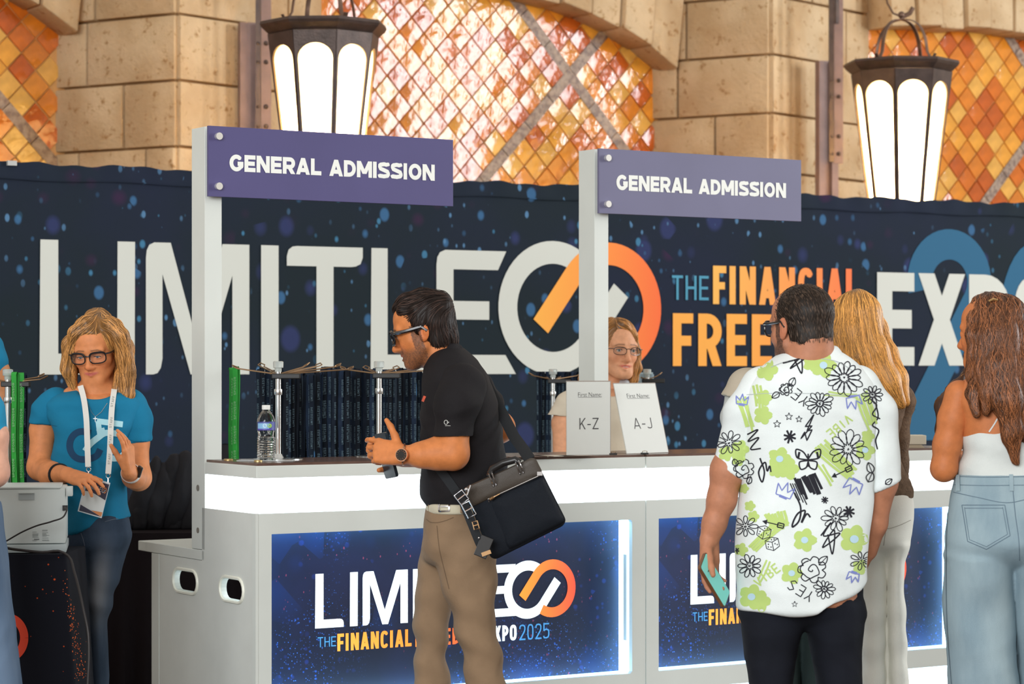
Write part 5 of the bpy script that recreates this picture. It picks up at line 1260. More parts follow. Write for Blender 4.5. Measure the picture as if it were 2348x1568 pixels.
r1, q1_, c1y = ribbon([(184, 884, d-.06), (190, 905, d-.08), (197, 950, d-.14), (200, 1010, d-.17), (202, 1070, d-.19)], 13, 'strap')
r2, q2_, c2y = ribbon([(262, 892, d-.05), (257, 930, d-.1), (254, 980, d-.15), (252, 1030, d-.17), (248, 1086, d-.19)], 13, 'strap')
DG = mat('lanyard_print_grey', (.30, .33, .32), .8)
for k_, yc in enumerate((920, 968, 1008, 1052)):
    xx = np.interp(yc, q2_[:, 1], q2_[:, 0]); yy = np.interp(yc, q2_[:, 1], c2y)
    parts_ = words2d('STAFF', .13, .5, .18, (-.0175, .0175, -.0037, .0037)); b = MB(); c = P(xx, yc, yy-.0022)-lo; a = math.radians(87)
    for i, (V, Fc) in enumerate(parts_): b.add([(lambda w_: Vector((w_.x, np.interp(HY-(w_.z+lo.z-CZ)*F/yy, q2_[:, 1], c2y)-lo.y-.0025-i*1e-5, w_.z)))(c+Vector((v[0]*math.cos(a)-v[1]*math.sin(a), 0, v[0]*math.sin(a)+v[1]*math.cos(a)))) for v in V], Fc)
    b.build('strap_print', DG, r2)
for x, y in ((203, 1076), (248, 1091)):
    c = P(x, y, d-.2)-lo; b = MB(); b.tube([c+Vector((.007*math.cos(a), 0, .007*math.sin(a))) for a in [6.283*i/12 for i in range(12)]], .0013, 5, closed=True); b.tube([c+Vector((0, 0, -.006)), c+Vector((.0, -.001, -.022))], .0028, 6); b.build('swivel_clip', mat('silver', (.7, .7, .68), .25, 1.), lroot, smooth=True)
BQ = [(198, 1091), (253, 1107), (233, 1188), (178, 1172)]; bd_ = d-.205
bp = lambda s, t, o=0.: P(*(Vector(BQ[0])*(1-s)*(1-t)+Vector(BQ[1])*s*(1-t)+Vector(BQ[2])*s*t+Vector(BQ[3])*(1-s)*t), bd_+o)-lo
def bq(name, s0, s1, t0, t1, m, o, parent, pts=None):
    b = MB(); q = pts or [(s0, t0), (s1, t0), (s1, t1), (s0, t1)]; b.add([bp(s, t, o) for s, t in q], [tuple(range(len(q)))[::-1]]); return b.build(name, m, parent)
b = MB(); V = [bp(s, t, 0) for s, t in ((0, 0), (1, 0), (1, 1), (0, 1))]+[bp(s, t, .004) for s, t in ((0, 0), (1, 0), (1, 1), (0, 1))]; b.add(V, [(3, 2, 1, 0), (4, 5, 6, 7), (0, 1, 5, 4), (1, 2, 6, 5), (2, 3, 7, 6), (3, 0, 4, 7)]); bdg = b.build('badge', mat('badge_plastic', (.70, .76, .80), .12, spec=.8), lroot)
bq('badge_header', .06, 1, .06, .42, mat('badge_dark', (.05, .045, .08), .2), -.0006, bdg, [(.10, .07), (.97, .05), (.97, .50), (.35, .38), (.09, .40)])
bq('badge_body', .06, .97, .4, .85, mat('badge_white', (.72, .75, .74), .25), -.0004, bdg)
bq('badge_footer', 0, 1, .82, .95, mat('badge_dark', (.05, .045, .08), .2), -.0007, bdg, [(.05, .80), (.50, .88), (.97, .97), (.05, .97)]); bq('badge_orange', 0, 1, .82, .95, mat('badge_orange', (.7, .25, .08), .3), -.0006, bdg, [(.5, .87), (.97, .84), (.97, .96), (.8, .94)])
lp_ = logo_parts(lambda q: .2+(q-90)/(1500-90)*.68); b = MB()
for i, (V, Fc) in enumerate(lp_): b.add([bp(v[0], .30-.13*v[1]+.02*v[0], -.0012) for v in V], Fc)
b.build('badge_wordmark', mat('badge_print', (.45, .45, .5), .3), bdg)
for i_, (V, Fc) in enumerate(infinity(.73, .93, .165, .33)): b = MB(); b.add([bp(v[0], .49-v[1], -.0013) for v in V], Fc); b.build('badge_infinity', mat('badge_print', (.45, .45, .5), .3) if i_ == 0 else mat('badge_orange', (.7, .25, .08), .3), bdg)
# ------------------------------------------------------------------ smiling woman behind the counter
d = 9.9; root = person(P(1400, 0, d), 'smiling woman with strawberry blonde hair and thin glasses in a cream shirt behind the counter'); org = root.location
H = Head(P(1414, 801, d), -24, 2, 2, 1.02)
S = Sdf(.0026); head_sdf(S, H, P(1402, 905, d+.03), .050, fem=True, mouth=.006, smile=1.3, jawf=.95)
A1 = Sdf(.004); A1.chain([P(1310, 925, d), P(1293, 970, d), P(1291, 1060, d-.02), P(1330, 1090, d-.2)], [.045, .047, .042, .028], .02); hand_sdf(A1, P(1336, 1090, d-.21), (.9, -.4, 0), (0, -.5, .8), None, .92)
A2 = Sdf(.004); A2.chain([P(1462, 925, d), P(1468, 985, d), P(1466, 1065, d-.02), P(1430, 1090, d-.2)], [.045, .047, .042, .028], .02); hand_sdf(A2, P(1424, 1090, d-.21), (-.9, -.4, 0), (0, -.5, .8), None, .92)
TT = [(883, 1365, 1440, .03, .06), (895, 1330, 1458, .02, .09), (915, 1302, 1468, .01, .12), (950, 1300, 1470, 0, .135), (1000, 1306, 1466, 0, .135), (1060, 1310, 1464, 0, .14), (1120, 1306, 1472, 0, .145), (1160, 1304, 1480, 0, .145)]
LG = [[(1140, 1306, 1400, 0, .13), (1300, 1318, 1398, 0, .1), (1700, 1335, 1390, 0, .065)], [(1140, 1394, 1486, 0, .13), (1300, 1396, 1474, 0, .1), (1700, 1404, 1458, 0, .065)]]
inner = Sdf(.016); inner.col(d, TT, .02); [inner.col(d, l, .02) for l in LG]
body_mesh(root, [S, A1, A2, (inner, -.014)], lambda V: face_cols(V, H, (.74, .36, .20), (.60, .13, .10), (.22, .10, .05), fem=True), skin('w2')); eyes(root, H, (.12, .14, .12))
b = MB(); b.box((-.014, 0, -.0022), (.014, .003, .0022), bev=.001, M=Matrix.Translation(-org) @ H.mat4() @ Matrix.Translation((0, .0850, -.0665))); b.build('teeth', mat('teeth', (.8, .76, .68), .25), root, smooth=True)
glasses(root, H, GL_BLACK, .050, .030, .0013, -.005, .107, False, 2.8, .0016, 1.3)
hg = [gp(d, [(1405, 752, -.02, 18), (1380, 765, -.05, 17), (1358, 800, -.045, 15), (1345, 845, -.02, 15), (1332, 868, .0, 9)]), gp(d, [(1408, 750, 0, 22), (1375, 775, .02, 24), (1352, 830, .03, 22), (1340, 875, .03, 12)]),
      gp(d, [(1402, 742, -.05, 13), (1430, 745, -.06, 13), (1450, 768, -.045, 12), (1461, 805, -.03, 9), (1462, 845, -.03, 10), (1452, 872, -.03, 8)]), gp(d, [(1400, 742, -.06, 13), (1378, 750, -.07, 13), (1362, 785, -.06, 13)]), gp(d, [(1410, 752, 0, 22), (1440, 775, .01, 20), (1452, 820, .03, 17), (1452, 870, .03, 12)]), gp(d, [(1405, 760, .05, 34), (1400, 820, .06, 34), (1395, 870, .06, 26)])]
hairmass(root, 'hair', hg, 1800, HAIR, (.52, .23, .065), 21, .0045, wave=.003, wfreq=8, extra=lambda S: scalp(S, H, .011, .070, .3, -.03), solid=.88)
CREAM = cloth_mat('cream_cotton', (.66, .58, .46), .85)
S = Sdf(.006); S.col(d, TT, .02); S.ell(P(1402, 880, d-.07), (.05, .07, .05), None, .01, 's')
tee2 = cloth([S, sleeve([P(1330, 920, d), P(1305, 935, d), P(1291, 955, d)], [.062, .062, .058], (-.1, 0, -1)), sleeve([P(1448, 922, d), P(1462, 938, d), P(1468, 958, d)], [.058, .058, .054], (.1, 0, -1))], 'shirt', CREAM, root, org, .004, (9, 9, 13), 9)
b = Sdf(.005); b.chain([P(1375, 900, d-.10), P(1368, 880, d-.03), P(1400, 875, d+.05), P(1436, 878, d-.03), P(1432, 898, d-.09)], [.009, .014, .014, .014, .009], .006); cloth(b, 'collar', mat('collar_grey', (.50, .54, .58), .8), tee2, org, .0005)
S = Sdf(.008); [S.col(d, l, .02) for l in LG]; cloth(S, 'trousers', cloth_mat('black_trousers', (.015, .015, .018), .9), root, org, .003); shoes(root, [(P(1362, 0, d).x, 0), (P(1430, 0, d).x, 0)], d, 0, mat('leather_black', (.012, .011, .011), .35))

# ------------------------------------------------------------------ hidden visitor behind the floral shirt
d = 8.05; root = person(P(1790, 0, d), 'person in beige and grey long sleeves almost hidden behind the man in the floral shirt'); org = root.location
H = Head(P(1842, 775, d), 175, 3, 0, .9)
S = Sdf(.005); head_sdf(S, H, P(1835, 860, d), .050); A1 = Sdf(.005); A1.chain([P(1722, 1060, d+.12), P(1755, 1060, d+.25)], [.028, .026], .01); hand_sdf(A1, P(1750, 1060, d+.24), (.9, .4, 0), (0, .3, .9), None, .95)
A2 = Sdf(.005); A2.chain([P(1925, 1060, d+.12), P(1890, 1060, d+.25)], [.028, .026], .01); hand_sdf(A2, P(1890, 1060, d+.24), (-.9, .4, 0), (0, .3, .9), None, .95)
TT = [(850, 1790, 1880, 0, .06), (862, 1748, 1915, 0, .10), (885, 1722, 1938, 0, .12), (930, 1722, 1935, 0, .125), (1000, 1728, 1930, 0, .125), (1100, 1735, 1925, 0, .125), (1170, 1730, 1930, 0, .13)]
LG = [[(1150, 1732, 1832, 0, .12), (1300, 1740, 1835, 0, .11), (1568, 1755, 1832, 0, .08), (1870, 1765, 1820, 0, .06)], [(1150, 1828, 1928, 0, .12), (1300, 1830, 1925, 0, .11), (1568, 1840, 1915, 0, .08), (1870, 1850, 1905, 0, .06)]]
inner = Sdf(.018); inner.col(d, TT, .02); [inner.col(d, l, .02) for l in LG]
body_mesh(root, [S, A1, A2, (inner, -.014)], lambda V: face_cols(V, H, (.55, .25, .12)), skin('m3'))
S = Sdf(.006); scalp(S, H, .012, .05, .5, -.04); cloth(S, 'hair', mat('hair_brown_plain', (.08, .045, .025), .6), root, org, .002, (60, 60, 20))
S = Sdf(.007); S.col(d, TT, .02); bg = cloth_mat('beige_knit', (.47, .41, .32), .9)
cloth([S, sleeve([P(1745, 885, d), P(1712, 885, d-.02), P(1692, 914, d-.04)], [.062, .058, .052], (-.25, 0, -1)), sleeve([P(1905, 885, d), P(1935, 890, d), P(1950, 915, d)], [.062, .056, .052])], 'sweater', bg, root, org, .003)
cloth([sleeve([P(1695, 900, d-.03), P(1688, 960, d-.03), P(1698, 1040, d), P(1722, 1058, d+.12)], [.044, .046, .042, .034]), sleeve([P(1945, 900, d), P(1955, 960, d), P(1945, 1040, d), P(1925, 1058, d+.12)], [.044, .046, .042, .034])], 'undersleeve', cloth_mat('grey_sleeve', (.50, .51, .48), .9), root, org, .003)
S = Sdf(.008); [S.col(d, l, .02) for l in LG]; cloth(S, 'trousers', cloth_mat('dark_green_trousers', (.028, .045, .045), .9), root, org, .003); shoes(root, [(P(1795, 0, d).x, 0), (P(1880, 0, d).x, 0)], d, 180, mat('leather_black', (.012, .011, .011), .35))

# ------------------------------------------------------------------ man in the floral shirt, seen from behind
d = 7.0; root = person(P(1838, 0, d), 'bearded man in a white floral doodle shirt seen from behind with a phone in hand'); org = root.location; man2 = root
H = Head(P(1838, 748, d), 146, 4, 0, 1.0)
S = Sdf(.003); head_sdf(S, H, P(1852, 850, d+.0), .066, jawf=1.12)
S.chain([H(0, -.055, -.04), P(1862, 835, d-.02)], [.045, .06], .03)
A1 = Sdf(.0032); A1.chain([P(1725, 920, d), P(1668, 1080, d), P(1655, 1145, d), P(1638, 1200, d), P(1627, 1236, d)], [.05, .048, .0405, .033, .0285], .02)
hand_sdf(A1, P(1626, 1240, d), (.0, -.10, -1), (-.75, .65, 0), (.65, -.7, -.1), .97, ((10, 18, 12), (14, 24, 14), (18, 28, 16), (22, 30, 18)), (.45, .95, -.55), (2, 4), 1)
A2 = Sdf(.0036); A2.chain([P(1998, 920, d), P(2022, 1105, d), P(2006, 1200, d+.03), P(1990, 1262, d+.06)], [.05, .044, .034, .028], .02); hand_sdf(A2, P(1985, 1268, d+.07), (-.35, .5, -.9), (.9, .2, -.2), None, .95)
body_c = lambda V: face_cols(V, H, (.48, .205, .115), (.4, .12, .09), (.03, .018, .012), (.035, .022, .018, .95))
TT = [(800, 1798, 1924, 0, .065), (815, 1775, 1946, 0, .085), (838, 1745, 1972, 0, .115), (868, 1718, 1998, 0, .135), (905, 1702, 2012, 0, .145), (950, 1698, 2012, 0, .15), (1010, 1696, 2006, 0, .152), (1060, 1697, 2004, 0, .152), (1110, 1698, 2001, 0, .152), (1170, 1693, 1998, 0, .155), (1230, 1689, 1992, 0, .16), (1320, 1687, 1990, 0, .16), (1396, 1690, 1986, 0, .158)]
LL = [(1380, 1698, 1852, 0, .12), (1430, 1696, 1845, 0, .12), (1500, 1704, 1828, 0, .105), (1568, 1714, 1820, 0, .10), (1750, 1722, 1812, 0, .085), (2015, 1738, 1802, 0, .07)]
LR = [(1380, 1830, 1980, 0, .12), (1430, 1846, 1980, 0, .12), (1500, 1862, 1973, 0, .105), (1568, 1873, 1976, 0, .10), (1750, 1880, 1968, 0, .085), (2015, 1890, 1956, 0, .07)]
inner = Sdf(.014); inner.col(d, TT, .02); inner.col(d, LL, .02); inner.col(d, LR, .02)
body_mesh(root, [S, A1, A2, (inner, -.014)], body_c, skin('man2')); eyes(root, H, (.05, .03, .02), lash=False)
glasses(root, H, GL_BLACK, .054, .042, .0028, 0, .107, False, 2.8, .0038, 1.5)
g_ = [gp(d, [(1800, 690, -.0, 12), (1830, 684, -.02, 16), (1870, 690, -.04, 16), (1890, 730, -.05, 12)])]
hairmass(root, 'hair', [[(*H(0, .06, .080), .010), (*H(0, .0, .098), .010), (*H(0, -.06, .075), .010), (*H(0, -.085, .03), .010), (*H(0, -.07, -.04), .010), (*H(0, -.065, -.08), .006)]]+[[(*H(s_*.03, .05, .085), .008), (*H(s_*.055, .0, .07), .008), (*H(s_*.06, -.04, .03), .008), (*H(s_*.05, -.06, -.05), .008)] for s_ in (-1, 1)], 3200, HAIRD, (.050, .032, .022), 7, .0035, extra=lambda S: scalp(S, H, .004, .068, .55, -.035, -.095), sr=.0008, grooves=.0008, light=1.0, length=.018, seg=4, lift=.0025)
WS = cloth_mat('white_viscose', (.80, .86, .86), .75)
S = Sdf(.005); S.col(d, TT, .02); S.cut(P(1865, 1392, d), (.47, 0, -.88))
SL = [sleeve([P(1750, 890, d), P(1712, 950, d), P(1671, 1084, d)], [.068, .066, .054], (-.55, 0, -1)), sleeve([P(1965, 890, d), P(2005, 950, d), P(2024, 1116, d)], [.068, .062, .050], (.45, 0, -1))]
def ex(V):
    z = V[:, 2]; x = V[:, 0]; return (.006*np.sin((x-.85)*30+z*5+np.sin(z*7)*1.2)*np.clip((1.3-z)/.4, 0, 1)+.003*np.sin(z*40+x*30)*np.clip((.95-z)/.2, 0, 1)).astype(np.float32)
sh2 = cloth([S]+SL, 'floral_shirt', WS, root, org, .004, (9, 9, 10), 12, ex)
b = Sdf(.004); b.col(d, [(793, 1803, 1918, .0, .062), (800, 1799, 1924, 0, .072), (820, 1784, 1938, 0, .092), (834, 1770, 1950, 0, .106)], 0, capk=.004)
co = cloth(b, 'collar', WS, sh2, org, .0008)
BP_ = cloth_mat('trousers_black', (.0085, .010, .016), .9, noise=.15)
S = Sdf(.006); S.col(d, [(1290, 1704, 1974, 0, .13), (1380, 1698, 1978, 0, .14), (1420, 1704, 1974, 0, .10), (1440, 1760, 1930, 0, .05)], .03); S.col(d, LL, .02); S.col(d, LR, .02)
cloth(S, 'trousers', BP_, root, org, .004, (9, 9, 13), 15); shoes(root, [(P(1770, 0, d).x, 0), (P(1923, 0, d).x, 0)], d, 180, mat('leather_black', (.012, .011, .011), .35))
ph, M2, sc_ = slab('phone', P(1637, 1330, 6.945), (.28, .8, .53), (-.2, .25, .97), .076, .152, .009, mat('phone_case_tan', (.16, .07, .03), .35), mat('phone_screen_teal', (.10, .34, .30), .12, emit=(.16, .52, .46), estr=.55), 'phone with a lit teal screen held low by the man in the floral shirt')
for k_, (xx, yy, w_, mm) in enumerate(((-.006, .040, .016, 'pr_k'), (.012, .040, .008, 'pr_k'), (.002, .018, .022, 'pr_r'))):
    b = MB(); b.add([M2 @ Vector((xx+sx*w_/2, yy+sy*.0016, .0053)) for sx, sy in ((-1, -1), (1, -1), (1, 1), (-1, 1))], [(0, 1, 2, 3)]); b.build('screen_text', mat(mm, (.02, .04, .04) if mm == 'pr_k' else (.5, .12, .05), .4), sc_)

# printed doodles on the floral shirt
Dr = Draw([sh2, co]); INK = mat('ink_black', (.012, .012, .020), .8); GRN = mat('print_green', (.50, .66, .20), .8); PBL = mat('print_pale_blue', (.50, .70, .82), .8); PUR = mat('print_periwinkle', (.20, .24, .58), .8)
rf = random.Random(5)
def flower(cx, cy, r, n=5, rot=0., ctr=True):
    bd = []
    for i in range(40):
        a = 6.2832*i/40; bd.append((cx+r*(.72+.28*abs(math.cos(n/2*(a+rot))))*math.cos(a)*(1+.06*rf.uniform(-1, 1)), cy+r*(.72+.28*abs(math.cos(n/2*(a+rot))))*math.sin(a)))
    Dr.blob((cx, cy), bd); return (cx, cy, r*.27)
ctrs = [flower(*q) for q in ((1758, 848, 26), (1888, 838, 30), (1862, 832, 22), (1752, 912, 19), (1750, 952, 22), (1697, 1030, 22), (1665, 1040, 18), (1693, 1052, 17), (1788, 1052, 28), (1808, 1075, 26), (1780, 1078, 18), (1983, 1032, 24), (1845, 1238, 28), (1958, 1236, 34), (1815, 1314, 26), (1724, 1368, 30), (1742, 1378, 26), (1720, 1160, 13), (1728, 1184, 14), (1972, 1300, 18), (1990, 1000, 16), (1706, 1120, 12), (1700, 1260, 16))]
Dr.build('print_flowers', GRN, sh2)
def hatch(p0, p1, w_, n):
    p0, p1 = np.array(p0, float), np.array(p1, float); t = (p1-p0)/np.linalg.norm(p1-p0); nx = np.array([-t[1], t[0]])
    for i in range(n):
        o = (i/(n-1)-.5)*w_; a = p0+nx*o+t*rf.uniform(-6, 6); c = p1+nx*o*.8+t*rf.uniform(-9, 9); Dr.line([a, (a+c)/2+nx*rf.uniform(-2, 2), c], w_/n*1.02, .0010, 6)
hatch((1880, 1022), (1955, 1088), 34, 6); hatch((1975, 905), (2000, 975), 26, 5); hatch((1775, 1172), (1790, 1215), 44, 7); hatch((1800, 1190), (1722, 1262), 22, 4); hatch((1700, 915), (1722, 985), 20, 4); hatch((1895, 902), (1965, 908), 8, 2); hatch((1880, 1065), (1905, 1105), 10, 2); hatch((1760, 1290), (1742, 1330), 8, 2); hatch((1735, 880), (1742, 935), 16, 3)
ST = {'Y': [[(0, 0), (.5, .5), (1, 0)], [(.5, .5), (.5, 1)]], 'E': [[(1, 0), (0, 0), (0, 1), (1, 1)], [(0, .5), (.8, .5)]], 'S': [[(1, .1), (.5, 0), (0, .25), (.5, .5), (1, .75), (.5, 1), (0, .9)]], 'V': [[(0, 0), (.5, 1), (1, 0)]], 'I': [[(.5, 0), (.5, 1)]], 'B': [[(0, 0), (0, 1), (.7, .95), (.9, .7), (.6, .5), (0, .5), (.6, .45), (.8, .25), (.6, 0), (0, 0)]]}
def word(t, x, y, h_, ang, w_, adv=.85, outline=0):
    a = math.radians(ang); c_, s_ = math.cos(a), math.sin(a)
    for i, ch in enumerate(t):
        for pl_ in ST[ch]:
            q = [(x+((i*adv+u*.6)*c_-v*s_)*h_, y+((i*adv+u*.6)*s_+v*c_)*h_) for u, v in pl_]
            if outline:
                for o in (-outline, outline):
                    Dr.line([(p[0]+o*c_*.7-o*s_*.5, p[1]+o*s_*.7+o*c_*.5) for p in q], w_, smooth=False, step=3)
            else: Dr.line(q, w_, smooth=False, step=3)
word('VIBE', 1728, 1330, 20, -38, 3.6); word('VIBE', 1955, 965, 20, 140, 3.4); Dr.build('print_lettering_green', GRN, sh2)
for cx, cy, r in [ctrs[i] for i in (1, 8, 11, 12, 13, 14, 15)]: Dr.blob((cx, cy), [(cx+r*1.1*math.cos(6.283*i/14), cy+r*math.sin(6.283*i/14)) for i in range(14)], .0016, 2)
Dr.build('print_centres', PBL, sh2)
word('YES', 1842, 932, 24, 218, 2.4, .95); word('YES', 1855, 1380, 24, 212, 2.4, .95)
def daisy(cx, cy, r, n, w_=2.0, sq=.9, rot=0, a0=0, a1=360):
    for i in range(n):
        a = math.radians(a0+(a1-a0)*i/n)+rot; rr = r*rf.uniform(.82, 1.08); wd = rr*.16
        c, s_ = math.cos(a), math.sin(a)*sq; px_ = (-math.sin(a), math.cos(a)*sq); r0 = rr*.2
        Dr.line([(cx+c*r0, cy+s_*r0), (cx+c*rr*.6+px_[0]*wd, cy+s_*rr*.6+px_[1]*wd), (cx+c*rr*.92+px_[0]*wd*.7, cy+s_*rr*.92+px_[1]*wd*.7), (cx+c*rr, cy+s_*rr), (cx+c*rr*.92-px_[0]*wd*.7, cy+s_*rr*.92-px_[1]*wd*.7), (cx+c*rr*.6-px_[0]*wd, cy+s_*rr*.6-px_[1]*wd), (cx+c*r0, cy+s_*r0)], w_, step=2.5)
    for i in range(5): Dr.line([(cx+rf.uniform(-3, 3), cy+rf.uniform(-3, 3)), (cx+rf.uniform(-3, 3), cy+rf.uniform(-3, 3))], 2, smooth=False)
for q in ((1935, 866, 46, 14), (1880, 925, 32, 14), (1944, 1030, 48, 13), (1917, 1188, 33, 10), (1672, 1015, 32, 9), (1710, 1207, 28, 8), (1720, 1297, 30, 10), (1890, 1350, 25, 11), (2000, 905, 24, 10), (1975, 1285, 26, 7)): daisy(*q)
def rose(cx, cy, r, w_=2.4):
    pts = [(cx+r*.09*t*math.cos(t*1.05)*(1+.14*math.sin(3*t)), cy+r*.08*t*math.sin(t*1.05)*(1+.12*math.cos(4*t))) for t in [i*.35 for i in range(30)]]; Dr.line(pts, w_, step=2.5)
    for k in range(7):
        a = 6.283*k/7; Dr.line([(cx+r*.75*math.cos(a), cy+r*.7*math.sin(a)), (cx+r*1.08*math.cos(a+.3), cy+r*1.0*math.sin(a+.3)), (cx+r*1.05*math.cos(a+.7), cy+r*.95*math.sin(a+.7)), (cx+r*.75*math.cos(a+.95), cy+r*.7*math.sin(a+.95))], w_, step=2.5)
rose(1862, 1306, 30); rose(1706, 1075, 22, 2.2); rose(1846, 806, 16, 2.2); rose(1802, 893, 14, 2.2)
def leaf(x0, y0, x1, y1, w_):
    dx, dy = x1-x0, y1-y0; 
    for s_ in (-1, 1): Dr.line([(x0, y0), (x0+dx*.35-dy*w_*s_, y0+dy*.35+dx*w_*s_), (x0+dx*.75-dy*w_*.7*s_, y0+dy*.75+dx*w_*.7*s_), (x1, y1)], 2.2, step=2.5)
    Dr.line([(x0, y0), (x1, y1)], 1.6, smooth=False)
for q in ((1878, 1295, 1897, 1275, .3), (1812, 885, 1822, 866, .35), (1788, 900, 1770, 912, .3), (1688, 1068, 1683, 1052, .4), (2000, 1085, 1990, 1060, .3), (1990, 1105, 2000, 1082, .35), (2030, 1110, 2045, 1098, .3), (1868, 800, 1882, 794, .3), (1826, 808, 1815, 800, .3), (1716, 1110, 1722, 1092, .3)): leaf(*q)
def aster(cx, cy, r, n=8, w_=4.5):
    for i in range(n):
        a = 6.283*i/n+.3; Dr.line([(cx, cy), (cx+r*math.cos(a)*.9, cy+r*math.sin(a)*rf.uniform(.8, 1.1))], w_, smooth=False, step=3)
for q in ((1811, 1001, 16), (1891, 1146, 9, 8, 3), (1946, 1173, 15), (2008, 1170, 9, 6, 3), (1690, 1262, 7, 6, 3)): aster(*q)
def star(cx, cy, r):
    Dr.line([(cx+(r if i % 2 == 0 else r*.42)*math.sin(math.pi*i/5), cy-(r if i % 2 == 0 else r*.42)*math.cos(math.pi*i/5)) for i in range(11)], 1.6, smooth=False, step=2.5)
for q in ((1782, 972, 9), (1809, 955, 9), (1832, 961, 8), (1822, 1385, 7)): star(*q)
Dr.line([(1866, 950), (1846, 978), (1862, 976), (1836, 1006), (1845, 990), (1850, 1010), (1862, 985), (1850, 988), (1866, 950)], 3.0, smooth=False, step=3)
for p_ in ([(1795, 833), (1845, 822), (1812, 845), (1836, 822), (1838, 856), (1822, 826)], [(1714, 996), (1738, 985), (1716, 1012), (1740, 1003), (1722, 1030), (1745, 1028)], [(1882, 1228), (1905, 1198), (1888, 1228), (1925, 1222), (1886, 1255), (1912, 1215), (1908, 1270), (1898, 1225)], [(2008, 925), (2012, 960), (2000, 975), (2014, 985), (2008, 1010), (2012, 1030)], [(1995, 915), (2010, 930), (2000, 950), (2018, 960)]):
    Dr.line(p_, 3.2, step=3)
Dr.line([(1743, 1050), (1753, 1085), (1748, 1105), (1740, 1082), (1755, 1060), (1760, 1080), (1765, 1068), (1768, 1082)], 3.6, step=3)
Dr.line([(1822, 1130), (1836, 1165), (1828, 1200), (1818, 1208), (1832, 1175), (1845, 1170), (1838, 1198), (1852, 1178), (1858, 1186)], 4.0, step=3)
for i in range(9):
    x0 = 1822+i*5.6; y0 = 1098-i*1.6+rf.uniform(-3, 3); Dr.line([(x0, y0), (x0+18+rf.uniform(-3, 3), y0+46+rf.uniform(-12, 8))], 6.2, smooth=False, step=4)
for i in range(4):
    x0 = 1812+i*5; Dr.line([(x0, 1108), (x0+14+i*3, 1142+i*5)], 2.6, smooth=False)
for sx in (-1, 1):   # butterfly
    Dr.line([(1853, 1052), (1853+sx*14, 1034), (1853+sx*27, 1030), (1853+sx*26, 1048), (1853, 1055), (1853+sx*20, 1060), (1853+sx*16, 1076), (1853+sx*5, 1072), (1853, 1058)], 3.4, step=2.5); Dr.line([(1853+sx*20, 1036), (1853+sx*23, 1050)], 5, smooth=False)
Dr.line([(1853, 1040), (1853, 1070)], 3.5, smooth=False)
def arrow(x0, y0, x1, y1):
    t = np.array([x1-x0, y1-y0], float); t /= np.linalg.norm(t); n = np.array([-t[1], t[0]]); a = np.array([x0, y0]); c = np.array([x1, y1])
    Dr.line([a, c], 2.4, smooth=False)
    for k in range(4): Dr.line([a+t*k*2.6-n*(1+k*1.5), a+t*k*2.6+n*(1+k*1.5)], 3, smooth=False, step=3)
    for o in (-5, 5): Dr.line([c-t*12+n*o, c+t*2+n*o], 3, smooth=False)
    Dr.line([c-t*12-n*5, c-t*12+n*5], 3, smooth=False); Dr.line([c+t*2-n*5, c+t*2+n*5], 3, smooth=False)
arrow(1908, 1093, 1950, 1073); arrow(1750, 1195, 1795, 1206)
def die(cx, cy, s_, a):
    c, q = math.cos(a)*s_, math.sin(a)*s_; p = lambda u, v: (cx+u*c-v*q, cy+u*q+v*c)
    Dr.line([p(-1, -.6), p(0, -1), p(1, -.6), p(1, .6), p(0, 1.1), p(-1, .6), p(-1, -.6), p(0, -.2), p(1, -.6)], 1.7, smooth=False, step=3); Dr.line([p(0, -.2), p(0, 1.1)], 1.7, smooth=False)
    for u, v in ((-.6, .0), (-.3, .5), (.4, .1), (.7, .3), (0, -.6), (.4, -.6), (-.7, .4)): Dr.line([p(u-.08, v), p(u+.08, v)], 3, smooth=False)
die(1752, 1220, 15, .2); die(1771, 1246, 15, -.2); Dr.build('print_doodles', INK, sh2)
def crown(cx, cy, s_, a):
    c, q = math.cos(a)*s_, math.sin(a)*s_; p = lambda u, v: (cx+u*c-v*q, cy+u*q+v*c)
    Dr.line([p(-1, 1), p(-1.2, -.5), p(-.4, .3), p(0, -1), p(.4, .3), p(1.2, -.6), p(1, 1), p(-1, 1)], 2.6, smooth=False, step=3); Dr.line([p(-.5, 1.05), p(.6, 1.1)], 6, smooth=False)
for q in ((1801, 1122, 17, .35), (1955, 1118, 17, 3.6), (1958, 924, 15, 2.9), (1702, 915, 12, .1), (1955, 1325, 12, 3.4)): crown(*q)
Dr.build('print_crowns', PUR, sh2)
Dr.line([(1712, 905), (1760, 902), (1850, 902), (1950, 906), (2002, 902)], 1.3); Dr.line([(1768, 842), (1800, 830), (1860, 822), (1925, 832), (1955, 850)], 1.6); Dr.build('yoke_seam', mat('seam_white', (.45, .50, .50), .8), sh2)

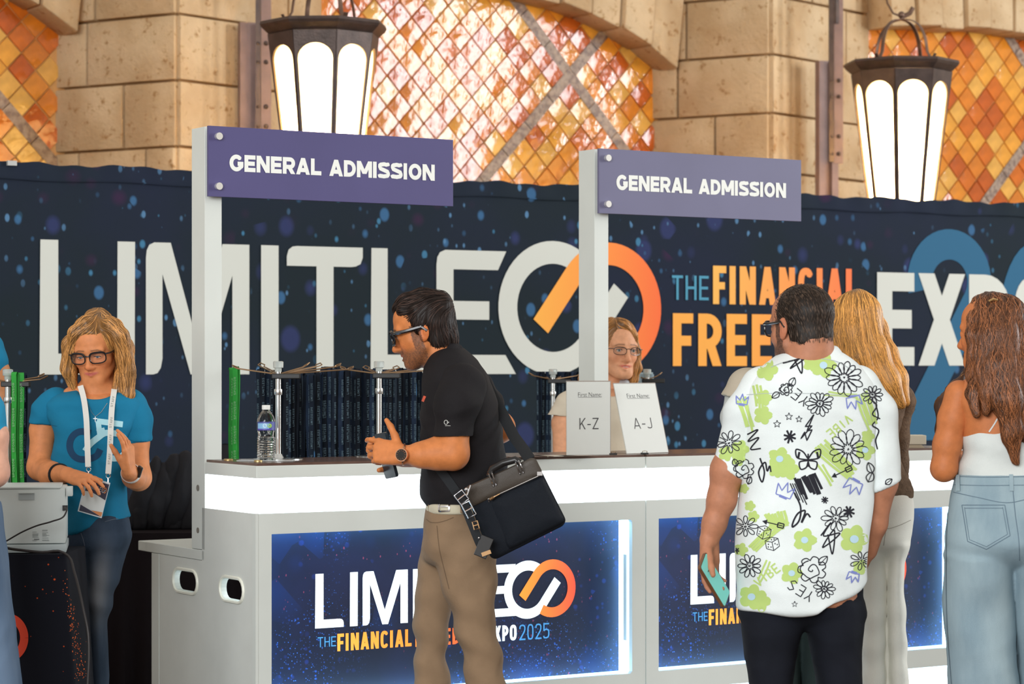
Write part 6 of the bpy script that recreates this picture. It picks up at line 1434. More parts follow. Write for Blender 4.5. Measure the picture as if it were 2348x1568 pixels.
# ------------------------------------------------------------------ blonde woman, brown sweater, white trousers
d = 7.55; root = person(P(2000, 0, d), 'woman with long golden hair in a brown sweater and white trousers seen from behind'); org = root.location
H = Head(P(1962, 752, d), 168, 4, 0, .94)
S = Sdf(.004); head_sdf(S, H, P(1975, 850, d+.02), .047, fem=True)
A1 = Sdf(.005); A1.chain([P(2055, 1090, d+.1), P(2010, 1095, d+.22)], [.032, .027], .01); hand_sdf(A1, P(2004, 1095, d+.24), (-.5, .8, .1), (.8, .5, 0), None, .9)
A2 = Sdf(.005); A2.chain([P(1925, 1060, d+.05), P(1935, 1090, d+.2)], [.032, .027], .01); hand_sdf(A2, P(1937, 1090, d+.21), (.2, .9, .1), (-.8, .3, 0), None, .9)
TT = [(848, 1935, 2015, .02, .06), (862, 1905, 2045, .02, .09), (885, 1892, 2065, .0, .115), (925, 1892, 2076, 0, .125), (1000, 1905, 2066, 0, .12), (1045, 1912, 2060, 0, .115), (1080, 1910, 2070, 0, .12), (1115, 1902, 2088, 0, .13), (1143, 1900, 2093, 0, .135)]
LL = [(1240, 1938, 2030, 0, .12), (1290, 1948, 2030, 0, .11), (1340, 1962, 2030, 0, .095), (1400, 1970, 2029, 0, .085), (1470, 1972, 2029, 0, .08), (1568, 1969, 2031, 0, .085), (1920, 1965, 2034, 0, .08)]
LR = [(1240, 2016, 2086, 0, .12), (1290, 2024, 2073, 0, .11), (1340, 2027, 2066, -.01, .095), (1400, 2028, 2071, -.01, .085), (1470, 2029, 2078, 0, .08), (1568, 2031, 2083, 0, .085), (1920, 2036, 2095, 0, .08)]
inner = Sdf(.016); inner.col(d, TT, .02); inner.col(d, LL, .02); inner.col(d, LR, .02)
body_mesh(root, [S, A1, A2, (inner, -.014)], lambda V: face_cols(V, H, SKW, fem=True), skin('w3'))
hg = [gp(d, [(1958, 708, .0, 26), (1935, 748, .01, 30), (1925, 810, .02, 26), (1938, 870, .0, 18)]), gp(d, [(1968, 704, -.02, 26), (1988, 745, -.065, 32), (2008, 805, -.08, 33), (2035, 865, -.09, 26), (2058, 918, -.10, 11)]),
      gp(d, [(1960, 702, -.02, 26), (1955, 755, -.075, 33), (1968, 820, -.10, 33), (1998, 868, -.11, 24), (2035, 915, -.11, 8)]), gp(d, [(1978, 706, 0, 24), (2012, 752, .0, 24), (2034, 810, -.02, 24), (2058, 868, -.05, 22), (2078, 922, -.07, 9)]),
      gp(d, [(1945, 712, -.02, 22), (1930, 768, -.06, 24), (1935, 830, -.08, 20), (1965, 868, -.10, 14), (1990, 895, -.11, 6)]), gp(d, [(1990, 770, -.05, 22), (2015, 830, -.08, 24), (2042, 880, -.10, 20), (2068, 928, -.10, 8)])]
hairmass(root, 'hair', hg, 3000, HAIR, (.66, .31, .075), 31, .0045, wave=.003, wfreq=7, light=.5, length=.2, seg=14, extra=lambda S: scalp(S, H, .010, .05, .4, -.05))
SW = cloth_mat('brown_knit', (.16, .105, .068), .95, noise=.25, nscale=70, bump=.003, bscale=160)
S = Sdf(.006); S.col(d, TT, .02)
sw = cloth([S, sleeve([P(2035, 895, d), P(2062, 925, d), P(2058, 1000, d), P(2052, 1062, d+.03), P(2054, 1092, d+.1)], [.055, .047, .041, .038, .036]), sleeve([P(1925, 895, d), P(1910, 930, d), P(1912, 1010, d), P(1922, 1065, d+.06)], [.055, .05, .043, .038])], 'sweater', SW, root, org, .006, (14, 14, 22), 33)
WT = cloth_mat('white_trousers', (.82, .81, .73), .85, noise=.03)
S = Sdf(.0055); S.col(d, [(1125, 1930, 2088, 0, .12), (1165, 1925, 2094, 0, .135), (1205, 1926, 2093, 0, .14), (1245, 1936, 2086, 0, .13), (1275, 1960, 2070, 0, .08)], .02); S.col(d, LL, .010); S.col(d, LR, .010)
def ex(V):
    z = V[:, 2]; x = V[:, 0]; return (.002*np.sin(z*64+x*20+2*np.sin(x*30))*np.clip(np.exp(-((z-.62)/.2)**2)+np.exp(-((z-.92)/.06)**2), 0, 1)).astype(np.float32)
wt = cloth(S, 'trousers', WT, root, org, .003, (12, 12, 18), 18, ex)
Dr = Draw([wt]); sm = mat('seam_cream', (.42, .40, .34), .9); Dr.line([(2030, 1150), (2032, 1200), (2026, 1250)], 1.6); Dr.line([(1985, 1178), (2000, 1200), (2030, 1212), (2060, 1205), (2088, 1192)], 1.4); Dr.build('seam', sm, wt)
shoes(root, [(P(1998, 0, d).x, 0), (P(2062, 0, d).x, 0)], d, 180, mat('leather_tan', (.4, .25, .14), .5))

# ------------------------------------------------------------------ brunette, white tank top, pale jeans
d = 7.2; root = person(P(2300, 0, d), 'woman with long wavy brown hair in a white tank top and pale jeans'); org = root.location
H = Head(P(2272, 762, d), 128, 3, 0, .95)
S = Sdf(.0032); head_sdf(S, H, P(2290, 868, d), .047, fem=True, ears=(0, 1))
S.col(d, [(842, 2262, 2338, .0, .05), (862, 2228, 2372, .01, .07), (880, 2200, 2400, .01, .085), (915, 2190, 2412, .0, .098), (960, 2200, 2402, 0, .10), (1010, 2206, 2396, 0, .10)], .02)
A1 = Sdf(.0032); A1.chain([P(2200, 905, d), P(2186, 960, d), P(2172, 1020, d), P(2164, 1074, d)], [.044, .0435, .040, .036], .02); A1.chain([P(2164, 1074, d), P(2185, 1068, d+.10), P(2235, 1045, d+.26)], [.037, .038, .026], .02); hand_sdf(A1, P(2240, 1043, d+.27), (.8, .5, .2), (0, -.3, .9), None, .9)
A2 = Sdf(.005); A2.chain([P(2402, 905, d), P(2425, 1060, d), P(2385, 1050, d+.25)], [.044, .037, .026], .02); hand_sdf(A2, P(2380, 1050, d+.26), (-.6, .6, .1), (0, -.3, .9), None, .9)
TT = [(985, 2206, 2398, 0, .106), (1030, 2208, 2396, 0, .106), (1060, 2204, 2400, 0, .108), (1098, 2196, 2408, 0, .112)]
LL = [(1270, 2163, 2318, -.01, .145), (1330, 2162, 2318, -.01, .135), (1400, 2163, 2320, 0, .125), (1480, 2167, 2326, 0, .12), (1568, 2176, 2332, 0, .12), (1980, 2195, 2335, 0, .11)]
LR = [(1270, 2302, 2440, -.01, .145), (1330, 2310, 2442, -.01, .135), (1400, 2322, 2442, 0, .125), (1568, 2338, 2440, 0, .12), (1980, 2345, 2430, 0, .11)]
inner = Sdf(.016); inner.col(d, TT, .02); inner.col(d, LL, .02); inner.col(d, LR, .02)
body_mesh(root, [S, A1, A2, (inner, -.014)], lambda V: face_cols(V, H, (.56, .185, .062), (.45, .12, .09), (.08, .04, .02), fem=True), skin('w4')); eyes(root, H, (.08, .05, .03), lash=False)
hg = [gp(d, [(2250, 708, .0, 14), (2232, 730, -.035, 16), (2230, 768, -.055, 19), (2236, 812, -.055, 20), (2232, 858, -.04, 18)]), gp(d, [(2262, 712, 0, 22), (2262, 760, .02, 26), (2252, 815, .05, 22), (2228, 862, .07, 18), (2190, 892, .08, 17), (2165, 930, .06, 17), (2160, 985, .03, 12), (2150, 1022, .02, 4)]),
      gp(d, [(2278, 708, -.02, 24), (2292, 760, -.075, 34), (2296, 840, -.10, 36), (2308, 915, -.12, 34), (2326, 985, -.12, 22), (2328, 1058, -.12, 7)]), gp(d, [(2290, 710, .0, 26), (2322, 765, -.03, 32), (2338, 850, -.08, 36), (2352, 940, -.1, 32), (2362, 1030, -.1, 14)]),
      gp(d, [(2268, 712, -.03, 22), (2266, 775, -.075, 27), (2264, 845, -.09, 26), (2268, 900, -.11, 16), (2262, 945, -.115, 6)]), gp(d, [(2262, 740, -.03, 20), (2252, 800, -.05, 18), (2238, 850, -.04, 16), (2228, 900, -.09, 12), (2238, 950, -.11, 5)]),
      gp(d, [(2300, 860, -.10, 24), (2312, 930, -.125, 22), (2318, 1000, -.125, 16), (2335, 1062, -.12, 6)]), gp(d, [(2278, 704, -.03, 14), (2283, 720, -.06, 22), (2285, 745, -.075, 22)])]
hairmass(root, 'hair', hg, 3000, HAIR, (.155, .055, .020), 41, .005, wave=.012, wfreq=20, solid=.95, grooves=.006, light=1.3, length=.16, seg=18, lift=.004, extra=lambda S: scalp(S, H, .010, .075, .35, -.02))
b = MB(); b.tube([P(2268, 690, d-.062)-org, P(2277, 686, d-.072)-org, P(2288, 688, d-.07)-org], [.003, .0045, .003], 8); b.build('hair_clip', mat('clip_gold', (.7, .45, .2), .3, .9), root, smooth=True)
WTK = cloth_mat('white_jersey', (.68, .72, .70), .8)
def ex(V): return (.0035*np.sin(V[:, 2]*75+2*np.sin(V[:, 0]*9))).astype(np.float32)
S = Sdf(.005); S.col(d, TT, .02, capk=.006); tk = cloth(S, 'tank_top', WTK, root, org, .002, (10, 10, 20), 23, ex)
bdy = [c for c in root.children if c.name.startswith('body')][0]; Dr = Draw([bdy, tk]); Dr.line([(2268, 990), (2280, 972), (2292, 950), (2304, 925)], 3.2, .002); Dr.line([(2364, 990), (2352, 950)], 3.2, .002); Dr.build('shoulder_strap', WTK, tk)
JP = denim('denim_pale', (.26, .36, .42), (.36, .47, .52))
S = Sdf(.0055); S.col(d, [(1084, 2190, 2412, 0, .118), (1130, 2180, 2422, 0, .13), (1190, 2170, 2432, -.01, .148), (1250, 2163, 2438, -.02, .155), (1285, 2170, 2432, -.01, .12), (1310, 2230, 2380, 0, .06)], .03); S.col(d, LL, .012); S.col(d, LR, .012)
def ex(V): z = V[:, 2]; return (.004*np.sin(z*26+V[:, 0]*34)*np.clip((1.05-z)/.3, 0, 1)).astype(np.float32)
jn2 = cloth(S, 'jeans', JP, root, org, .003, (9, 9, 11), 26, ex)
Dr = Draw([jn2]); DS = mat('denim_seam_pale', (.13, .19, .24), .9)
pk = [(2206, 1158), (2304, 1158), (2316, 1228), (2262, 1259), (2219, 1241), (2206, 1158)]; Dr.line(pk, 1.8, smooth=False); Dr.line([(2212, 1165), (2299, 1165)], 1.4, smooth=False); Dr.line([(2212, 1163), (2223, 1237), (2262, 1253), (2310, 1225), (2299, 1163)], 1.2, smooth=False)
for y0 in (1111, 1092): Dr.line([(2184, y0), (2250, y0+2), (2348, y0+1)], 1.4)
Dr.line([(2186, 1128), (2240, 1140), (2320, 1152), (2348, 1146)], 1.6); Dr.line([(2322, 1118), (2328, 1180), (2336, 1240), (2338, 1285)], 1.8); Dr.line([(2176, 1140), (2172, 1200), (2170, 1300), (2172, 1430), (2182, 1568)], 1.6); Dr.build('stitching', DS, jn2)
for x in (2198, 2318):
    Dr.line([(x, 1086), (x+1, 1126)], 9, .004, smooth=False); Dr.build('belt_loop', JP, jn2)
shoes(root, [(P(2262, 0, d).x, 0), (P(2390, 0, d).x, 0)], d, 180, mat('shoe_white', (.7, .7, .68), .5))

# ------------------------------------------------------------------ two people cut by the left edge
def edge_person(d, xc, label, sh_m, leg_m, skc, arm, slv, torso, legs, hyaw, arm2, slv2, hairc):
    root = person(P(xc, 0, d), label); org = root.location; top = torso[0][0]
    H = Head(P(xc, top-100, d), hyaw, 8, 0, .98); S = Sdf(.006); head_sdf(S, H, P(xc, top+15, d), .055)
    A1 = Sdf(.0036); A1.chain(*arm, .02); A2 = Sdf(.006); A2.chain(*arm2, .02)
    inner = Sdf(.018); inner.col(d, torso, .02); [inner.col(d, l, .02) for l in legs]
    e = arm[0][-1]; t = (arm[0][-1]-arm[0][-2]).normalized(); hand_sdf(A1, e, t, (0, -.6, .8), None, .93)
    e = arm2[0][-1]; t = (arm2[0][-1]-arm2[0][-2]).normalized(); hand_sdf(A2, e, t, (0, -.6, .8), None, .93)
    body_mesh(root, [S, A1, A2, (inner, -.014)], lambda V: face_cols(V, H, skc), skin('edge')); S = Sdf(.007); scalp(S, H, .012, .05, .5, -.04); cloth(S, 'hair', mat('hair_'+hairc, (.09, .05, .03), .6), root, org, .002, (60, 60, 20))
    S = Sdf(.006); S.col(d, torso, .02); cloth([S, sleeve(*slv), sleeve(*slv2)], 't_shirt', sh_m, root, org, .004)
    S = Sdf(.007); [S.col(d, l, .02) for l in legs]; cloth(S, 'jeans', leg_m, root, org, .004, (9, 9, 9), 3); shoes(root, [(P(l[-1][1]/2+l[-1][2]/2, 0, d).x, 0) for l in legs], d, 180 if hyaw > 90 else 0, mat('leather_black', (.012, .011, .011), .35)); return root
d = 8.35; edge_person(d, -85, 'teal-shirted staff member cut by the left edge behind the printer, tanned arm showing', TEAL, J, (.50, .21, .09),
    ([P(-5, 850, d), P(5, 930, d), P(12, 1060, d), P(0, 1130, d-.15), P(-40, 1140, d-.3)], [.042, .044, .039, .034, .027]), ([P(-30, 800, d), P(-22, 830, d), P(-18, 868, d)], [.056, .054, .0495], (.25, 0, -1)),
    [(795, -125, -45, 0, .06), (815, -165, -8, 0, .1), (840, -175, 0, 0, .12), (950, -165, -10, 0, .125), (1100, -160, -12, 0, .12), (1200, -165, -6, 0, .13)], [[(1190, -88, -8, 0, .12), (1400, -80, -14, 0, .09), (1830, -70, -22, 0, .06)], [(1190, -165, -84, 0, .12), (1400, -158, -92, 0, .09), (1830, -150, -100, 0, .06)]], 5,
    ([P(-165, 850, d), P(-178, 1060, d), P(-150, 1130, d-.2)], [.042, .038, .027]), ([P(-140, 800, d), P(-150, 830, d), P(-158, 868, d)], [.056, .054, .049], (-.2, 0, -1)), 'dark')
d = 6.95; edge_person(d, -110, 'person cut by the left edge in a blue shirt and blue jeans, pale elbow showing', cloth_mat('bright_teal', (.02, .26, .45), .85), denim('denim_mid', (.10, .16, .26), (.15, .22, .33)), (.68, .36, .25),
    ([P(-35, 940, d), P(-20, 1000, d), P(-15, 1082, d), P(-30, 1092, d+.12), P(-60, 1080, d+.3)], [.044, .046, .043, .04, .028]), ([P(-55, 900, d), P(-38, 940, d), P(-26, 1001, d)], [.06, .056, .051], (.05, 0, -1)),
    [(850, -160, -60, 0, .06), (872, -205, -25, 0, .1), (900, -220, -10, 0, .12), (1000, -210, -20, 0, .13), (1100, -205, -22, 0, .13), (1200, -215, -5, 0, .14)], [[(1150, -115, -6, 0, .13), (1200, -112, 2, 0, .13), (1300, -105, 18, 0, .12), (1400, -100, 30, 0, .11), (1500, -90, 40, 0, .10), (1568, -82, 46, 0, .095), (2020, -60, 40, 0, .07)], [(1150, -215, -108, 0, .13), (1300, -212, -110, 0, .11), (2020, -190, -120, 0, .07)]], 170,
    ([P(-195, 940, d), P(-215, 1080, d), P(-180, 1080, d+.3)], [.044, .042, .028]), ([P(-175, 900, d), P(-188, 940, d), P(-198, 1000, d)], [.06, .056, .05], (-.1, 0, -1)), 'dark')
# ------------------------------------------------------------------ things on and behind the counters
CT = 1.19
LD = [mat('lanyard_navy_%d' % i, c, .8, noise=.2, nscale=30, spec=.2) for i, c in enumerate(((.008, .014, .026), (.006, .009, .015), (.010, .020, .042)))]
LGN = mat('lanyard_green', (.02, .30, .035), .7, noise=.15, nscale=20); LLB = mat('lanyard_pale_blue', (.50, .64, .72), .7)
PRT = mat('lanyard_print', (.10, .16, .20), .8); PRW = mat('lanyard_print_pale', (.25, .50, .25), .8)
CLIPM = mat('clip_bronze', (.35, .25, .14), .35, .85)
def lanyard_mesh(m, txt, pm, L_, seed, w_=.016):
    r = random.Random(seed); b = MB(); V = []; fs = []
    for sgn in (-1, 1):          # two hanging bands joined over the peg
        k = len(V); n = 10; tw = r.uniform(-.25, .25); dx = r.uniform(.001, .004)
        for i in range(n+1):
            t = i/n; z = -L_*t; a = tw*t+sgn*.12; x = sgn*dx*(1-t)+.002*math.sin(t*7+seed); y = sgn*(.007*(1-t)+.002)
            for s_ in (-1, 1): V.append((x+s_*w_/2*math.cos(a), y+s_*w_/2*math.sin(a), z))
        for i in range(n): fs.append((k+2*i, k+2*i+1, k+2*i+3, k+2*i+2))
    k = len(V)
    for i in range(7):
        a = math.pi*i/6
        for s_ in (-1, 1): V.append((s_*w_/2, -.009*math.cos(a), .008*math.sin(a)))
    for i in range(6): fs.append((k+2*i, k+2*i+1, k+2*i+3, k+2*i+2))
    b.add(V, fs); me = b.mesh('band', m)
    pt = MB()
    nrep = int(L_/.085)
    for q in range(nrep):
        z0 = -.03-q*.085
        for i, (V_, F_) in enumerate(words2d(txt, .15, .5, .2, (-.031, .031, -.0038, .0038))): pt.add([(-v[1], -.0115-i*1e-5, z0-.03+v[0]) for v in V_], F_)
    pm_ = pt.mesh('print', pm)
    c = MB(); c.box((-.009, -.006, -L_-.012), (.009, .004, -L_+.002), bev=.001); c.tube([(0, -.001, -L_-.012), (.004, -.001, -L_-.02), (0, -.001, -L_-.03), (-.004, -.001, -L_-.02), (0, -.001, -L_-.012)], .0014, 5)
    return me, pm_, c.mesh('clip', CLIPM, True)
LM = [lanyard_mesh(LD[i], 'LIMITLESS EXPO' if i % 2 == 0 else 'LIMITLESS', PRT, .40, i) for i in range(3)]
LMG = lanyard_mesh(LGN, 'SPONSOR', PRW, .40, 7, .019); LMB = lanyard_mesh(LLB, 'EXPO', mat('lan_blue_print', (.12, .25, .4), .8), .34, 9)
def put_lanyard(ms, loc, rz, label, group, pr=True):
    o = empty('lanyard', loc, rz, label, 'lanyard', group)
    link('band', ms[0], None, o); link('clip', ms[2], None, o)
    if pr: link('print', ms[1], None, o)['kind'] = 'stuff'
    return o
STEEL = mat('pole_steel', (.75, .78, .78), .18, .95); BRKT = mat('bracket_black', (.02, .02, .02), .45, .3); KNOB = mat('clear_knob', (.7, .75, .72), .1, trans=.5)
PEGM = mat('peg_wire_bronze', (.32, .20, .11), .35, .85)
def rack(xp, yb, d, arms, label, base=CT, ytop=828):
    c = P(xp, 0, d); root = empty('lanyard_rack', (c.x, d, base), 0, label, 'rack', 'lanyard display racks')
    zt = CZ-(ytop-HY)/F*d-base
    b = MB(); b.tube([(0, 0, .006), (0, 0, zt-.035)], .0098, 14); b.build('pole', STEEL, root, smooth=True)
    b = MB(); b.lathe([(.001, 0), (.085, 0), (.085, .004), (.02, .007), (.012, .02), (.001, .02)], n=28); b.build('base_plate', STEEL, root, smooth=True)
    b = MB(); b.lathe([(.012, zt-.036), (.012, zt-.024), (.0175, zt-.022), (.018, zt-.002), (.014, zt), (.001, zt)], n=12); b.build('top_knob', KNOB, root, smooth=True)
    b = MB(); b.lathe([(.0135, zt-.115), (.0145, zt-.112), (.0145, zt-.098), (.0135, zt-.095)], n=14); b.build('collar_ring', STEEL, root, smooth=True)
    b = MB(); b.box((-.022, -.012, zt-.060), (.075, .012, zt-.042), bev=.003); b.build('bracket', BRKT, root)
    out = []
    for (dx, dy, dz) in arms:
        st = Vector((0, 0, zt-.045)); e = Vector((dx, dy, zt-.045+dz)); L_ = (e-st).length; t = (e-st)/L_; s_ = t.cross(Vector((0, 0, 1))).normalized()*.0055
        b = MB(); b.tube([st+s_, e+s_-t*.02, e+s_*2.2+Vector((0, 0, .004))-t*.008, e+Vector((0, 0, .009))+t*.004, e-s_*2.2+Vector((0, 0, .004))-t*.008, e-s_-t*.02, st-s_], .0022, 6); b.build('peg', PEGM, root, smooth=True); out.append((root.location+st, root.location+e))
    return out
a1 = rack(638, 1055, 8.24, [(-.16, .06, .022), (.10, .03, .030), (.20, .14, .028), (-.08, .20, .03), (.24, .20, .018), (.12, .28, .03)], 'chrome lanyard rack standing on the counter behind the water bottle')
a2 = rack(869, 1050, 8.50, [(-.14, .10, .018), (-.06, .22, .02), (.12, .10, .015), (.20, .20, .015), (.05, .26, .02)], 'chrome lanyard rack on the counter beyond the outstretched hands')
GRP = 'navy lanyards %s'; rl = random.Random(12)
lab = 'navy printed lanyard %s'
for k in range(46):
    xp = 596+k*8.1+rl.uniform(-3, 3)
    if 612 < xp < 650 and k % 2: continue
    dd = 8.48+(xp-596)*.0011+rl.uniform(-.03, .10)
    yt = 848+rl.uniform(-3, 6)+(12 if 650 < xp < 740 else 0)
    q = P(xp, yt, dd); w_ = 0 if xp < 640 else (1 if xp < 868 else 2); put_lanyard(LM[k % 3], q, rl.uniform(-.7, .7), lab % ('left of the first chrome pole', 'between the two chrome poles', 'right of the second chrome pole, near the man in black')[w_], GRP % ('left of the first pole', 'between the poles', 'right of the second pole')[w_])
q = P(541, 845, 8.42); put_lanyard(LMG, q, -.2, 'bright green lanyard hanging beside the white sign post', None)
q = P(531, 848, 8.47); put_lanyard(LMG, q, .35, 'second green lanyard half behind the bright green one by the post', None)
# rack near the smiling woman
a3 = rack(1268, 900, 10.25, [(-.10, -.02, .02), (.12, .0, .02), (-.06, .08, .02), (.05, .10, .02)], 'lanyard rack left of the smiling woman', .90, 846)
for k in range(10): put_lanyard(LM[k % 3], P(1236+k*9.5, 856, 10.26+.03*(k % 3)), rl.uniform(-.6, .6), 'navy printed lanyard hanging to the left of the smiling woman', 'navy lanyards beside the smiling woman')
a4 = rack(1484, 900, 10.4, [(-.06, -.02, .02), (.06, .0, .02)], 'lanyard rack right of the smiling woman', .90, 846)
for k in range(4): put_lanyard(LMB, P(1466+k*9, 858, 10.39+.02*k), rl.uniform(-.4, .4), 'pale blue lanyard hanging to the right of the smiling woman', 'pale blue lanyards')
for u0_, u1_, lb in ((1.25, 2.5, 'white back shelf holding the racks behind the smiling woman'),):
    M_ = Plane(AP.X0, AP.Y0, 32).mat(); b = MB(); b.box((1.7, 1.26, .86), (2.9, 1.62, .9), M=M_); tag(b.build('shelf', WHITE2), lb, 'shelf')
# left rack with green lanyards beside the printer
a5 = rack(18, 1100, 8.15, [(.13, -.0, .012), (.10, .10, .02), (-.10, .05, .02)], 'lanyard rack with green lanyards at the left edge', .9, 846)
for k, (x_, lb) in enumerate(((34, 'green SPONSOR lanyard nearest the tanned arm at the left edge'), (48, 'green SPONSOR lanyard second from the tanned arm at the left edge'), (22, 'green lanyard tucked behind the tanned arm at the left edge'))): put_lanyard(LMG, P(x_, 858+k*1.5, 8.13+.02*k), [-.2, .3, .1][k], lb, None)
put_lanyard(LM[0], P(56, 860, 8.24), .3, 'dark lanyard behind the green ones at the left edge', None)

# water bottle
BT = P(610, 1060, 8.12); root = empty('water_bottle', (BT.x, 8.12, CT), 0, 'clear plastic water bottle with blue label on the counter', 'bottle')
PETm = mat('pet_plastic', (.80, .80, .78), .04, trans=1.0, ior=1.33, bump=.0012, bscale=70); wr = [(.001, .002), (.027, .0), (.0305, .006)]
for i in range(9): z = .010+i*.0082; wr += [(.0310, z), (.0283, z+.004)]
wr += [(.0265, .086), (.0275, .096), (.0305, .104), (.0308, .132), (.0300, .140), (.024, .154), (.015, .166), (.0115, .172), (.0115, .176), (.001, .176)]
b = MB(); b.lathe(wr, n=32); b.build('bottle_body', PETm, root, smooth=True)
b = MB(); b.lathe([(.001, .1725), (.0138, .1725), (.0142, .174), (.0142, .186), (.0130, .1875), (.001, .1875)], n=24); b.build('cap', mat('cap_white', (.78, .78, .74), .4), root, smooth=True)
b = MB(); n = 32; V = [(.0312*math.cos(6.283*i/n), .0312*math.sin(6.283*i/n), z) for z in (.104, .131) for i in range(n)]; b.add(V, [(i, (i+1) % n, n+(i+1) % n, n+i) for i in range(n)]); lbm = b.build('label_sleeve', mat('label_blue', (.08, .10, .33), .4), root, smooth=True)
def on_label(name, a0, a1, z0, z1, m, o=.0003, circ=False):
    b = MB(); V = []; n = 16
    if circ:
        am, zm, ra, rz_ = (a0+a1)/2, (z0+z1)/2, (a1-a0)/2, (z1-z0)/2; V = [(am+ra*math.cos(6.283*i/n), zm+rz_*math.sin(6.283*i/n)) for i in range(n)]; fs = [tuple(range(n))]
    else:
        V = [(a0+(a1-a0)*i/n, z) for z in (z0, z1) for i in range(n+1)]; fs = [(i, i+1, n+2+i, n+1+i) for i in range(n)]
    b.add([((.0312+o)*math.sin(a), -(.0312+o)*math.cos(a), z) for a, z in V], fs); b.build(name, m, lbm, smooth=True)
on_label('label_panel', -.95, .45, .107, .127, mat('label_sky', (.25, .48, .72), .4)); on_label('label_stripe', -.95, .75, .104, .109, mat('label_blue2', (.10, .08, .40), .4), .0005)
on_label('label_green_dot', .25, .75, .112, .126, mat('label_green', (.35, .60, .10), .4), .0006, True); on_label('label_round', -.25, .2, .112, .126, mat('label_pale', (.50, .68, .82), .4), .0006, True)
on_label('label_end', -1.4, -.97, .104, .131, mat('label_dark', (.02, .02, .06), .4), .0004)
# small things lying on the counter top
def disc(x, y, d, r, m, label, name='badge_button'):
    c = P(x, y, d); b = MB(); b.lathe([(.001, 0), (r, 0), (r, .004), (r*.9, .006), (.001, .0065)], (0, 0, 0), 20); o = b.build(name, m, None, True, (c.x, d, CT+.0005)); tag(o, label, 'button')
GOLD = mat('gold_disc', (.5, .36, .16), .35, .7)
disc(524, 1058, 8.14, .016, GOLD, 'small gold round button on the counter corner nearest the sign post'); disc(592, 1063, 8.03, .014, GOLD, 'small gold round button at the front counter edge below the bottle')
b = MB(); b.box((0, 0, 0), (.19, .13, .004), bev=.001); o = b.build('acrylic_tray', mat('acrylic', (.8, .85, .85), .05, alpha=.35), None, False, (P(545, 0, 8.1).x, 8.06, CT+.0008)); tag(o, 'thin clear acrylic sheet lying under the water bottle edge', 'tray')
def paper(x, y, d, w_, h_, rz, m, label, name='flyer', t=.0015):
    c = P(x, y, d); b = MB(); b.box((-w_/2, -h_/2, 0), (w_/2, h_/2, t)); o = b.build(name, m, None, False, (c.x, d, CT+.0006)); o.rotation_euler = (0, 0, rz); tag(o, label, 'flyer'); return o
paper(1205, 1047, 8.50, .16, .12, .5, mat('paper_brown', (.16, .10, .08), .3), 'dark glossy flyer on the counter right of the bag strap')
paper(1268, 1047, 8.56, .15, .10, .75, mat('paper_pale', (.60, .55, .46), .5), 'pale flyer on the counter left of the K-Z name sign')
paper(1320, 1050, 8.58, .12, .07, .35, mat('paper_brown2', (.25, .18, .14), .4), 'brown printed card in front of the K-Z name sign')

# name signs in acrylic stands
def name_sign(bl, brx, d, psi, th, w_, h_, txt, label):
    psi = math.radians(psi); th = math.radians(th); c = P(bl[0], 0, d); root = empty('table_sign', (c.x, d, CT+.001), 0, label, 'sign', 'name table signs')
    xa = Vector((math.cos(psi), math.sin(psi), 0)); ua = Vector((-math.sin(psi)*math.sin(th), math.cos(psi)*math.sin(th), math.cos(th))); na = xa.cross(ua)
    M = Matrix(((xa.x, na.x, ua.x, 0), (xa.y, na.y, ua.y, 0), (xa.z, na.z, ua.z, 0), (0, 0, 0, 1)))
    sg = 1 if na.y < 0 else -1
    b = MB(); b.box((0, -.0015, 0), (w_, .0015, h_), M=M); pa = b.build('paper_sheet', mat('sheet_white', (.74, .74, .69), .6), root)
    b = MB(); b.box((-.002, .0018, 0), (w_+.002, .0035, h_+.003), M=M); b.box((-.002, -.0035, 0), (w_+.002, -.0018, h_+.003), M=M); 
    b.build('acrylic_face', mat('acrylic_clear', (.5, .55, .55), .2, alpha=.08, spec=.15), root)
    b = MB(); b.tube([M @ Vector((-.002, 0, h_+.002)), M @ Vector((w_+.002, 0, h_+.002))], .0016, 6); b.tube([M @ Vector((w_+.002, 0, 0)), M @ Vector((w_+.002, 0, h_))], .0013, 6); b.build('acrylic_edge', mat('acrylic_edge', (.35, .27, .22), .2), root)
    b = MB(); fo = Vector((0, .05 if True else 0, 0)); q = [Vector((0, 0, .0015)), Vector(xa*w_)+Vector((0, 0, .0015)), Vector(xa*w_)+Vector((-math.sin(psi)*.07, math.cos(psi)*.07, .0015)), Vector((-math.sin(psi)*.07, math.cos(psi)*.07, .0015))]
    b.add(q, [(0, 1, 2, 3)]); b.build('acrylic_foot', mat('acrylic_clear', (.5, .55, .55), .2, alpha=.08, spec=.15), root)
    IK = mat('sheet_ink', (.035, .025, .025), .7)
    def dec(VFs, nm):
        b = MB()
        for i, (V, Fc) in enumerate(VFs): b.add([M @ Vector((v[0], sg*-.0 + (-.0022-i*1e-5)*(1 if na.y > 0 else -1), v[1])) for v in V], Fc)
        b.build(nm, IK, pa)
    dec([fit(text2d('First Name:', -.012), w_*.26, w_*.80, h_*.795, h_*.855)], 'heading_text'); dec([([(w_*.26, h_*.785, 0), (w_*.80, h_*.785, 0), (w_*.80, h_*.789, 0), (w_*.26, h_*.789, 0)], [(0, 1, 2, 3)])], 'underline')
    dec(words2d(txt, .095, .62, .14, (w_*.29, w_*.73, h_*.35, h_*.505)), 'letter_range')
name_sign((1299, 1045), 0, 8.62, 30, 0, .183, .262, 'K-Z', 'upright K-Z first name sign in acrylic on the counter')
name_sign((1437, 1043), 0, 8.78, 43, 15, .218, .262, 'A-J', 'leaning A-J first name sign in acrylic on the counter')
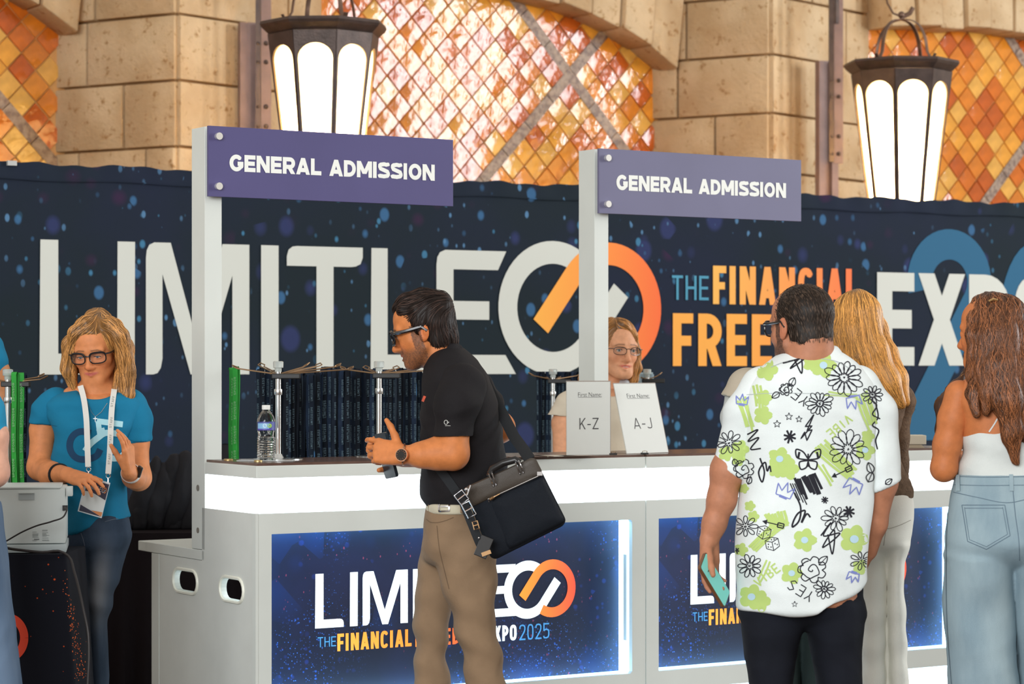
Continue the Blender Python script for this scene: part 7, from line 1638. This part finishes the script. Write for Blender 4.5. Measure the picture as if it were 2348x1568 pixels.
for x, y, d_, lb in ((1406, 1045, 8.66, 'binder clip with gold wire between the two name signs'), (1478, 1047, 8.72, 'dark binder clip in front of the A-J name sign')):
    c = P(x, y, d_); r_ = empty('binder_clip', (c.x, d_, CT+.001), 0, lb, 'clip'); b = MB(); b.box((-.014, -.006, 0), (.014, .006, .006), bev=.001); b.build('clip_body', BRKT, r_); b = MB(); b.tube([(-.008, 0, .005), (-.009, -.012, .011), (0, -.016, .013), (.009, -.012, .011), (.008, 0, .005)], .0011, 5); b.build('wire_handle', CLIPM, r_, smooth=True)
# boxes of stock at the far right of the counter
for k, (x0, x1, y0, y1, lb) in enumerate(((2072, 2124, 1003, 1024, 'white cardboard box on the counter by the brunette woman'), (2058, 2120, 1024, 1031, 'stack of printed sheets under the white box on the counter'))):
    dd = 9.45; c0, c1_ = P(x0, y1, dd), P(x1, y0, dd); b = MB(); w_ = c1_.x-c0.x; hh = (y1-y0)/F*dd
    if k == 0: b.box((0, 0, 0), (w_, .10, hh), bev=.002)
    else:
        for i in range(4): b.box((i*.002, i*.001, i*hh/4), (w_-i*.003, .11, (i+.85)*hh/4))
    o = b.build('cardboard_box' if k == 0 else 'paper_stack', mat('box_cream', (.62, .56, .44), .7) if k == 0 else mat('stack_paper', (.50, .42, .30), .7), None, False, (c0.x, dd, CT+(.0005 if k else .0135))); tag(o, lb, 'box' if k == 0 else 'paper')
    if k: o['kind'] = 'stuff'

# ------------------------------------------------------------------ left table, printer, cables
BLK2 = mat('table_cloth_black', (.010, .011, .017), .9, spec=.15); dots(BLK2, [(60, .25, .12, (.75, .10, .02), .10, .9, 1, 0)])
d = 7.5; zt = CZ-(1270-HY)/F*d; xr = P(152, 0, d).x; root = empty('table', (xr-.9, d, 0), 0, 'draped display table with black starry cloth under the printer', 'table'); org = root.location
b = MB(); b.box((-.88, .02, zt-.03), (.88, .32, zt-.004)); b.build('table_top', mat('table_wood', (.2, .15, .1), .6), root)
for sx in (-.8, .8):
    for y in (.06, .28): b = MB(); b.tube([(sx, y, 0), (sx, y, zt-.03)], .016, 8); b.build('leg', STEEL, root, smooth=True)
V = []; fs = []; NS = 90; path = []
for i in range(NS+1):
    t = i/NS
    if t < .55: q = (-.9+1.78*t/.55, 0, 0)
    elif t < .6: a = (t-.55)/.05*math.pi/2; q = (.88+.02*math.sin(a)-.0, .02-.02*math.cos(a), 1)
    else: q = (.90, .02+.32*(t-.6)/.4, 1)
    path.append(q)
NZ = 26
for x, y, c_ in path:
    for j in range(NZ+1):
        h_ = j/NZ; fl_ = (1-h_); bell = .075*fl_ if c_ else 0
        wv = .012*math.sin(x*13+y*17)*fl_+.006*math.sin(x*31+y*23+h_*2)*fl_
        V.append((x+bell+(wv if c_ else 0), y-.012-(0 if c_ else .055*fl_*max(0, 1)*.6+wv), .02+(zt-.02)*h_))
for i in range(NS):
    for j in range(NZ): fs.append((i*(NZ+1)+j, (i+1)*(NZ+1)+j, (i+1)*(NZ+1)+j+1, i*(NZ+1)+j+1))
k = len(V); V += [(-.9, -.012, zt), (.90, -.012, zt), (.90, .34, zt), (-.9, .34, zt)]; fs.append((k, k+1, k+2, k+3))
me = fast_mesh('tablecloth', V, fs); tc_ = link('tablecloth', me, BLK2, root)
dc = Draw([tc_]); RED = mat('print_red', (.78, .07, .03), .8); dc.line([(18+36*math.cos(a)*1.05, 1462+46*math.sin(a)) for a in [6.283*i/44 for i in range(45)]], 19, .002, 3); dc.build('printed_ring', RED, tc_)
rs = random.Random(3); b = MB()
for i in range(150):
    t = rs.random()**.6; x = 150+42*t+rs.gauss(0, 7)*(.4+t)-4; y = 1310+250*t+rs.uniform(-12, 8); h_ = dc.hit(x, y)
    if h_: b.sphere(h_[0]+h_[1]*.0005-org, rs.uniform(.0008, .0024), 5, 3, (1, .2, 1))
o = b.build('printed_sparks', mat('spark_orange', (.85, .16, .03), .7), tc_); o['kind'] = 'stuff'
pz0 = zt+.002; x0 = P(-150, 0, d).x; x1 = P(145, 0, d-.0).x; h_ = (1265-1118)/F*d
root = empty('printer', ((x0+x1)/2, d+.04, pz0), 0, 'white desktop printer seen from behind on the black draped table', 'printer'); org = root.location; w2 = (x1-x0)/2; PW_ = mat('printer_white', (.62, .68, .67), .45, noise=.02); PG_ = mat('printer_grey', (.42, .48, .49), .5)
M_ = Matrix.Rotation(math.radians(9), 4, 'Z')
b = MB(); b.box((-w2, -.03, .028), (w2-.003, .27, h_), bev=.004, M=M_); b.build('housing', PW_, root, smooth=True)
b = MB(); b.box((-w2, -.034, .0), (w2, .27, .026), bev=.003, M=M_); b.build('paper_tray', PG_, root, smooth=True)
b = MB(); b.box((-w2-.002, -.032, h_-.0), (w2-.018, .275, h_+.006), bev=.002, M=M_); b.build('lid', PW_, root, smooth=True)
b = MB(); b.box((w2-.001, -.034, h_-.024), (w2+.019, .02, h_+.006), bev=.002, M=M_); b.build('hinge_cover', PW_, root, smooth=True)
xh = P(55, 0, d).x-org.x; b = MB(); b.box((xh-.024, -.0325, h_-.034), (xh+.024, -.029, h_-.012), M=M_); b.build('handle_recess', PG_, root); b = MB(); b.box((xh-.024, -.036, h_-.014), (xh+.024, -.030, h_-.011), M=M_); b.build('handle_lip', PW_, root)
xs_ = P(88, 0, d).x-org.x; b = MB(); rp = random.Random(2)
for cx_ in (xs_-.016, xs_+.014):
    for i in range(13):
        if rp.random() < .8: z = .070-i*.0028; b.box((cx_-.011, -.0312, z), (cx_-.011+rp.uniform(.012, .022), -.0305, z+.0009), M=M_)
b.box((xs_-.022, -.0313, .040), (xs_-.006, -.0305, .0435), M=M_); o = b.build('rating_label_print', mat('print_faint', (.18, .20, .20), .7), root); o['kind'] = 'stuff'
b = MB(); b.box((w2-.012, -.031, CZ-(1172-HY)/F*d-pz0), (w2+.004, -.036, CZ-(1160-HY)/F*d-pz0+.0), M=M_); b.build('plug', BRKT, root)
CB = mat('cable_black', (.018, .014, .014), .45)
def cable(pts, r, label):
    pts = [P(*q) for q in pts]; A_ = np.array([tuple(p) for p in pts]); L_ = np.r_[0, np.cumsum(np.linalg.norm(np.diff(A_, axis=0), axis=1))]; tt = np.linspace(0, L_[-1], 60); q = np.stack([herm(L_, A_[:, i], tt) for i in range(3)], 1)
    b = MB(); b.tube([tuple(p-A_[0]) for p in q], r, 8); o = b.build('cable', CB, None, True, tuple(A_[0])); tag(o, label, 'cable')
cable([(148, 1163, 7.47), (153, 1170, 7.44), (146, 1184, 7.43), (120, 1195, 7.43), (85, 1205, 7.44), (50, 1220, 7.45), (15, 1240, 7.45), (-25, 1262, 7.46)], .0026, 'thin black cable curving down across the back of the printer')
cable([(-20, 1244, 7.42), (15, 1256, 7.42), (55, 1262, 7.41), (100, 1266, 7.41), (138, 1264, 7.42), (158, 1276, 7.42), (170, 1310, 7.40), (181, 1350, 7.37), (192, 1400, 7.34), (202, 1450, 7.32), (204, 1500, 7.31), (201, 1568, 7.30), (198, 1800, 7.28)], .0042, 'thick black power cable running over the table edge and hanging down')

# ------------------------------------------------------------------ dark back table with a heap of black bags
d = 9.6; TC2 = mat('back_cloth', (.012, .008, .009), .9, spec=.1); zt = CZ-(1222-HY)/F*d; xa_, xb_ = P(150, 0, d).x, P(640, 0, d).x
b = MB(); V = []; fs = []
for i in range(61):
    for j in range(9): V.append((xa_+(xb_-xa_)*i/60, d-.02*math.sin(i*.9)*(1-j/8), zt*j/8))
for i in range(60):
    for j in range(8): fs.append((i*9+j, (i+1)*9+j, (i+1)*9+j+1, i*9+j+1))
k = len(V); V += [(xa_, d, zt), (xb_, d, zt), (xb_, d+.7, zt), (xa_, d+.7, zt)]; fs.append((k, k+1, k+2, k+3)); b.add(V, fs); o = b.build('draped_table', TC2, None, True); tag(o, 'black draped table behind the counter end, bags heaped on it', 'table')
BAGM = mat('tote_black', (.014, .013, .016), .75, noise=.3, nscale=6, bump=.004, bscale=14, spec=.3)
rb = random.Random(6)
for k in range(9):
    S = Sdf(.012); cx_ = 318+k*22+rb.uniform(-6, 6); top = 1060+rb.uniform(-12, 40)-(18 if 2 < k < 6 else 0); c0 = P(cx_-24, 1205, d+.16); c1_ = P(cx_+22, top, d+.22+.02*k)
    mid = (c0+c1_)/2; ax_ = (c1_-c0).normalized(); R = np.array([tuple(ax_.cross(Vector((0, 1, 0))).normalized()), (0, 1, 0), tuple(ax_)]).T
    S.ell(mid, (.055, .045, (c1_-c0).length/2+.02), R, .01); V, Q = S.mesh(); N = vnormals(V, Q); V = V+N*folds(V, .012, (26, 20, 9), k)[:, None].astype(np.float32); V[:, 2] = np.maximum(V[:, 2], zt+.001)
    o = link('tote_bag', fast_mesh('tote_bag', V-np.array(mid), Q), BAGM, None, mid); tag(o, 'folded black tote bag slumped in the dark heap behind the counter', 'bag', 'black tote bags heaped behind the counter')
